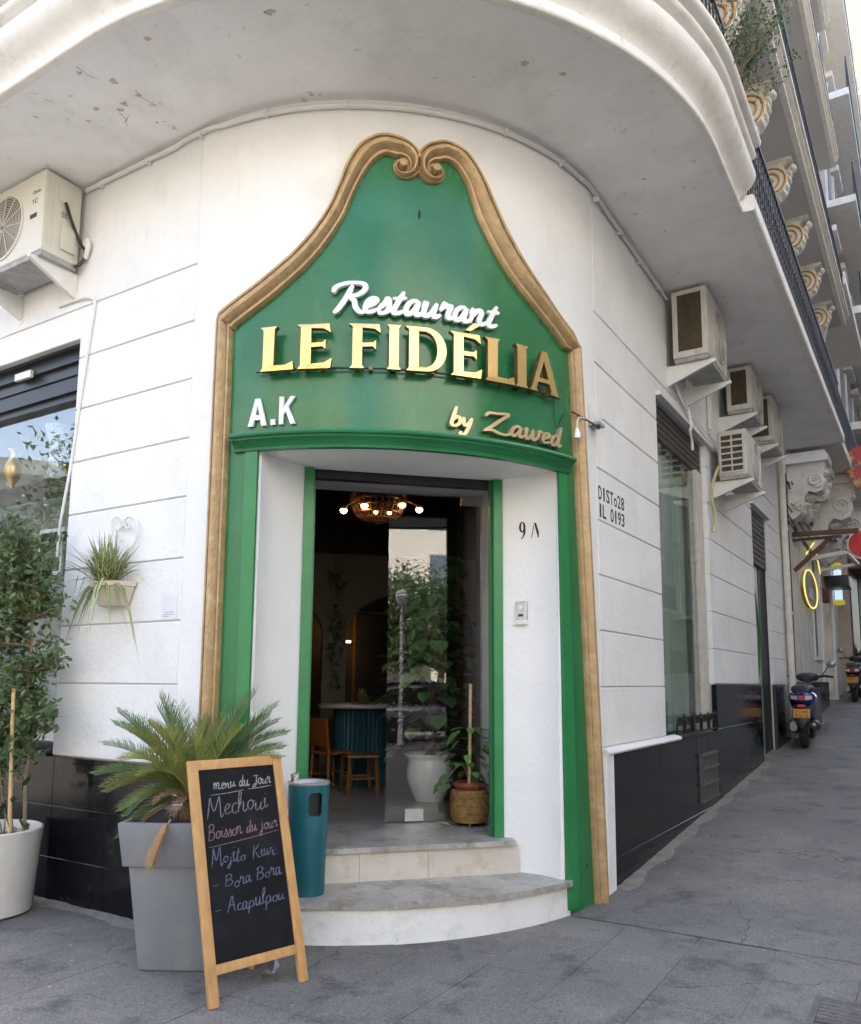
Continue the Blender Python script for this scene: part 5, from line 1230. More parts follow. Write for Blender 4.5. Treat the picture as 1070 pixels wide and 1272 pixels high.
# pipes and conduit on the right-hand wall
pw = thing('refrigerant_pipe', 'bundle of taped pale pipes running along the right-hand wall below the air conditioners', 'pipe', loc=FR(3.0, 0.02, 4.3))
for k, (pts, r) in enumerate(((((2.1, 0.03, 4.55), (2.4, 0.04, 4.40), (3.0, 0.04, 4.30), (3.6, 0.04, 4.235)), 0.014), (((2.3, 0.03, 4.50), (2.7, 0.03, 4.345), (3.6, 0.03, 4.265)), 0.011), (((3.60, 0.03, 5.2), (3.62, 0.03, 4.8), (3.60, 0.035, 4.42)), 0.018), (((3.72, 0.03, 5.1), (3.70, 0.03, 4.7), (3.68, 0.03, 4.38)), 0.014))):
    m = MB(FR); m.tube([tuple(v) for v in smoothpath(pts, 6)], r, 7); m.build('pipe_run', white_pvc, pw, smooth=True)
m = MB(FR); m.tube([tuple(v) for v in smoothpath([(2.62, 0.05, 4.37), (2.66, 0.06, 4.2), (2.60, 0.06, 4.12), (2.70, 0.05, 4.05), (2.72, 0.05, 3.95)], 5)], 0.016, 6); m.build('loose_tape', white_pvc, pw, smooth=True)
m = MB(FR); m.sweep([[(s, 0, 4.205), (s, 0.05, 4.205), (s, 0.055, 4.225), (s, 0.03, 4.25), (s, 0, 4.25)] for s in (1.60, 3.80)]); m.build('window_hood', plaster, bld)
m = MB(FR); m.sweep([[(s, 0, 4.03), (s, 0.045, 4.03), (s, 0.05, 4.05), (s, 0.03, 4.08), (s, 0, 4.08)] for s in (6.0, 7.4)]); m.build('door_hood', plaster, bld)
dp = thing('drain_pipe', 'cream drainpipe running down the end of the white corner building', 'pipe', loc=FR(8.6, 0.06, 0.8))
m = MB(FR); m.tube([(8.62, 0.06, 0.7), (8.62, 0.06, 3.4), (8.62, 0.06, 5.36)], 0.055, 10); m.build('pipe_run', ornate, dp, smooth=True)
for z in (1.6, 2.7, 4.1): 
    m = MB(FR); m.lathe([(0.066, -0.03), (0.066, 0.03)], 10, (8.62, 0.06, z)); m.build('pipe_collar', ornate, dp, smooth=True)
# junction box, cable and lamp holder right of the sign
jb = thing('junction_box', 'white plastic junction box with wires beside the gilt moulding', 'junction box', loc=FC(88.5, 0.03, 3.5))
m = MB(); m.box(86.3, 89.2, 0.002, 0.07, 3.445, 3.60, fmap=FC); bevel(m.build('box_body', white_pvc, jb), 0.006)
m = MB(); m.box(86.2, 89.35, 0.002, 0.085, 3.425, 3.446, fmap=FC); m.build('box_lid', ac_b, jb)
m = MB(FC); m.tube([tuple(v) for v in smoothpath([(87.5, 0.06, 3.43), (86.5, 0.08, 3.39), (83, 0.10, 3.385), (79.5, 0.085, 3.405), (77, 0.06, 3.43)], 5)], 0.006, 6); m.build('wire', dark, jb, smooth=True)
m = MB(FC); m.tube([tuple(v) for v in smoothpath([(80.5, 0.09, 3.40), (78.5, 0.09, 3.395), (77.6, 0.09, 3.36), (77.5, 0.09, 3.30)], 5)], 0.005, 6); m.build('lamp_wire', white_pvc, jb, smooth=True)
m = MB(FC); m.tube([tuple(v) for v in smoothpath([(76, 0.02, 3.42), (73.5, 0.02, 3.30), (73.0, 0.02, 3.5), (72.8, 0.02, 3.58)], 4)], 0.003, 5); m.build('wire', dark, jb, smooth=True)
m = MB(); p = FC(77.5, 0.09, 3.235); m.lathe([(0.012, 0.07), (0.016, 0.05), (0.022, 0.04), (0.024, 0.0), (0.018, 0.0), (0.016, 0.02), (0, 0.02)], 12, p); m.build('lamp_holder', white_letter, jb, smooth=True)
wl = thing('wall_cable', 'thin white cable running down the left wall beside the display window', 'cable', loc=FL(1.2, 0.01, 3.5))
m = MB(FL); m.tube([tuple(v) for v in smoothpath([(1.55, 0.012, 4.45), (1.25, 0.02, 4.44), (1.12, 0.014, 4.40), (1.10, 0.012, 4.33), (1.14, 0.012, 4.05), (1.21, 0.010, 3.55), (1.27, 0.010, 3.1), (1.36, 0.0, 2.7), (1.40, -0.02, 2.45)], 6)], 0.011, 6); m.build('cable_run', white_pvc, wl, smooth=True)
# ================================================================== DISPLAY WINDOW (left)
clear = glass_mat('window_glass', (0.95, 0.97, 0.97), 0.22)
door_gl = glass_mat('door_glass', (0.99, 0.99, 0.99), 1.3)
shelf_gl = glass_mat('shelf_glass', (0.62, 0.78, 0.74), 1.0)
brass = mat('brass', (0.55, 0.36, 0.10), 0.3, 0.15, 12, metal=0.95)
case_w = mat('case_panel', (0.24, 0.265, 0.25), 0.6, 0.06, 3)
case_d = mat('case_dark', (0.02, 0.025, 0.04), 0.5, 0.2, 4)
m = MB(FL); m.box(WLS + 0.0, WLS + 0.02, -0.68, -0.05, WLB, WLT); wf = m.build('display_window', case_w, bld)
m = MB(FL); m.box(WLS + 0.02, WLE, -0.68, -0.66, WLB, WLT); m.build('display_back', case_w, wf)
m = MB(FL); m.box(WLS + 0.02, WLE, -0.66, -0.21, WLB - 0.03, WLB + 0.01); m.build('display_floor', case_d, wf)
m = MB(FL); m.box(WLS + 0.02, WLE, -0.66, -0.06, WLT - 0.02, WLT + 0.0); m.build('display_ceiling', case_d, wf)
m = MB(FL); m.box(WLE - 0.02, WLE, -0.66, -0.06, WLB, WLT); m.build('display_side', case_w, wf)
m = MB(FL); m.box(1.42, 1.98, -0.655, -0.645, 3.03, 3.72); m.build('dark_panel', case_d, wf)
m = MB(FL); m.box(WLS + 0.02, WLE - 0.02, -0.206, -0.2, WLB + 0.02, 3.76); m.build('pane', clear, wf)
frm = mat('shutter_metal', (0.018, 0.0185, 0.021), 0.4, 0.2, 10, rand=0.2)
for z0, z1, o in ((3.735, 3.79, -0.15), (3.793, 3.86, -0.12), (3.863, 3.93, -0.15), (3.933, 4.02, -0.135), (4.023, 4.125, -0.10)):
    m = MB(FL); m.box(WLS + 0.021, WLE - 0.021, o - 0.06, o, z0, z1); m.build('shutter_slat', frm, wf)
m = MB(FL); m.box(2.02, 2.24, -0.098, -0.07, 4.0, 4.06); m.build('shutter_catch', white_pvc, wf)
m = MB(FL); m.box(WLS + 0.021, WLS + 0.05, -0.24, -0.12, WLB + 0.02, 3.735); m.build('window_frame', frm, wf)
m = MB(FL); m.box(WLS + 0.05, WLE - 0.021, -0.24, -0.16, WLB + 0.021, WLB + 0.07); m.build('window_frame', frm, wf)
zs1 = px_L(60, 606, -0.4)[1]
for zz in (zs1, zs1 - 0.95, zs1 - 0.45):
    m = MB(FL); m.box(WLS + 0.022, WLE - 0.03, -0.63, -0.24, zz - 0.012, zz); m.build('glass_shelf', shelf_gl, wf)
def vase(prof, label, loc, mt, n=24, nm='vase', group=None):
    m = MB(); m.lathe(prof, n, loc); o = m.build(nm, mt, smooth=True, origin=loc); tag(o, label, 'vase', group); return o
s, z = px_L(14, 612, -0.32); vb = Vector(FL(s, -0.32, zs1))
vase([(0.05, 0.0), (0.052, 0.012), (0.02, 0.03), (0.022, 0.06), (0.058, 0.12), (0.072, 0.18), (0.066, 0.24), (0.03, 0.30), (0.026, 0.33), (0.052, 0.375), (0.046, 0.375), (0.02, 0.33), (0, 0.32)], 'slim brass vase with flared neck on the glass shelf of the display window', vb, brass)
crystal = mat('cut_crystal', (0.42, 0.46, 0.47), 0.15, 0.35, 45, 0.8, 90)
s, z = px_L(72, 595, -0.42); vb = Vector(FL(s, -0.42, zs1 + 0.05))
m = MB(); m.lathe([(0.11, 0.0), (0.10, 0.02), (0.082, 0.12), (0.082, 0.24), (0.10, 0.36), (0.135, 0.47), (0.125, 0.47), (0.09, 0.36), (0, 0.34)], 26, vb); tag(m.build('crystal_vase', crystal, smooth=True, origin=vb), 'tall cut crystal vase on a brass stand inside the display window', 'vase')
m = MB(); m.lathe([(0.06, -0.05), (0.03, -0.04), (0.03, -0.02), (0.10, 0.0), (0.11, 0.003), (0, 0.003)], 20, vb); tag(m.build('vase_stand', brass, smooth=True, origin=vb), 'round brass stand under the tall crystal vase', 'stand')
def candle(s, o, label, arms=2):
    p = Vector(FL(s, o, zs1)); t = thing('candelabra', label, 'candelabra', loc=p)
    m = MB(); m.lathe([(0.05, 0), (0.045, 0.012), (0.012, 0.03), (0.010, 0.10), (0.018, 0.115), (0.010, 0.13), (0.012, 0.17), (0.024, 0.18), (0.022, 0.20), (0, 0.20)], 14, p); m.build('stem', brass, t, smooth=True)
    for sg2 in (-1, 1):
        pts = [p + uL * sg2 * x + Z * zq for x, zq in ((0.01, 0.10), (0.05, 0.07), (0.10, 0.08), (0.12, 0.13))]
        m = MB(); m.tube(smoothpath(pts, 5), 0.006, 6); m.lathe([(0.006, 0), (0.022, 0.01), (0.02, 0.03), (0, 0.03)], 10, p + uL * sg2 * 0.12 + Z * 0.125); m.build('arm', brass, t, smooth=True)
candle(1.78, -0.36, 'brass two-armed candelabra next to the crystal vase'); candle(1.46, -0.33, 'brass two-armed candelabra close to the window reveal')
# blurred lower display: picture frames and a seat back
for s, z0, w, h, c_ in ((1.62, 2.45, 0.30, 0.32, case_w), (2.05, 2.42, 0.34, 0.40, case_d), (1.55, 1.30, 0.14, 0.5, case_w)):
    m = MB(FL); m.box(s, s + w, -0.5, -0.48, z0, z0 + h); f_ = m.build('picture_frame', trim_w if c_ is case_d else dark, None); f_.location = (0, 0, 0)
    tag(f_, {0.30: 'pale framed picture below the glass shelf of the display window', 0.34: 'white framed dark picture below the brass vase', 0.14: 'narrow dark framed panel low in the display window'}[w], 'picture'); regw(f_)
    m = MB(FL); m.box(s + 0.03, s + w - 0.03, -0.48, -0.476, z0 + 0.03, z0 + h - 0.03); m.build('picture', c_, f_)
# ================================================================== SHOP WINDOW (right)
rv = mat('peeling_white', (0.62, 0.58, 0.52), 0.8, 0.08, 10, 0.4, 40, stain=((0.30, 0.22, 0.15), 0.7, 16, 0.56, 0.68))
curt = mat('pale_green_curtain', (0.56, 0.64, 0.54), 0.8, 0.08, 4, trans=0.25)
shut_b = mat('brown_shutter', (0.075, 0.06, 0.05), 0.55, 0.25, 9, rand=0.2, stain=((0.16, 0.13, 0.10), 0.5, 8, 0.55, 0.75))
m = MB(FR); m.box(WRS - 0.001, WRS + 0.02, -0.66, -0.052, WRB, WRT); wr = m.build('shop_window', rv, bld)
m = MB(FR); m.box(WRE - 0.03, WRE - 0.001, -0.66, -0.052, WRB, WRT); m.build('window_reveal', rv, wr)
m = MB(FR); m.box(WRS + 0.02, WRE - 0.03, -0.68, -0.66, WRB, WRT); m.build('window_back', mat('shop_back', (0.30, 0.33, 0.28), 0.8, 0.15, 2), wr)
m = MB(FR); m.box(WRS + 0.02, WRE - 0.03, -0.66, -0.06, WRT - 0.02, WRT + 0.001); m.build('window_head', shut_b, wr)
m = MB(FR); m.box(WRS + 0.02, WRE - 0.03, -0.66, -0.27, WRB - 0.02, WRB + 0.01); m.build('window_floor', rv, wr)
for k in range(5):
    z0 = 3.86 + k * 0.064; m = MB(FR); m.cbox(WRS + 0.022, WRE - 0.032, -0.10, -0.052, z0, z0 + 0.061, 0.012); m.build('shutter_slat', shut_b, wr)
m = MB(FR); m.box(3.17, 3.24, -0.12, -0.03, WRB, 3.86); m.build('window_post', rv, wr)
m = MB(FR); m.box(3.24, 3.42, -0.12, -0.045, WRB, 3.87); m.build('shutter_guide', rv, wr)
m = MB(FR); m.box(3.42, 3.468, -0.16, -0.06, WRB, 3.90); m.build('guide_gap_shade', dark, wr)  # solid dark strip in place of the shade in the gap
m = MB(FR); m.box(WRS + 0.03, 3.17, -0.078, -0.072, WRB + 0.01, 3.86); m.build('pane', glass_mat('shop_glass', (0.92, 0.96, 0.94), 0.42), wr)
def curtain(F, s0, s1, o, z0, z1, amp, per, mt, name, parent):
    m = MB(); n = int((s1 - s0) / per * 8); rows = []
    for z in (z0, (z0 + z1) / 2, z1): rows.append([F(s0 + (s1 - s0) * i / n, o + amp * math.sin(i * math.pi / 4 + 0.3 * math.sin(i)), z) for i in range(n + 1)])
    m.sweep(rows, closed_profile=False, caps=False); return m.build(name, mt, parent, smooth=True, closed=False, angle=180)
curtain(FR, 2.45, 3.15, -0.22, WRB + 0.02, 3.85, 0.035, 0.16, curt, 'curtain', wr)
curtain(FR, 1.70, 2.05, -0.36, 2.5, 3.85, 0.03, 0.14, curt, 'curtain', wr)
wh_c = mat('white_drape', (0.70, 0.72, 0.68), 0.8, 0.05, 4, trans=0.2)
m = MB(FR); m.tube([tuple(v) for v in smoothpath([(2.42, -0.22, 3.83), (2.40, -0.22, 3.2), (2.30, -0.22, 2.6), (2.34, -0.22, 2.1), (2.37, -0.22, 1.6), (2.38, -0.22, 1.38)], 6)], [0.16] * 10 + [0.12] * 12 + [0.10] * 9, 12, flat=0.5); m.build('tied_drape', wh_c, wr, smooth=True)
urn = mat('brown_urn', (0.16, 0.10, 0.06), 0.4, 0.3, 10)
vb = Vector(FR(2.62, -0.36, WRB + 0.01)); m = MB(); m.lathe([(0.09, 0), (0.06, 0.03), (0.02, 0.08), (0.02, 0.26), (0.06, 0.32), (0.13, 0.36), (0.12, 0.37), (0, 0.35)], 18, vb); tag(m.build('pedestal_bowl', urn, smooth=True, origin=vb), 'dark pedestal bowl behind the shop window curtain', 'bowl')
vb = Vector(FR(1.98, -0.40, WRB + 0.01)); m = MB(); m.lathe([(0.10, 0), (0.13, 0.10), (0.15, 0.25), (0.13, 0.42), (0.08, 0.5), (0.09, 0.52), (0, 0.5)], 18, vb); tag(m.build('clay_urn', mat('pale_clay', (0.45, 0.38, 0.22), 0.6, 0.15, 6), smooth=True, origin=vb), 'pale clay urn standing low in the shop window', 'urn')
vb = Vector(FR(1.92, -0.42, 1.62)); m = MB(); m.lathe([(0.05, 0), (0.12, 0.08), (0.14, 0.2), (0.09, 0.34), (0.04, 0.4), (0, 0.4)], 16, vb); tag(m.build('terracotta_jar', mat('terracotta', (0.34, 0.16, 0.10), 0.6, 0.15, 6), smooth=True, origin=vb), 'terracotta jar above the clay urn in the shop window', 'jar')
m = MB(FR); m.box(1.75, 2.2, -0.55, -0.3, 1.595, 1.62); m.build('shop_shelf', shelf_gl, wr)
fpl = thing('window_fern', 'dark leafy plant on the shop window ledge inside the glass', 'plant', loc=FR(1.95, -0.42, 2.0))
r7 = random.Random(7)
for k in range(40):
    m = MB(); leaf_quad(m, Vector(FR(1.95 + r7.gauss(0, .10), -0.42 + r7.gauss(0, .04), 2.18 + r7.gauss(0, .07))), rdir(r7), Z, 0.09, 0.04); m.build('leaf', bigl, fpl, closed=False)
m = MB(FR); m.lathe([(0.05, 0), (0.07, 0.12), (0, 0.12)], 10, (1.95, -0.42, 2.02)); m.build('pot', urn, fpl, smooth=True)
m = MB(FR); m.box(1.75, 2.2, -0.55, -0.3, 1.995, 2.02); m.build('shop_shelf', shelf_gl, wr)
# wrought-iron guard on the sill
ir = thing('iron_guard', 'low black wrought-iron scroll guard on the sill of the shop window', 'railing', loc=FR(2.7, 0.01, 1.06))
m = MB(FR); m.box(1.95, 3.46, 0.005, 0.025, 1.075, 1.09); m.build('bottom_bar', blackiron, ir)
for k in range(5):
    s0 = 2.03 + k * 0.31
    for sg2 in (-1, 1):
        pts = [(s0 + sg2 * 0.13, 0.015, 1.085), (s0 + sg2 * 0.11, 0.015, 1.16), (s0 + sg2 * 0.055, 0.015, 1.235), (s0 + sg2 * 0.012, 0.015, 1.22), (s0 + sg2 * 0.02, 0.015, 1.17), (s0 + sg2 * 0.05, 0.015, 1.18)]
        m = MB(FR); m.tube([tuple(v) for v in smoothpath(pts, 4)], 0.009, 5); m.build('scroll', blackiron, ir, smooth=True)
    m = MB(FR); m.tube([(s0 + 0.155, 0.015, 1.08), (s0 + 0.155, 0.015, 1.22)], 0.008, 5); m.lathe([(0, 0), (0.018, 0.02), (0, 0.06)], 7, (s0 + 0.155, 0.015, 1.21)); m.build('spear', blackiron, ir, smooth=True)
# ================================================================== SECOND DOORWAY
pg = mat('pale_green_door', (0.26, 0.34, 0.26), 0.35, 0.08, 5)
m = MB(FR); m.box(DRS - 0.001, DRS + 0.02, -0.5, -0.052, 0.3, DRT); d2 = m.build('shop_door', rv, bld)
m = MB(FR); m.box(DRE - 0.02, DRE + 0.001, -0.5, -0.052, 0.3, DRT); m.build('door_side', dark, d2)
m = MB(FR); m.box(DRS + 0.02, DRE - 0.02, -0.5, -0.06, DRT - 0.02, DRT + 0.001); m.build('door_head', shut_b, d2)
for k in range(10):
    z0 = 3.235 + k * 0.0775; m = MB(FR); m.cbox(DRS + 0.022, DRE - 0.022, -0.08, -0.03, z0, z0 + 0.074, 0.012); m.build('shutter_slat', shut_b, d2)
m = MB(FR); m.box(DRS + 0.022, DRE - 0.50, -0.12, -0.08, 0.42, 3.3); m.build('door_leaf', pg, d2)
m = MB(FR); m.box(DRE - 0.50, DRE - 0.022, -0.14, -0.07, 0.42, 3.3); m.build('dark_stile', dark, d2)
m = MB(FR); m.box(DRS + 0.02, DRE - 0.02, -0.5, -0.02, 0.3, 0.56); m.build('door_step', cem, d2)
m = MB(FR); m.tube([tuple(v) for v in smoothpath([(DRS + 0.15, -0.075, 1.5), (DRS + 0.42, -0.075, 1.7), (DRS + 0.55, -0.075, 2.2), (DRS + 0.42, -0.075, 2.7), (DRS + 0.2, -0.075, 3.0)], 6)], 0.03, 8, flat=0.3); m.build('green_ornament', mat('leaf_green_paint', (0.04, 0.20, 0.04), 0.4), d2, smooth=True)
# ================================================================== INTERIOR OF THE RESTAURANT
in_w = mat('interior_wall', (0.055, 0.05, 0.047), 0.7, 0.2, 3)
in_f = mat('interior_floor', (0.26, 0.25, 0.235), 0.3, 0.2, 3, stain=((0.06, 0.055, 0.05), 0.6, 4, 0.5, 0.7))
beige = mat('beige_arch', (0.17, 0.155, 0.13), 0.7, 0.06, 3)
m = MB(FD); m.box(-1.86, 1.86, -4.6, 0.71, 0.40, 0.498); m.build('interior_floor', in_f, bld)
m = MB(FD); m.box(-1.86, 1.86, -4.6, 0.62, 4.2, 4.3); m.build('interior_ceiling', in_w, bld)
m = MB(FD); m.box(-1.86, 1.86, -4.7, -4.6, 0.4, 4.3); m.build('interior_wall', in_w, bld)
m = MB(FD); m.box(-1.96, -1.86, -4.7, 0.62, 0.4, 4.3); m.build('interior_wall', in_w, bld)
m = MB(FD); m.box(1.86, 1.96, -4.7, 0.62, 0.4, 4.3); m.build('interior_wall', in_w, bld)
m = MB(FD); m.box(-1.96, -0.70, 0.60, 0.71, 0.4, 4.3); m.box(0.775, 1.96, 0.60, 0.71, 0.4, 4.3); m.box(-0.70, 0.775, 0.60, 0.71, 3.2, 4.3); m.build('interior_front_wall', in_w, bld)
for a0, a1 in ((-1.86, -0.02), (-0.02, 1.86)):
    poly = [(a0, 3.05), (a0, 0.5), (a0 + 0.14, 0.5), (a0 + 0.14, 2.1)]
    cx_ = (a0 + a1) / 2; rx = (a1 - a0) / 2 - 0.14
    poly += [(cx_ - rx * math.cos(R_(a)), 2.1 + 0.5 * math.sin(R_(a))) for a in range(10, 180, 10)]
    poly += [(a1 - 0.14, 2.1), (a1 - 0.14, 0.5), (a1 - 0.001, 0.5), (a1 - 0.001, 3.05)]
    m = MB(FD); m.prism(poly, -2.75, -2.60, axis=1); m.build('interior_arch', beige, bld)
m = MB(FD); m.box(0.02, 0.772, 0.755, 0.767, 0.512, 3.02); dl = m.build('glass_door', door_gl, bld)
m = MB(FD); m.box(0.17, 0.31, 0.748, 0.775, 0.512, 0.60); m.build('lock_plate', steel, dl)
m = MB(FD); m.box(0.60, 0.771, 0.748, 0.775, 2.95, 3.022); m.build('patch_fitting', steel, dl)
m = MB(FD); m.box(-0.62, -0.608, 0.02, 0.74, 0.512, 3.02); d_ = m.build('glass_door', door_gl, bld)
m = MB(FD); m.box(-0.625, -0.603, 0.60, 0.741, 2.95, 3.022); m.build('patch_fitting', steel, d_)
# chandelier
q = Vector(FD(*[0.30, -1.0], 3.30)); lx, lz = px_D(470, 628, -1.0); q = Vector(FD(lx, -1.0, lz))
ch_ = thing('bead_chandelier', 'wooden bead basket chandelier with glowing bulbs hanging inside the doorway', 'chandelier', loc=q)
bead = mat('brown_bead', (0.22, 0.11, 0.06), 0.45, 0.2, 20)
prf = [(0.27, 0.10), (0.275, 0.04), (0.265, -0.02), (0.23, -0.09), (0.17, -0.14), (0.09, -0.165), (0.02, -0.17)]
for k, (r, z) in enumerate(prf[:-1]):
    m = MB(); m.tube([q + Vector((r * math.cos(R_(a)), r * math.sin(R_(a)), z)) for a in range(0, 361, 12)], 0.013, 5, caps=False); m.build('bead_ring', bead, ch_, closed=False)
m = MB()
for k in range(28):
    a = R_(k * 360 / 28); m.tube([q + Vector((r * math.cos(a), r * math.sin(a), z)) for r, z in prf], 0.010, 5)
tag(m.build('bead_strings', bead, ch_), kind='stuff')
m = MB(); m.tube([q + Z * 0.1, q + Z * (4.2 - q.z)], 0.008, 5); m.build('chain', dark, ch_)
bulb = mat('warm_bulb', (1, 0.8, 0.5), 0.4, 0, emit=((1.0, 0.60, 0.26), 6))
for k, (x, y) in enumerate(((427, 634), (453, 628), (500, 627), (521, 633), (467, 636), (484, 637))):
    rr_ = (-0.72, -0.80, -0.80, -0.74, -0.70, -0.70)[k]; l2, z2 = px_D(x, y, rr_); p = Vector(FD(l2, rr_, z2)); sz = 0.034 if k < 4 else 0.02
    m = MB(); m.lathe([(0, -sz), (sz * 0.8, -sz * 0.6), (sz, 0), (sz * 0.7, sz * 0.7), (0.01, sz * 1.2), (0, sz * 1.2)], 12, p); m.build('bulb', bulb, ch_, smooth=True)
    m = MB(); m.tube([p + Z * sz, p + (q + Z * 0.10 - p) * 0.6 + Z * 0.05, q + Z * 0.12], 0.006, 5); m.lathe([(0.03, sz * 0.2), (0.034, sz), (0.012, sz * 1.6), (0, sz * 1.6)], 10, p); m.build('lamp_arm', bead, ch_, smooth=True)
# bar table with teal drum
lx, lz = px_D(448, 905, -1.6); q = Vector(FD(lx, -1.6, 0.498))
bt = thing('bar_table', 'round bar table on a ribbed teal drum inside the restaurant', 'table', loc=q)
teal_d = mat('teal_fabric', (0.012, 0.07, 0.10), 0.6, 0.15, 6)
m = MB(); n = 72; m.sweep([[q + Vector(((0.27 + (0.007 if k % 2 else -0.007)) * math.cos(2 * math.pi * k / n), (0.27 + (0.007 if k % 2 else -0.007)) * math.sin(2 * math.pi * k / n), z)) for k in range(n)] for z in (0.0, 0.78)]); m.build('drum', teal_d, bt)
m = MB(); m.lathe([(0.44, 0.78), (0.45, 0.79), (0.45, 0.81), (0.44, 0.82), (0, 0.82)], 40, q); m.build('table_top', mat('table_top_white', (0.5, 0.48, 0.45), 0.3, 0.1, 6), bt, smooth=True)
pl2 = thing('table_plant', 'small yellow-green potted plant on the round bar table', 'plant', loc=q + Z * 0.82)
for k in range(16):
    m = MB(); leaf_quad(m, q + Vector((rt.uniform(-.05, .09), rt.uniform(-.08, .0), 0.86)), rdir(rt, 1.0), Z, 0.13, 0.04); m.build('leaf', mat('lime_leaf', (0.22, 0.26, 0.03), 0.4, 0.2, 8, rand=0.3), pl2, closed=False)
m = MB(); m.lathe([(0.05, 0.82), (0.07, 0.90), (0, 0.90)], 12, q + Vector((0.02, -0.04, 0))); m.build('pot', urn, pl2, smooth=True)
# chairs
ch_wd = mat('chair_wood', (0.26, 0.10, 0.022), 0.4, 0.2, 6, stretch=(6, 6, 1))
def chair(loc, rz, label, back):
    t = thing('wooden_chair', label, 'chair', loc=loc, rz=rz, group='wooden chairs inside the restaurant', local=True); t.scale = (0.8, 0.8, 0.8)
    m = MB(); m.box(-0.19, 0.19, -0.19, 0.19, 0.42, 0.45); bevel(m.build('seat', ch_wd, t), 0.01)
    for x in (-0.16, 0.16):
        for y in (-0.16, 0.16):
            m = MB(); m.bar((x * 1.12, y * 1.12, 0), (x, y, 0.42), 0.03); m.build('leg', ch_wd, t)
    for y in (-0.165, 0.165):
        m = MB(); m.bar((-0.165, y, 0.18), (0.165, y, 0.18), 0.02); m.build('stretcher', ch_wd, t)
    if back:
        for x in (-0.16, 0.16):
            m = MB(); m.bar((x, 0.17, 0.45), (x, 0.22, 0.86), 0.03); m.build('back_post', ch_wd, t)
        m = MB(); m.hexa([(-0.17, 0.18, 0.52), (0.17, 0.18, 0.52), (0.17, 0.20, 0.52), (-0.17, 0.20, 0.52), (-0.18, 0.215, 0.86), (0.18, 0.215, 0.86), (0.18, 0.235, 0.86), (-0.18, 0.235, 0.86)]); bevel(m.build('backrest', ch_wd, t), 0.008)
    return t
lx, _ = px_D(450, 980, -0.75); chair(FD(lx, -0.95, 0.498), R_(20), 'low wooden stool chair with open stretchers standing by the teal drum table', False)
lx, _ = px_D(418, 950, -1.05); chair(FD(lx - 0.02, -1.35, 0.498), R_(135), 'wooden chair with orange-brown plywood back beside the teal drum table', True)
# white pot and monstera behind the glass
lx, _ = px_D(534, 965, -0.35); q = Vector(FD(lx, -0.35, 0.498))
ceramic = mat('white_ceramic', (0.86, 0.86, 0.80), 0.15, 0.03, 5)
wpot = thing('ceramic_pot', 'big glazed white pot behind the glass door holding a tall climbing plant', 'pot', loc=q)
m = MB(); m.lathe([(0.13, 0), (0.135, 0.02), (0.17, 0.09), (0.205, 0.18), (0.212, 0.26), (0.195, 0.35), (0.195, 0.375), (0.235, 0.40), (0.235, 0.415), (0.19, 0.41), (0.175, 0.36), (0, 0.36)], 40, q); m.build('pot_body', ceramic, wpot, smooth=True, angle=60)
m = MB(); m.lathe([(0.176, 0.355), (0.176, 0.375), (0, 0.385)], 24, q); m.build('soil', soil, wpot, smooth=True)
mon = thing('climbing_plant', 'tall dark climbing plant with broad leaves rising from the glazed white pot', 'plant', loc=q + Z * 0.4)
m = MB(); m.tube([q + Z * 0.35, q + Vector((0.02, 0.01, 1.0)), q + Vector((0, 0.02, 1.9))], [0.05, 0.05, 0.03], 9); m.build('moss_pole', mat('moss_pole', (0.12, 0.07, 0.04), 0.95, 0.4, 30, 0.8, 60), mon, smooth=True)
dkl = mat('climber_leaf', (0.10, 0.20, 0.07), 0.3, 0.3, 7, rand=0.45, trans=0.15)
rm = random.Random(31)
def big_leaf(m, p, d, up, ln, w):
    s_ = d.cross(up); s_ = s_.normalized() if s_.length > 1e-3 else Vector((1, 0, 0)); u2 = s_.cross(d)
    out = [(0, 0), (.10, .35), (.35, .52), (.65, .42), (.88, .18), (1, 0)]
    c_ = [p + d * ln * t - u2 * ln * 0.18 * t * t for t, _ in out]
    vs = c_ + [c_[i] + s_ * w * out[i][1] + u2 * w * 0.12 for i in range(1, 5)] + [c_[i] - s_ * w * out[i][1] + u2 * w * 0.12 for i in range(1, 5)]
    m.add(vs, [(0, 6, 1), (1, 6, 7, 2), (2, 7, 8, 3), (3, 8, 9, 4), (4, 9, 5), (0, 1, 10), (1, 2, 11, 10), (2, 3, 12, 11), (3, 4, 13, 12), (4, 5, 13)])
for k in range(240):
    z = rm.uniform(0.42, 2.2); rr_ = 0.10 + 0.26 * math.sin(min(1, (z - 0.3) / 1.7) * math.pi * 0.85 + 0.3); a = rm.uniform(0, 2 * math.pi)
    if z < 0.75 and rm.random() < 0.6: continue
    rr_ *= rm.uniform(0.4, 1.15); p = q + Vector((math.cos(a) * rr_, math.sin(a) * rr_, z)); d = Vector((math.cos(a), math.sin(a), rm.uniform(-0.7, 0.3))).normalized()
    lat = (p - Oc).dot(dA)
    if lat > 0.50: p -= dA * (lat - 0.45)
    m = MB(); big_leaf(m, p, d, Z, rm.uniform(0.13, 0.24), rm.uniform(0.11, 0.19)); m.build('leaf', dkl, mon, closed=False, smooth=True, angle=180)
m = MB()
for k in range(26):
    a = rm.uniform(0, 6.3); z = rm.uniform(0.5, 1.9); m.tube([q + Vector((0, 0, z)), q + Vector((math.cos(a) * .15, math.sin(a) * .15, z + .1)), q + Vector((math.cos(a) * .3, math.sin(a) * .3, z + .05))], 0.005, 5)
m.build('stems', mat('stem_green', (0.10, 0.13, 0.05), 0.6), mon, smooth=True)
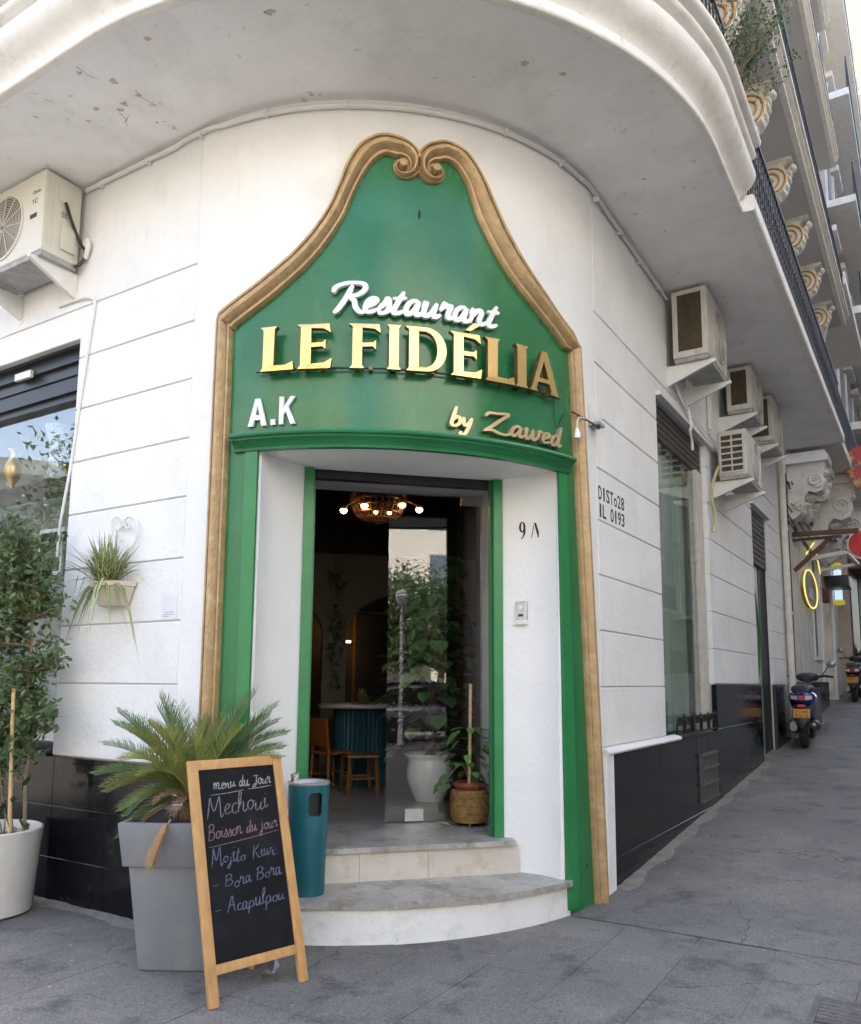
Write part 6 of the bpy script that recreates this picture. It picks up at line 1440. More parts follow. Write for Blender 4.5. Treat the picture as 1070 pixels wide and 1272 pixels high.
# brass pot with pothos and stake
q = Vector(FD(0.615, 0.965, 0.5))
bp_ = thing('brass_pot', 'engraved brass pot on small feet standing on the doorstep', 'pot', loc=q)
brs = mat('engraved_brass', (0.36, 0.22, 0.07), 0.38, 0.3, 22, 0.8, 110, metal=0.7, stain=((0.16, 0.085, 0.03), 0.6, 24, 0.5, 0.7))
pfz = [(0.10, 0.03), (0.125, 0.034), (0.137, 0.07), (0.139, 0.10), (0.133, 0.104), (0.139, 0.108), (0.142, 0.15), (0.137, 0.155), (0.142, 0.16), (0.139, 0.21), (0.134, 0.215), (0.136, 0.22), (0.128, 0.262), (0.122, 0.265), (0.115, 0.255), (0, 0.25)]
m = MB(); m.lathe(pfz, 40, q); m.build('pot_body', brs, bp_, smooth=True, angle=30)
for zz in (0.105, 0.157, 0.217):
    m = MB(); m.tube([q + Vector((0.142 * math.cos(R_(a)), 0.142 * math.sin(R_(a)), zz)) for a in range(0, 361, 9)], 0.0045, 5, caps=False); m.build('raised_band', brs, bp_, smooth=True, closed=False)
for k in range(3):
    a = R_(30 + k * 120); m = MB(); m.lathe([(0.008, 0), (0.012, 0.035)], 8, q + Vector((0.10 * math.cos(a), 0.10 * math.sin(a), 0))); m.build('foot', brs, bp_, smooth=True)
m = MB(); m.lathe([(0.10, 0.22), (0.118, 0.285), (0.124, 0.29), (0.124, 0.315), (0.116, 0.315), (0.112, 0.29), (0, 0.285)], 30, q); tag(m.build('plastic_flowerpot', mat('brown_plastic', (0.20, 0.055, 0.03), 0.4, 0.1, 5), smooth=True, origin=q), 'reddish brown plastic flowerpot set inside the engraved brass pot', 'pot')
po = thing('pothos_plant', 'young pothos with pale green leaves tied to a stake in the brass pot', 'plant', loc=q + Z * 0.29)
pol = mat('pothos_leaf', (0.10, 0.19, 0.045), 0.32, 0.25, 9, rand=0.35, trans=0.2, stain=((0.30, 0.34, 0.10), 0.5, 12, 0.55, 0.7))
stake(q + Vector((0.0, -0.01, 0.27)), px_Y(585, 850, q.y - 0.02), 0.0115, parent=po)
for k in range(44):
    z = rm.uniform(0.32, 0.72); a = rm.uniform(0, 6.3); rr_ = 0.03 + rm.uniform(0, 0.10) * (1.3 - abs(z - 0.5)); p = q + Vector((math.cos(a) * rr_, math.sin(a) * rr_, z)); d = Vector((math.cos(a), math.sin(a), rm.uniform(-.9, .2))).normalized()
    m = MB(); big_leaf(m, p, d, Z, rm.uniform(0.06, 0.11), rm.uniform(0.05, 0.08)); m.build('leaf', pol, po, closed=False, smooth=True, angle=180)
for x, y, w in ((549, 972, .09), (556, 962, .1), (545, 980, .06), (598, 925, .09), (603, 930, .09), (566, 915, .1), (572, 908, .08), (560, 975, .08), (592, 960, .09)):
    p = px_Y(x, y, q.y - 0.10); m = MB(); big_leaf(m, p, Vector((-0.5 if x < 575 else 0.5, -0.3, -0.4)).normalized(), Z, w, w * 0.75); m.build('leaf', pol, po, closed=False, smooth=True, angle=180)
m = MB(); m.tube(smoothpath([q + Vector((0, 0, 0.3)), q + Vector((-.06, -.08, .45)), q + Vector((-.16, -.12, .36)), q + Vector((-.22, -.14, .30))], 5), 0.004, 5); m.build('stems', mat('stem_green', (0.10, 0.13, 0.05), 0.6), po, smooth=True)
p = px_Y(553, 1022, 6.0); fl = MB(); p = Vector(FD(*[(p - Oc).dot(eA), 0.93], 0.503)); big_leaf(fl, p + Z * 0.012, Vector((0.8, -0.5, 0.1)).normalized(), Z, 0.07, 0.06); fl = fl.build('fallen_leaf', mat('yellow_leaf', (0.45, 0.42, 0.12), 0.5), closed=False); tag(fl, 'fallen yellow leaf on the marble doorstep beside the brass pot', 'leaf')
# dim wall lights and bottles deeper inside
warm = mat('warm_glow', (1, 0.6, 0.3), 0.5, 0, emit=((1.0, 0.5, 0.18), 2.0))
for k, (x, y, r_, w, lab) in enumerate(((425, 797, -4.3, 0.12, 'dim warm strip lamp on the back wall of the restaurant'), (572, 793, -4.3, 0.07, 'dim warm wall lamp behind the climbing plant'), (402, 785, -4.4, 0.03, 'tiny warm lamp on the dark left part of the back wall'), (575, 728, -4.3, 0.03, 'small ceiling spot glowing behind the glass door'))):
    lx, lz = px_D(x, y, r_); p = Vector(FD(lx, r_, lz)); m = MB(FD); m.box(lx - w, lx + w, r_ - 0.02, r_ + 0.02, lz - 0.015, lz + 0.015); o = m.build('wall_lamp', warm, origin=p); tag(o, lab, 'lamp'); regw(o)
mir = mat('dim_mirror', (0.16, 0.17, 0.165), 0.12, 0.1, 3, metal=0.6)
for k, (a0, a1) in enumerate(((-0.9, -0.35), (0.5, 1.2))):
    m = MB(FD); m.box(a0, a1, -4.59, -4.56, 1.2, 2.5); o = m.build('wall_mirror', mir); tag(o, ('tarnished mirror panel on the back wall left of the arch post', 'tarnished mirror panel on the back wall right of the arch post')[k], 'mirror')
    m = MB(FD); m.box(a0 - 0.04, a1 + 0.04, -4.60, -4.575, 1.16, 2.54); m.build('mirror_frame', brs, o)

# shelves of bottles and framed pictures at the back of the room
rq = random.Random(17)
btl = [mat('bottle_%d' % i, c, 0.15, 0.1, 5) for i, c in enumerate(((0.10, 0.14, 0.05), (0.25, 0.10, 0.03), (0.30, 0.28, 0.24), (0.05, 0.06, 0.10)))]
for sz, l0, l1 in ((1.95, -1.75, -0.55),):
    m = MB(FD); m.box(l0, l1, -4.56, -4.35, sz - 0.03, sz); o = m.build('wall_shelf', ch_wd); tag(o, 'wooden bottle shelf on the dark back wall of the restaurant', 'shelf')
    for k in range(0, 8, 2):
        p = Vector(FD(l0 + 0.1 + k * (l1 - l0 - 0.2) / 8, -4.46, sz)); hgt = rq.uniform(0.22, 0.32); m = MB(); m.lathe([(0.035, 0), (0.037, hgt * 0.6), (0.013, hgt * 0.78), (0.014, hgt), (0, hgt)], 10, p); b_ = m.build('bottle', btl[k // 2], smooth=True, origin=p)
        tag(b_, ('olive green', 'amber brown', 'pale grey', 'dark blue')[k // 2] + ' bottle on the wooden shelf of the back wall', 'bottle', 'bottles on the back shelf')
hg = thing('hanging_foliage', 'trailing dark foliage hanging from the arch inside the restaurant', 'plant', loc=FD(-0.1, -2.5, 3.0))
for k in range(60):
    m = MB(); big_leaf(m, Vector(FD(-0.02 + rq.gauss(0, .05), -2.55 + rq.gauss(0, .04), rq.uniform(1.5, 2.9))), rdir(rq, -0.6), Z, 0.10, 0.06); m.build('leaf', dkl, hg, closed=False)
m = MB(FD); m.tube([(-0.02, -2.55, 3.0), (0.0, -2.54, 2.2), (-0.03, -2.55, 1.5)], 0.006, 5); m.build('stems', bark, hg)
# ================================================================== THE STREET ON THE RIGHT
def RS(px, py, s): o, z = px_Rs(px, py, s); return (s, o, z)
cream = mat('cream_render', (0.70, 0.67, 0.60), 0.8, 0.08, 1.5, 0.2, 40, stain=[((0.34, 0.29, 0.22), 0.8, 3, 0.5, 0.7, (2, 2, 0.6)), ((0.22, 0.18, 0.14), 0.8, 12, 0.6, 0.7)])
nb = thing('ornate_building', 'cream street building with sculpted balcony brackets next to the corner building', 'building', loc=FR(12.5, 0, 0.9))
m = MB(FR); m.box(8.44, 12.3, -0.4, -0.005, 0.3, 19.0); m.build('wall', cream, nb)
m = MB(FR); m.box(12.3, 13.3, -0.4, -0.005, 0.3, 2.1); m.build('wall', cream, nb)
m = MB(FR); m.box(12.3, 13.3, -0.4, -0.005, 4.2, 19.0); m.build('wall', cream, nb)
m = MB(FR); m.box(13.3, 14.1, -0.4, -0.005, 0.3, 19.0); m.build('wall', cream, nb)
m = MB(FR); m.box(14.1, 15.6, -0.4, -0.005, 4.0, 19.0); m.build('wall', cream, nb)
m = MB(FR); m.box(15.6, 17.5, -0.4, -0.005, 0.3, 19.0); m.build('wall', cream, nb)
m = MB(FR); m.box(14.1, 15.6, -0.8, -0.7, 0.3, 4.0); m.build('passage_shade_sheet', dark, nb)  # dark sheet stands for the shade deep in the passage
poster = mat('shop_print', (0.10, 0.10, 0.16), 0.3, 0.6, 5, stain=[((0.35, 0.36, 0.42), 0.8, 4, 0.52, 0.62), ((0.22, 0.10, 0.10), 0.7, 6, 0.56, 0.66)])
m = MB(FR); m.box(12.3, 13.3, -0.12, -0.06, 2.1, 4.2); wn = m.build('shop_display', poster, nb)
m = MB(FR); m.box(12.25, 13.35, -0.06, 0.03, 2.04, 2.11); m.build('sill', trim_w, wn)
for a, b in ((12.24, 12.32), (13.28, 13.36)):
    m = MB(FR); m.box(a, b, -0.05, 0.02, 2.12, 4.2); m.build('frame', trim_w, wn)
for a, b, t in ((8.75, 9.6, 0), (9.6, 10.5, 0), (10.5, 11.4, 0), (11.4, 12.3, 0), (12.3, 13.2, 0), (13.2, 14.1, 0)):
    m = MB(FR); m.cbox(a + 0.003, b - 0.003, -0.02, 0.03, 0.4, 1.60, 0.003); m.build('plinth_tile', black_tile, nb)
m = MB(FR); m.box(8.78, 8.98, 0.0, 0.05, 0.6, 5.2); m.build('pilaster', cream, nb)
m = MB(FR); m.box(13.35, 13.6, 0.0, 0.05, 1.6, 5.0); m.build('pilaster', trim_w, nb)
m = MB(FR); m.box(15.62, 15.9, 0.0, 0.06, 0.9, 5.0); m.build('pilaster', trim_w, nb)
# balcony with sculpted brackets
def big_bracket(s, zt, out, hgt, w, parent, cap=True):
    sil = [(0, zt), (out, zt), (out * 1.0, zt - hgt * 0.12), (out * 0.93, zt - hgt * 0.25), (out * 0.98, zt - hgt * 0.38), (out * 0.9, zt - hgt * 0.52), (out * 0.72, zt - hgt * 0.56), (out * 0.55, zt - hgt * 0.52), (out * 0.42, zt - hgt * 0.62), (out * 0.40, zt - hgt * 0.78), (out * 0.3, zt - hgt * 0.92), (out * 0.12, zt - hgt), (0, zt - hgt)]
    m = MB(FR); m.prism(sil, s - w / 2, s + w / 2, axis=0); co = m.build('sculpted_bracket', ornate, parent)
    sp = [(out * 0.72 + 0.2 * out * (1 - k / 26) * math.cos(R_(-80 + k * 30)), zt - hgt * 0.34 + 0.2 * out * (1 - k / 26) * math.sin(R_(-80 + k * 30))) for k in range(22)]
    m = MB(FR); m.tube([(s - w / 2 - 0.01, o, z) for o, z in sp], 0.035, 6); m.build('carved_scroll', ornate, co, smooth=True)
    sp = [(out * 0.30 + 0.12 * out * (1 - k / 22) * math.cos(R_(100 + k * 30)), zt - hgt * 0.78 + 0.12 * out * (1 - k / 22) * math.sin(R_(100 + k * 30))) for k in range(18)]
    m = MB(FR); m.tube([(s - w / 2 - 0.01, o, z) for o, z in sp], 0.028, 6); m.build('carved_scroll', ornate, co, smooth=True)
    for k in range(8):
        m = MB(FR); o = out * (0.95 - 0.09 * k); z = zt - hgt * (0.2 + 0.09 * k + 0.05 * math.sin(k * 2.1)); m.lathe([(0, -0.07), (0.06, -0.04), (0.085, 0), (0.06, 0.04), (0, 0.07)], 7, (s, o, z), sx=1.6); m.build('carved_leaf', ornate, co, smooth=True)
    if cap:
        m = MB(FR); m.box(s - w * 0.8, s + w * 0.8, -0.004, out + 0.06, zt - 0.02, zt + 0.10); m.build('bracket_cap', trim_w, co); m = MB(FR); m.box(s - w * 0.7, s + w * 0.7, -0.004, out + 0.02, zt + 0.10, zt + 0.17); m.build('bracket_cap', ornate, co)
big_bracket(9.9, 5.45, 0.62, 1.0, 0.4, nb); big_bracket(12.6, 5.60, 0.85, 1.35, 0.5, nb); big_bracket(15.6, 5.7, 0.85, 1.3, 0.5, nb)
m = MB(FR); m.box(9.4, 16.2, 0.0, 0.88, 5.62 + 0.16, 5.95); m.build('balcony_slab', ornate, nb)
for s in (10.8, 12.4, 14.0):
    m = MB(FR); m.box(s - 0.5, s + 0.5, -0.01, 0.03, 6.2, 8.4); w = m.build('french_window', trim_w, nb); m = MB(FR); m.box(s - 0.42, s + 0.42, 0.0, 0.035, 6.3, 8.3); m.build('pane', pane_up, w)
for k in range(6):
    a = 9.5 + k * 1.1; m = MB(FR); m.box(a, a + 1.08, 0.82, 0.85, 6.85, 6.9)
    for i in range(9): m.box(a + i * 0.13, a + i * 0.13 + 0.02, 0.825, 0.845, 5.95, 6.86)
    m.build('railing', blackiron, nb)
m = MB(FR); m.prism([(0, 9.5), (0.9, 9.5), (0.9, 9.1), (0.6, 8.9), (0.5, 8.5), (0.2, 8.2), (0, 8.1)], 11.7, 12.2, axis=0); m.build('sculpted_bracket', ornate, nb)
m = MB(FR); m.box(11.65, 16.5, 0.0, 1.0, 9.5, 9.75); m.build('balcony_slab', ornate, nb)
# neon oval sign, barber pole, projecting arm, round signs
neon = mat('yellow_neon', (1, 0.85, 0.2), 0.4, 0, emit=((1.0, 0.80, 0.18), 0.17))
nso, nsz = px_R(1003, 730, 0.10)
ns = thing('oval_neon_sign', 'oval shop sign outlined in yellow neon on the cream wall above the scooter', 'sign', loc=FR(11.6, 0.1, 3.4))
zc = px_R(1002, 727, 0.08)[1]; hw, hh = 0.95, 0.36
m = MB(FR); m.prism([(11.6 + hw * math.cos(R_(a)), zc + hh * math.sin(R_(a))) for a in range(0, 360, 15)], 0.0, 0.06, axis=1); m.build('sign_board', mat('sign_tan', (0.32, 0.28, 0.24), 0.6, 0.2, 6, stain=((0.22, 0.10, 0.05), 0.8, 2, 0.48, 0.55)), ns)
m = MB(FR); m.tube([(11.6 + hw * 1.02 * math.cos(R_(a)), 0.07, zc + hh * 1.02 * math.sin(R_(a))) for a in range(0, 361, 12)], 0.015, 6, caps=False); m.build('neon_tube', neon, ns, smooth=True, closed=False)
m = MB(FR); m.tube([(11.05, 0.08, zc + 0.62), (12.4, 0.08, zc + 1.05), (13.2, 0.08, zc + 0.5)], 0.014, 6); m.build('neon_tube', neon, ns, smooth=True)
m = MB(FR); m.box(11.35, 11.85, 0.06, 0.075, zc - 0.2, zc + 0.02); m.build('lower_plate', mat('plate_grey', (0.4, 0.4, 0.4), 0.5, 0.2, 12), ns)
bps = 15.76; p0 = RS(1046, 728, bps); bpz = p0[2]
bpo = thing('barber_pole', 'lit blue and white barber pole with yellow caps beyond the neon sign', 'barber pole', loc=FR(bps, 0.25, bpz))
m = MB(FR); m.lathe([(0.085, -0.38), (0.085, 0.38)], 14, (bps, 0.18, bpz)); m.build('striped_tube', mat('barber_blue', (0.55, 0.70, 0.9), 0.3, 0.2, 4, stain=((0.9, 0.95, 1), 0.9, 5, 0.5, 0.52), emit=((0.55, 0.75, 1.0), 0.15)), bpo, smooth=True)
for z in (-0.46, 0.40):
    m = MB(FR); m.lathe([(0.05, 0), (0.13, 0.02), (0.13, 0.10), (0.05, 0.16), (0, 0.17)], 12, (bps, 0.18, bpz + z)); m.build('end_cap', mat('yellow_cap', (0.5, 0.42, 0.05), 0.4, emit=((1, .8, .1), 0.05)), bpo, smooth=True)
arm = thing('sign_arm', 'brown projecting beam with diagonal brace reaching out over the pavement', 'beam', loc=FR(10.0, 0.5, 4.1))
rustw = mat('rusty_beam', (0.13, 0.055, 0.035), 0.7, 0.3, 8)
a_ = RS(984, 664, 10.0); b_ = RS(1067, 659, 10.0)
m = MB(); m.bar(FR(10.0, 0.0, a_[2]), FR(*b_), 0.09, 0.075); m.build('beam', rustw, arm)
m = MB(); m.bar(FR(10.0, 0.0, a_[2] - 0.11), FR(10.0, b_[1] * 0.75, a_[2] - 0.10), 0.10, 0.04); m.build('cable_tray', dark, arm)
c_ = RS(990, 709, 10.0); d_2 = RS(1032, 668, 10.0); m = MB(); m.bar(FR(10.0, 0.0, c_[2]), FR(*d_2), 0.07, 0.07); m.build('brace', rustw, arm)
aw = thing('awning_frame', 'pale folded awning frame below the brown projecting beam', 'awning', loc=FR(11, 0.4, 3.7))
a_ = RS(995, 696, 11.0); b_ = RS(1052, 686, 11.0); m = MB(); m.bar(FR(11.0, 0.0, a_[2]), FR(*b_), 0.10, 0.07); m.build('front_arm', trim_w, aw)
m = MB(); m.bar(FR(13.5, 0.0, a_[2] + 0.1), FR(13.5, b_[1], b_[2] + 0.1), 0.08, 0.06); m.build('rear_arm', trim_w, aw)
m = MB(); m.bar(FR(11.0, b_[1], b_[2]), FR(13.5, b_[1], b_[2] + 0.1), 0.07, 0.06); m.build('front_bar', trim_w, aw)
o_, z_ = px_Rs(1074, 676, 10.4); rdn = thing('red_round_sign', 'round red sign with pale rim hanging from the projecting beam', 'sign', loc=FR(10.4, o_, z_))
red = mat('sign_red', (0.55, 0.015, 0.015), 0.35, 0.05, 5); 
rr_ = 0.27
m = MB(FR); m.prism([(o_ + rr_ * math.cos(R_(a)), z_ + rr_ * 1.0 * math.sin(R_(a))) for a in range(0, 360, 12)], 10.36, 10.44, axis=0); m.build('rim', trim_w, rdn)
m = MB(FR); m.prism([(o_ + rr_ * 0.9 * math.cos(R_(a)), z_ + rr_ * 0.9 * math.sin(R_(a))) for a in range(0, 360, 12)], 10.34, 10.36, axis=0); m.build('disc', red, rdn)
o_, z_ = px_Rs(1074, 580, 12.0); cs2 = thing('painted_sign', 'rounded hanging sign painted red, yellow and grey on the street facade', 'sign', loc=FR(12, o_, z_))
m = MB(FR); m.prism([(o_ + 0.34 * math.cos(R_(a)) * (1 + 0.15 * math.sin(3 * R_(a))), z_ + 0.44 * math.sin(R_(a))) for a in range(0, 360, 12)], 11.95, 12.05, axis=0)
m.build('sign_face', mat('mottled_sign', (0.45, 0.30, 0.10), 0.5, 0.2, 3, stain=[((0.45, 0.03, 0.03), 0.95, 3.2, 0.47, 0.52), ((0.10, 0.08, 0.09), 0.9, 4, 0.58, 0.62)]), cs2)
m = MB(); m.bar(FR(12.0, 0.0, z_ + 0.2), FR(12.0, o_ - 0.2, z_ + 0.2), 0.05); m.build('hanger', rustw, cs2)
ac_unit(FR, 12.9, 13.8, 0.06, 0.42, 4.62, 5.28, 'far air conditioner above the oval neon sign', ac_w, 'coil')
# more clutter on the cream house: small brackets, canopy, boxes and cables
big_bracket(11.2, 5.5, 0.55, 0.9, 0.34, nb); big_bracket(14.2, 5.6, 0.6, 1.0, 0.36, nb)
for k, (s, o1_, z, w, h, mt2, nm, lb) in enumerate(((10.6, 0.16, 4.55, 0.30, 0.36, ac_b, 'meter_box', 'grey meter box on the cream wall under the carved brackets'), (13.9, 0.14, 3.35, 0.4, 0.3, rustw, 'small_shop_sign', 'small brown box sign next to the barber pole'), (14.6, 0.5, 3.75, 0.9, 0.25, frm, 'shop_canopy', 'dark narrow canopy over the passage by the barber pole'))):
    m = MB(FR); m.box(s, s + w, 0.0, o1_, z, z + h); o = bevel(m.build(nm, mt2), 0.01); tag(o, lb, {0: 'meter box', 1: 'sign', 2: 'canopy'}[k])
cbl = thing('street_cables', 'tangle of dark cables strung along the cream street wall', 'cables', loc=FR(11, 0.1, 4.8))
rk = random.Random(9)
for k in range(9):
    z0 = rk.uniform(4.2, 5.2); z1 = z0 + rk.uniform(-0.3, 0.3); s0 = 8.7 + rk.uniform(0, 1.5); s1 = s0 + rk.uniform(2.5, 6); o0 = rk.uniform(0.03, 0.12)
    m = MB(FR); m.tube([tuple(v) for v in smoothpath([(s0, o0, z0), ((s0 + s1) / 2, o0 + 0.05, (z0 + z1) / 2 - rk.uniform(0.1, 0.3)), (s1, o0, z1)], 8)], 0.012, 5); m.build('cable', dark, cbl)
for k in range(3):
    m = MB(FR); m.tube([(9.15 + k * 0.08, 0.02, 1.7), (9.15 + k * 0.07, 0.03, 3.2), (9.2 + k * 0.08, 0.02, 5.2)], 0.014, 5); m.build('cable', dark if k else white_pvc, cbl)
# ---------------------------------------------------------------- scooters
blackp = mat('black_plastic', (0.018, 0.018, 0.019), 0.45, 0.2, 12); rub = mat('tyre_rubber', (0.022, 0.021, 0.020), 0.85, 0.2, 20, 0.3, 60)
chrome = mat('dull_alloy', (0.30, 0.30, 0.30), 0.4, 0.15, 10, metal=0.7); seatm = mat('seat_vinyl', (0.02, 0.02, 0.022), 0.5, 0.15, 15)
tl_r = mat('tail_red', (0.50, 0.02, 0.03), 0.2, 0.1, 9); tl_w = mat('tail_clear', (0.60, 0.57, 0.50), 0.2, 0.05, 9); plate_m = mat('plate_orange', (0.72, 0.33, 0.03), 0.5, 0.04, 9)
def loft(sections, name, mt, parent, n=16, pw=2.6):
    """sections: (y, z centre, half width, half height) super-ellipse rings along y"""
    m = MB(); rings = []
    for y, zc_, w, h in sections:
        rg = []
        for k in range(n):
            a = 2 * math.pi * k / n; c_, s_ = math.cos(a), math.sin(a)
            rg.append((math.copysign(abs(c_) ** (2 / pw), c_) * w, y, zc_ + math.copysign(abs(s_) ** (2 / pw), s_) * h))
        rings.append(rg)
    m.sweep(rings); return m.build(name, mt, parent, smooth=True, angle=60)
def wheel(parent, y, r, w, x=0):
    rotm = Matrix.Rotation(R_(90), 3, 'Y')
    m = MB(); m.lathe([(r * 0.62, -w * 0.42), (r * 0.86, -w * 0.5), (r * 0.97, -w * 0.36), (r, 0), (r * 0.97, w * 0.36), (r * 0.86, w * 0.5), (r * 0.62, w * 0.42)], 28, (x, y, r), rot=rotm); t = m.build('tyre', rub, parent, smooth=True, angle=50)
    m = MB(); m.lathe([(0.03, -w * 0.5), (r * 0.2, -w * 0.35), (r * 0.63, -w * 0.28), (r * 0.63, w * 0.28), (r * 0.2, w * 0.35), (0.03, w * 0.5)], 20, (x, y, r), rot=rotm); m.build('rim', chrome, t, smooth=True, angle=50)
def scooter(loc, rz, label, paint, plate_text=None, sc=1.0, steer=0.0):
    t = thing('motor_scooter', label, 'scooter', loc=loc, rz=rz, group='scooters parked along the street', local=True); t.scale = (sc, sc, sc)
    wheel(t, 0.0, 0.235, 0.11); wheel(t, 1.25, 0.235, 0.10)
    loft([(-0.30, 0.70, 0.06, 0.04), (-0.27, 0.70, 0.13, 0.075), (-0.12, 0.70, 0.17, 0.11), (0.15, 0.66, 0.185, 0.15), (0.45, 0.58, 0.17, 0.20), (0.62, 0.50, 0.12, 0.22)], 'tail_cowl', paint, t)
    loft([(-0.24, 0.795, 0.10, 0.02), (-0.15, 0.82, 0.14, 0.05), (0.1, 0.83, 0.155, 0.06), (0.4, 0.82, 0.14, 0.05), (0.58, 0.81, 0.08, 0.03)], 'seat', seatm, t)
    loft([(-0.315, 0.70, 0.045, 0.030), (-0.285, 0.70, 0.05, 0.042)], 'tail_lamp', tl_r, t)
    for sx in (-1, 1):
        m = MB(); m.hexa([(sx * 0.05, -0.312, 0.672), (sx * 0.135, -0.275, 0.685), (sx * 0.135, -0.24, 0.685), (sx * 0.05, -0.26, 0.672), (sx * 0.05, -0.312, 0.732), (sx * 0.14, -0.275, 0.735), (sx * 0.14, -0.24, 0.735), (sx * 0.05, -0.26, 0.732)]); m.build('indicator', tl_w, t)
    # rear mudguard with plate
    m = MB(); rows = []
    for y, z, w in ((-0.10, 0.64, 0.11), (-0.235, 0.60, 0.115), (-0.295, 0.50, 0.11), (-0.325, 0.40, 0.10), (-0.335, 0.33, 0.07), (-0.33, 0.28, 0.03)): rows.append([(-w, y + 0.02, z), (-w * 0.5, y, z), (w * 0.5, y, z), (w, y + 0.02, z), (w, y + 0.05, z), (-w, y + 0.05, z)])
    m.sweep(rows); m.build('rear_mudguard', blackp, t, smooth=True, angle=50)
    m = MB(); m.hexa([(-0.105, -0.337, 0.43), (0.105, -0.337, 0.43), (0.105, -0.332, 0.43), (-0.105, -0.332, 0.43), (-0.105, -0.312, 0.55), (0.105, -0.312, 0.55), (0.105, -0.305, 0.55), (-0.105, -0.305, 0.55)]); pl_ = m.build('number_plate', plate_m, t)
    if plate_text:
        for i, tx in enumerate(plate_text):
            vs, fs = font_mesh(tx, 0.01, 0.01); vs, fs = weld(vs, fs); w0 = min(v[0] for v in vs); w1 = max(v[0] for v in vs); m = MB()
            m.add(vs, fs, lambda x, y, d: (-0.085 + (x - w0) / (w1 - w0) * 0.17, -0.338 + (0.043 * (1 - i) + y * 0.055) * 0.2 - 0.0012 + 0.0, 0.438 + 0.055 * (1 - i) + y * 0.058)); tag(m.build('plate_digits', ink, pl_, closed=False), kind='stuff')
    m = MB(); m.box(-0.05, 0.05, -0.335, -0.30, 0.575, 0.61); m.build('plate_reflector', tl_r, t)
    # engine and exhaust
    loft([(-0.12, 0.30, 0.05, 0.07), (0.05, 0.29, 0.08, 0.10), (0.35, 0.30, 0.10, 0.11), (0.5, 0.33, 0.08, 0.09)], 'engine_case', chrome, t).location = (-0.13, 0, 0)
    m = MB(); m.tube([(0.15, -0.30, 0.34), (0.155, -0.20, 0.34), (0.155, 0.05, 0.31), (0.14, 0.2, 0.28)], [0.052, 0.066, 0.066, 0.05], 12); m.build('exhaust_can', blackp, t, smooth=True, angle=50)
    m = MB(); m.tube([(0.15, -0.335, 0.345), (0.15, -0.29, 0.34)], 0.02, 10); m.build('exhaust_tip', chrome, t, smooth=True)
    m = MB(); m.tube([(-0.12, -0.05, 0.28), (-0.12, 0.05, 0.50), (-0.12, 0.08, 0.62)], 0.03, 8); m.build('shock_absorber', chrome, t, smooth=True)
    # floorboard, leg shield, front, handlebar
    m = MB(); m.box(-0.15, 0.15, 0.5, 1.0, 0.27, 0.33); bevel(m.build('floorboard', blackp, t), 0.02)
    m = MB(); m.hexa([(-0.19, 0.95, 0.30), (0.19, 0.95, 0.30), (0.12, 1.05, 0.30), (-0.12, 1.05, 0.30), (-0.17, 1.10, 0.86), (0.17, 1.10, 0.86), (0.10, 1.18, 0.84), (-0.10, 1.18, 0.84)]); bevel(m.build('leg_shield', blackp, t), 0.03)
    loft([(1.05, 0.55, 0.10, 0.2), (1.15, 0.62, 0.15, 0.18), (1.25, 0.62, 0.12, 0.14), (1.32, 0.60, 0.05, 0.06)], 'front_cowl', paint, t)
    m = MB(); m.tube([(0, 1.25, 0.235), (0, 1.17, 0.6), (0, 1.05, 0.98)], 0.03, 8); m.build('fork', chrome, t, smooth=True)
    loft([(0.95, 0.99, 0.08, 0.05), (1.03, 1.0, 0.16, 0.07), (1.13, 1.0, 0.12, 0.06), (1.18, 0.98, 0.04, 0.03)], 'handlebar_cowl', blackp, t)
    for sx in (-1, 1):
        m = MB(); m.tube([(sx * 0.1, 1.05, 1.0), (sx * 0.25, 1.0, 1.02), (sx * 0.36, 0.95, 1.0)], 0.018, 8); m.build('grip', blackp, t, smooth=True)
        m = MB(); m.tube([(sx * 0.20, 1.05, 1.02), (sx * 0.28, 1.05, 1.14), (sx * 0.32, 1.05, 1.17)], 0.008, 6); mr_ = m.build('mirror_stem', blackp, t, smooth=True)
        m = MB(); m.lathe([(0.0, -0.012), (0.05, -0.012), (0.055, 0), (0.04, 0.015), (0, 0.02)], 14, (sx * 0.34, 1.04, 1.20), sx=1.25, rot=Matrix.Rotation(R_(85), 3, 'X')); m.build('mirror', chrome, mr_, smooth=True)
    loft([(1.05, 0.42, 0.06, 0.03), (1.2, 0.50, 0.075, 0.03), (1.35, 0.49, 0.07, 0.03), (1.48, 0.40, 0.04, 0.03)], 'front_mudguard', paint, t)
    m = MB(); m.bar((-0.12, 0.4, 0.22), (-0.24, 0.42, 0.0), 0.02); m.build('kick_stand', chrome, t)
    return t
bluep = mat('scooter_blue', (0.012, 0.018, 0.16), 0.22, 0.15, 4, coat=0.5); redp = mat('scooter_dark', (0.03, 0.03, 0.035), 0.3, 0.1, 4)
def ground_px(x, y):
    d = ray(x, y); t = 5.0
    for _ in range(60):
        p = CAMP + d * t; t += (p.z - ground_z(p.x, p.y)) / max(0.02, -d.z + 0.06) * 0.5
    p = CAMP + d * t; return G(p)
sl = ground_px(1001, 929)
scooter(sl, rz_of(uR) - R_(90) + R_(3), 'dark blue scooter with an orange number plate parked tail-out by the wall', bluep, ('01145', '825-16'), 1.04)
s2 = ground_px(1063, 872)
scooter(s2, rz_of(uR) - R_(90), 'black scooter with an orange number plate parked further up the street', redp, ('00731', '114-16'), 1.0)
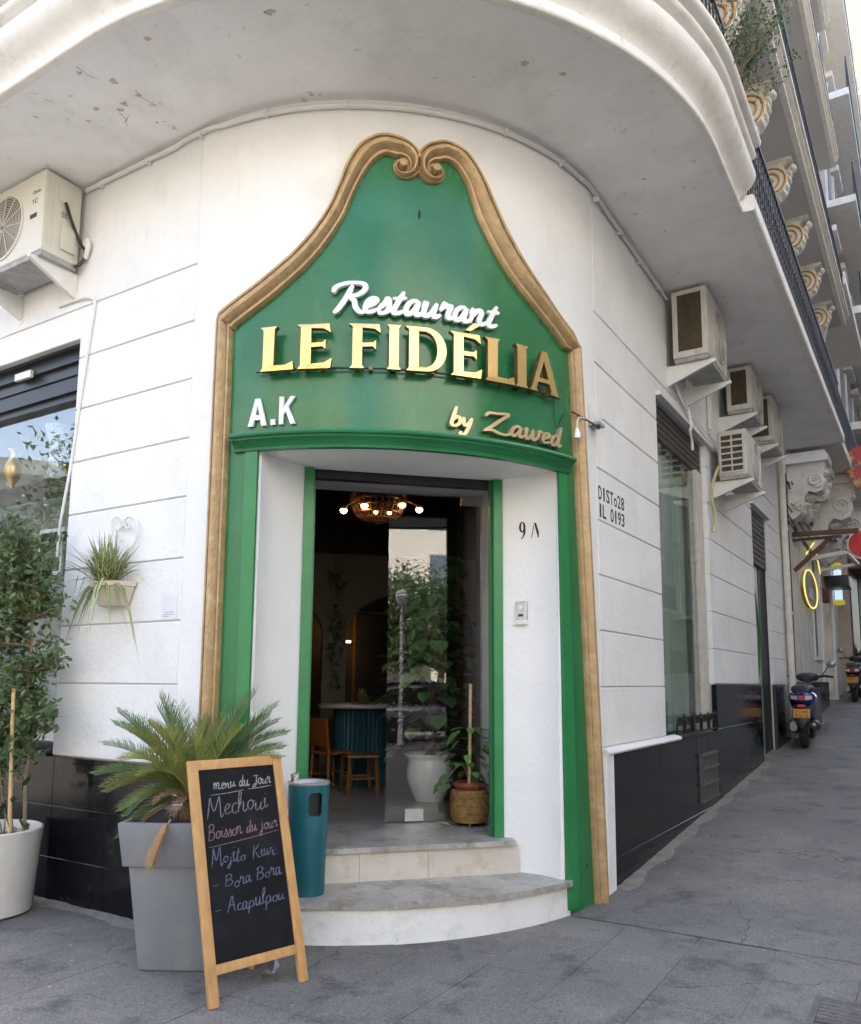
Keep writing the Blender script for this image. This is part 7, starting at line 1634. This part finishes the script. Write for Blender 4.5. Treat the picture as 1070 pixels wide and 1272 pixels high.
# covered motorbike beside the wall
cv = mat('beige_cover', (0.42, 0.36, 0.29), 0.85, 0.12, 5, 0.3, 12)
p = G(Vector(FR(18.6, 0.55, 0))); cvt = thing('covered_motorbike', 'motorbike under a crumpled beige cover against the far wall', 'motorbike', loc=p, rz=rz_of(uR) - R_(90), local=True)
m = MB(); rr2 = random.Random(2); rows = []
for y, w, h in ((-0.75, 0.10, 0.65), (-0.6, 0.25, 0.95), (-0.2, 0.30, 1.02), (0.2, 0.32, 1.08), (0.5, 0.36, 1.28), (0.75, 0.30, 1.2), (0.95, 0.12, 0.8)):
    rows.append([(math.cos(R_(a)) * w * (1 + 0.25 * max(0, 0.5 - math.sin(R_(a)))) + rr2.uniform(-.03, .03), y, 0.22 + math.sin(R_(a)) * (h - 0.22) + rr2.uniform(-.02, .02)) for a in range(0, 181, 15)])
m.sweep(rows); m.build('cover', cv, cvt, smooth=True, angle=180); wheel(cvt, -0.55, 0.28, 0.12); wheel(cvt, 0.75, 0.28, 0.12)
# stone step by the wall
m = MB(FR); m.box(9.2, 9.9, 0.03, 0.42, 0.4, gzR(9.6) + 0.14); o = m.build('stone_block', cem, origin=None); tag(o, 'low concrete block on the pavement beside the blue scooter', 'block')
# far continuation of the street, left side
tan = mat('tan_stone', (0.46, 0.38, 0.30), 0.85, 0.15, 1.0, 0.3, 20, stain=((0.22, 0.16, 0.11), 0.6, 1.2, 0.5, 0.75))
def far_block(name, label, s0, s1, o, h, mt, nf=5, balc=True):
    t = thing(name, label, 'building', loc=FR((s0 + s1) / 2, o, 1.5))
    m = MB(FR); m.box(s0, s1, -8, o, 0.0, h); m.build('wall', mt, t)
    m = MB(FR); m.box(s0 - 0.2, s1 + 0.2, -8, o + 0.5, h, h + 0.4); m.build('cornice', ornate, t)
    for k in range(int((s1 - s0 - 0.6) / 2.6)):
        s = s0 + 0.4 + k * 2.6; m = MB(FR); m.box(s, s + 2.2, o - 0.1, o + 0.03, 0.8, 4.0 + s * 0.03); w = m.build('shop_front', (frm, wood_dk, shut_b)[k % 3], t)
        m = MB(FR); m.box(s - 0.1, s + 2.3, o, o + 0.35, 4.0 + s * 0.03, 4.3 + s * 0.03); m.build('fascia_board', (rustw, ornate, ac_b)[k % 3], w)
    for f in range(nf):
        z = 5.4 + f * 3.2
        if z + 2.6 > h: break
        for s in [s0 + 1.2 + 2.4 * k for k in range(int((s1 - s0 - 1) / 2.4))]:
            m = MB(FR); m.box(s - 0.55, s + 0.55, o - 0.05, o + 0.06, z, z + 2.2); w = m.build('window', ornate, t)
            m = MB(FR); m.box(s - 0.42, s + 0.42, o, o + 0.075, z + 0.1, z + 2.1); m.build('pane', wood_dk, w)
            m = MB(FR); m.box(s - 0.7, s + 0.7, o, o + 0.22, z + 2.25, z + 2.42); m.build('window_head', ornate, w)
        if balc:
            m = MB(FR); m.box(s0 + 0.3, s1 - 0.3, o, o + 0.75, z - 0.35, z - 0.15); b_ = m.build('balcony', ornate, t)
            m = MB(FR); m.box(s0 + 0.3, s1 - 0.3, o + 0.70, o + 0.73, z + 0.75, z + 0.80)
            for k in range(int((s1 - s0) / 0.4)): m.box(s0 + 0.35 + k * 0.4, s0 + 0.38 + k * 0.4, o + 0.70, o + 0.73, z - 0.15, z + 0.76)
            m.build('railing', blackiron, b_)
    return t
far_block('stone_building', 'brown stone apartment house with balconies further along the street', 17.55, 27.0, 0.25, 27.0, tan, 7)
far_block('terrace_building', 'pale apartment house with long balconies up the street', 27.1, 39.0, 0.6, 30.0, cream, 8)
far_block('terrace_building', 'tan apartment house at the far upper end of the street', 39.1, 58.0, 1.6, 31.0, tan, 8)
# laundry on a far balcony
la = thing('laundry', 'blue and white laundry hanging from a balcony of the brown stone house', 'laundry', loc=FR(20, 1.05, 9.0))
for k, c_ in enumerate(((0.55, 0.58, 0.62), (0.12, 0.18, 0.38), (0.6, 0.6, 0.6))):
    m = MB(FR); a = 18.0 + k * 0.75; m.box(a, a + 0.65, 1.02, 1.05, 7.6 - 0.2 * (k % 2), 8.55); m.build('cloth', mat('cloth_%d' % k, c_, 0.9, 0.1, 6), la)
# balcony bush on the corner balcony
bu = thing('balcony_bush', 'green leafy bush hanging over the rim of the rounded balcony', 'shrub', loc=FF(QC + 0.3, 1.0, 5.96))
rb = random.Random(5); ml = MB(); ms_ = MB(); b0_ = Vector(FF(QC + 0.15, 1.0, 5.93))
bl = mat('bush_leaf', (0.07, 0.13, 0.05), 0.5, 0.4, 3, trans=0.2)
for i in range(46):
    s_o = rb.gauss(0.12, 0.22); o_o = rb.gauss(0.14, 0.20); zq = rb.uniform(0.12, 0.62)
    e = b0_ + uR * s_o + nR * o_o + Z * zq; P = twig(ms_, b0_ + uR * s_o * 0.2, e, 0.006, 0.002, 4, 0.04, rb)
    for k in range(40):
        f = rb.uniform(0.4, 1.1); p = P[0] + (P[-1] - P[0]) * f + Vector((rb.gauss(0, .04), rb.gauss(0, .04), rb.gauss(0, .04))); leaf_quad(ml, p, rdir(rb, 0.2), rdir(rb, 1), rb.uniform(0.025, 0.05), rb.uniform(0.010, 0.018))
ml.build('foliage', bl, bu, closed=False); ms_.build('stems', bark, bu, smooth=True)
# ================================================================== THE OTHER SIDES OF THE CROSSING (seen in the glass, and they bounce light)
lime = mat('limewash', (0.74, 0.70, 0.62), 0.8, 0.05, 1, 0.1, 20); ochre = mat('ochre_wash', (0.60, 0.53, 0.42), 0.8, 0.06, 1, 0.1, 20)
greyw = mat('grey_wash', (0.42, 0.41, 0.40), 0.8, 0.06, 1, 0.1, 20)
shm = mat('blue_shutter', (0.12, 0.16, 0.20), 0.6, 0.1, 8)
def opp_building(label, corner, ux, uy, w, d, h, mt, name='apartment_building'):
    ux = Vector(ux).normalized(); uy = Vector(uy).normalized()
    F = lambda x, y, z: Vector(corner) + ux * x - uy * y + Z * z            # facade at y=0 facing +uy
    t = thing(name, label, 'building', loc=Vector(corner) + ux * w / 2)
    m = MB(F); m.box(0, w, 0, d, -0.5, h); m.build('wall', mt, t)
    m = MB(F); m.box(-0.3, w + 0.3, -0.5, d, h, h + 0.5); m.build('cornice', lime, t)
    nfl = int((h - 4.2) / 3.3)
    for f in range(nfl):
        z = 4.6 + f * 3.3
        for k in range(int(w / 2.7)):
            x = 1.4 + k * 2.7
            m = MB(F); m.box(x - 0.6, x + 0.6, -0.05, 0.05, z, z + 2.3); wv = m.build('window', lime, t)
            m = MB(F); m.box(x - 0.48, x + 0.48, -0.07, 0.0, z + 0.1, z + 2.2); m.build('shutter', shm if k % 2 else pane_up, wv)
        if f % 2 == 0:
            for k in range(int(w / 5.4)):
                x = 1.4 + k * 5.4; m = MB(F); m.box(x - 1.0, x + 1.9, -0.9, 0.0, z - 0.25, z - 0.1); bb = m.build('balcony', lime, t)
                m = MB(F); m.box(x - 1.0, x + 1.9, -0.88, -0.85, z + 0.8, z + 0.85)
                for j in range(15): m.box(x - 1.0 + j * 0.2, x - 0.97 + j * 0.2, -0.88, -0.85, z - 0.1, z + 0.81)
                m.build('railing', blackiron, bb)
    for k in range(int(w / 3.2)):
        x = 1.6 + k * 3.2; m = MB(F); m.box(x - 1.1, x + 1.1, -0.04, 0.04, 0.0, 3.0); m.build('shop_front', frm if k % 2 else shut_b, t)
    return t
opp_building('white sunlit apartment building with balconies across the crossing', (3.0, -20.0, 0), (0.97, 0.22, 0), (-0.22, 0.97, 0), 22, 10, 17, lime)
opp_building('ochre apartment building at the far side of the wide street', (-34.0, -17.0, 0), (0.99, -0.08, 0), (0.08, 0.99, 0), 31, 10, 15, ochre)
opp_building('tall pale apartment building facing the right-hand wall of the corner', FR(-2.5, 7.6, 0), (uR.x, uR.y, 0), (-nR.x, -nR.y, 0), 46, 9, 18.5, greyw)  # out of view; set close, tall and grey to darken the right wall
opp_building('added low grey house out of view at the far left, blocking the bright low sky', (-27, 22, 0), (0.1, -1, 0), (1, 0.1, 0), 30, 8, 8.2, greyw)  # added to cut the bright low sky reflected in the display glass
tl2 = mat('street_tree_leaf', (0.05, 0.10, 0.03), 0.45, 0.4, 1.2, trans=0.25)
def street_tree(x, y, h, r, label, seed):
    r9 = random.Random(seed); t = thing('street_tree', label, 'tree', loc=(x, y, ground_z(x, y)))
    mtk = MB(); mlv2 = MB(); b = Vector((x, y, 0)); P = twig(mtk, b, b + Vector((0.1, 0, h * 0.55)), 0.16, 0.10, 6, 0.06, r9)
    for i in range(95):
        a = r9.uniform(0, 6.3); rr = r * math.sqrt(r9.random()); c0 = b + Vector((math.cos(a) * rr, math.sin(a) * rr, h * 0.55 + r9.uniform(-0.25, 1.0) * h * 0.42))
        twig(mtk, P[-1 - (i % 3)], c0, 0.05, 0.012, 4, 0.15, r9)
        for k in range(110):
            p = c0 + Vector((r9.gauss(0, .32), r9.gauss(0, .32), r9.gauss(0, .28))); leaf_quad(mlv2, p, rdir(r9), rdir(r9), r9.uniform(0.10, 0.18), r9.uniform(0.05, 0.09))
    mtk.build('trunk', bark, t, smooth=True); mlv2.build('crown', tl2, t, closed=False)
street_tree(-5.5, -8.5, 6.2, 1.9, 'round-headed street tree opposite the display window', 1)
street_tree(6.6, -11.0, 4.7, 1.8, 'low street tree in front of the white sunlit building', 2)
street_tree(9.3, -12.0, 5.0, 1.9, 'bushy street tree beside the street lamp across the crossing', 3)
street_tree(-10.5, -7.5, 7.0, 2.1, 'tall street tree at the left of the crossing', 4)
street_tree(-12.5, 4.2, 6.6, 2.3, 'leafy street tree along the left-hand pavement', 7)
street_tree(1.0, -14.0, 5.0, 1.6, 'street tree standing between the two crossing buildings', 6)
pl3 = Vector(FD(2.7, 14.0, 0)); lp = thing('street_lamp', 'pale grey street lamp with a globe head across the crossing', 'street lamp', loc=G(pl3))
m = MB(); m.tube([G(pl3), pl3 + Z * 1.0, pl3 + Z * 3.4], [0.08, 0.05, 0.04], 10); m.build('post', trim_w, lp, smooth=True)
m = MB(); m.lathe([(0, -0.2), (0.12, -0.16), (0.18, 0), (0.12, 0.16), (0, 0.2)], 16, pl3 + Z * 3.6); m.build('globe', trim_w, lp, smooth=True)
cp3 = G(Vector(FD(3.9, 15.5, 0))); car = thing('parked_car', 'silver hatchback parked across the pavement from the restaurant', 'car', loc=cp3, rz=rz_of(eA) - R_(90), local=True)
silver = mat('car_silver', (0.22, 0.23, 0.25), 0.25, 0.05, 3, metal=0.5, coat=0.5); cgl = mat('car_glass', (0.02, 0.022, 0.025), 0.05, 0.1, 3)
loft([(-1.95, 0.55, 0.55, 0.2), (-1.85, 0.58, 0.74, 0.32), (-1.2, 0.60, 0.82, 0.36), (0.9, 0.60, 0.83, 0.36), (1.7, 0.56, 0.76, 0.28), (1.95, 0.50, 0.6, 0.18)], 'body', silver, car, 20, 4)
loft([(-1.75, 0.95, 0.60, 0.10), (-1.35, 1.15, 0.64, 0.32), (-0.3, 1.18, 0.66, 0.36), (0.4, 1.12, 0.64, 0.30), (1.0, 0.93, 0.60, 0.08)], 'cabin_glass', cgl, car, 20, 4)
loft([(-1.45, 1.46, 0.50, 0.02), (-1.0, 1.50, 0.56, 0.035), (-0.2, 1.51, 0.56, 0.035), (0.25, 1.45, 0.50, 0.02)], 'roof', silver, car, 20, 4)
for x in (-0.76, 0.76):
    for y in (-1.25, 1.25): wheel(car, y, 0.31, 0.2, x)
    m = MB(); m.box(x * 0.75 - 0.14, x * 0.75 + 0.14, 1.82, 1.93, 0.58, 0.70); m.build('headlight', tl_w, car)
# drain grating in the pavement and small litter
gr = thing('drain_grating', 'rusty square drain grating set in the paving slabs', 'grating', loc=G(Vector(FR(-1.45, 1.7, 0))))
gm = mat('grating_iron', (0.11, 0.10, 0.09), 0.75, 0.3, 20, 0.3, 60)
def FRg(s, o, z): q_ = FR(s, o, 0); return Vector((q_.x, q_.y, ground_z(q_.x, q_.y) + z))
S0, S1, O0, O1 = -1.72, -1.10, 1.46, 2.05
for a0, a1, b0, b1 in ((S0, S1, O0, O0 + 0.03), (S0, S1, O1 - 0.03, O1), (S0, S0 + 0.03, O0 + 0.03, O1 - 0.03), (S1 - 0.03, S1, O0 + 0.03, O1 - 0.03)):
    m = MB(FRg); m.box(a0, a1, b0, b1, -0.02, 0.008); m.build('grating_rim', gm, gr)
m = MB(FRg); m.box(S0 + 0.03, S1 - 0.03, O0 + 0.03, O1 - 0.03, -0.02, 0.0025); m.build('grating_plate', mat('grating_dark', (0.03, 0.028, 0.026), 0.9), gr)
for k in range(13):
    a = S0 + 0.045 + k * 0.043; m = MB(FRg); m.box(a, a + 0.016, O0 + 0.031, O1 - 0.031, 0.0, 0.007); m.build('grating_bar', gm, gr)
for k in range(3):
    b = O0 + 0.14 + k * 0.14; m = MB(FRg); m.box(S0 + 0.03, S1 - 0.03, b, b + 0.014, 0.0, 0.0062); m.build('cross_bar', gm, gr)
bits = MB(); rl = random.Random(12)
for k in range(170):
    if k < 60: p = Vector((rl.uniform(-2.6, 2.8), rl.uniform(3.7, 5.4), 0))
    else:
        s_ = rl.uniform(0.1, 7); p = FR(s_, rl.uniform(0.05, 3.2), 0) if k < 120 else FR(s_, 0.06 + abs(rl.gauss(0, 0.10)), 0)
    if in_building(p) or (p - Oc).length < 2.12: continue
    p = G(p); r = rl.uniform(0.004, 0.013); a = rl.uniform(0, 6)
    bits.add([p + Vector((math.cos(a + j * 1.57 + rl.uniform(-.3, .3)) * r, math.sin(a + j * 1.57) * r * 0.7, 0.0005)) for j in range(4)] + [p + Z * r * 0.4], [(0, 1, 4), (1, 2, 4), (2, 3, 4), (3, 0, 4), (0, 1, 2, 3)])
tag(bits.build('pavement_litter', mat('litter_grey', (0.40, 0.37, 0.32), 0.9, 0.4, 3), closed=False), 'tiny pale stones and scraps scattered over the pavement', 'litter', kind='stuff')
p = G(px_Y(163, 1155, 5.0)); p = ground_px(163, 1153); m = MB(); leaf_quad(m, p + Z * 0.012, Vector((1, .2, 0)).normalized(), Z, 0.10, 0.07); tag(m.build('dry_leaf', mat('orange_leaf', (0.40, 0.09, 0.03), 0.6), closed=False), 'orange dry leaf on the pavement beside the grey planter', 'leaf')
p = ground_px(330, 1219); m = MB(); r9 = random.Random(1)
for k in range(5): leaf_quad(m, p + Vector((r9.uniform(-.08, .08), r9.uniform(-.05, .05), 0.02)), rdir(r9), Z, 0.09, 0.07)
tag(m.build('crumpled_plastic', glass_mat('clear_plastic', (0.75, 0.77, 0.78), 2.0, 0.2), closed=False), 'scrap of clear crumpled plastic under the chalkboard', 'litter')
# ================================================================== tidy
for o in bpy.data.objects:
    if '_local' in o: del o['_local']
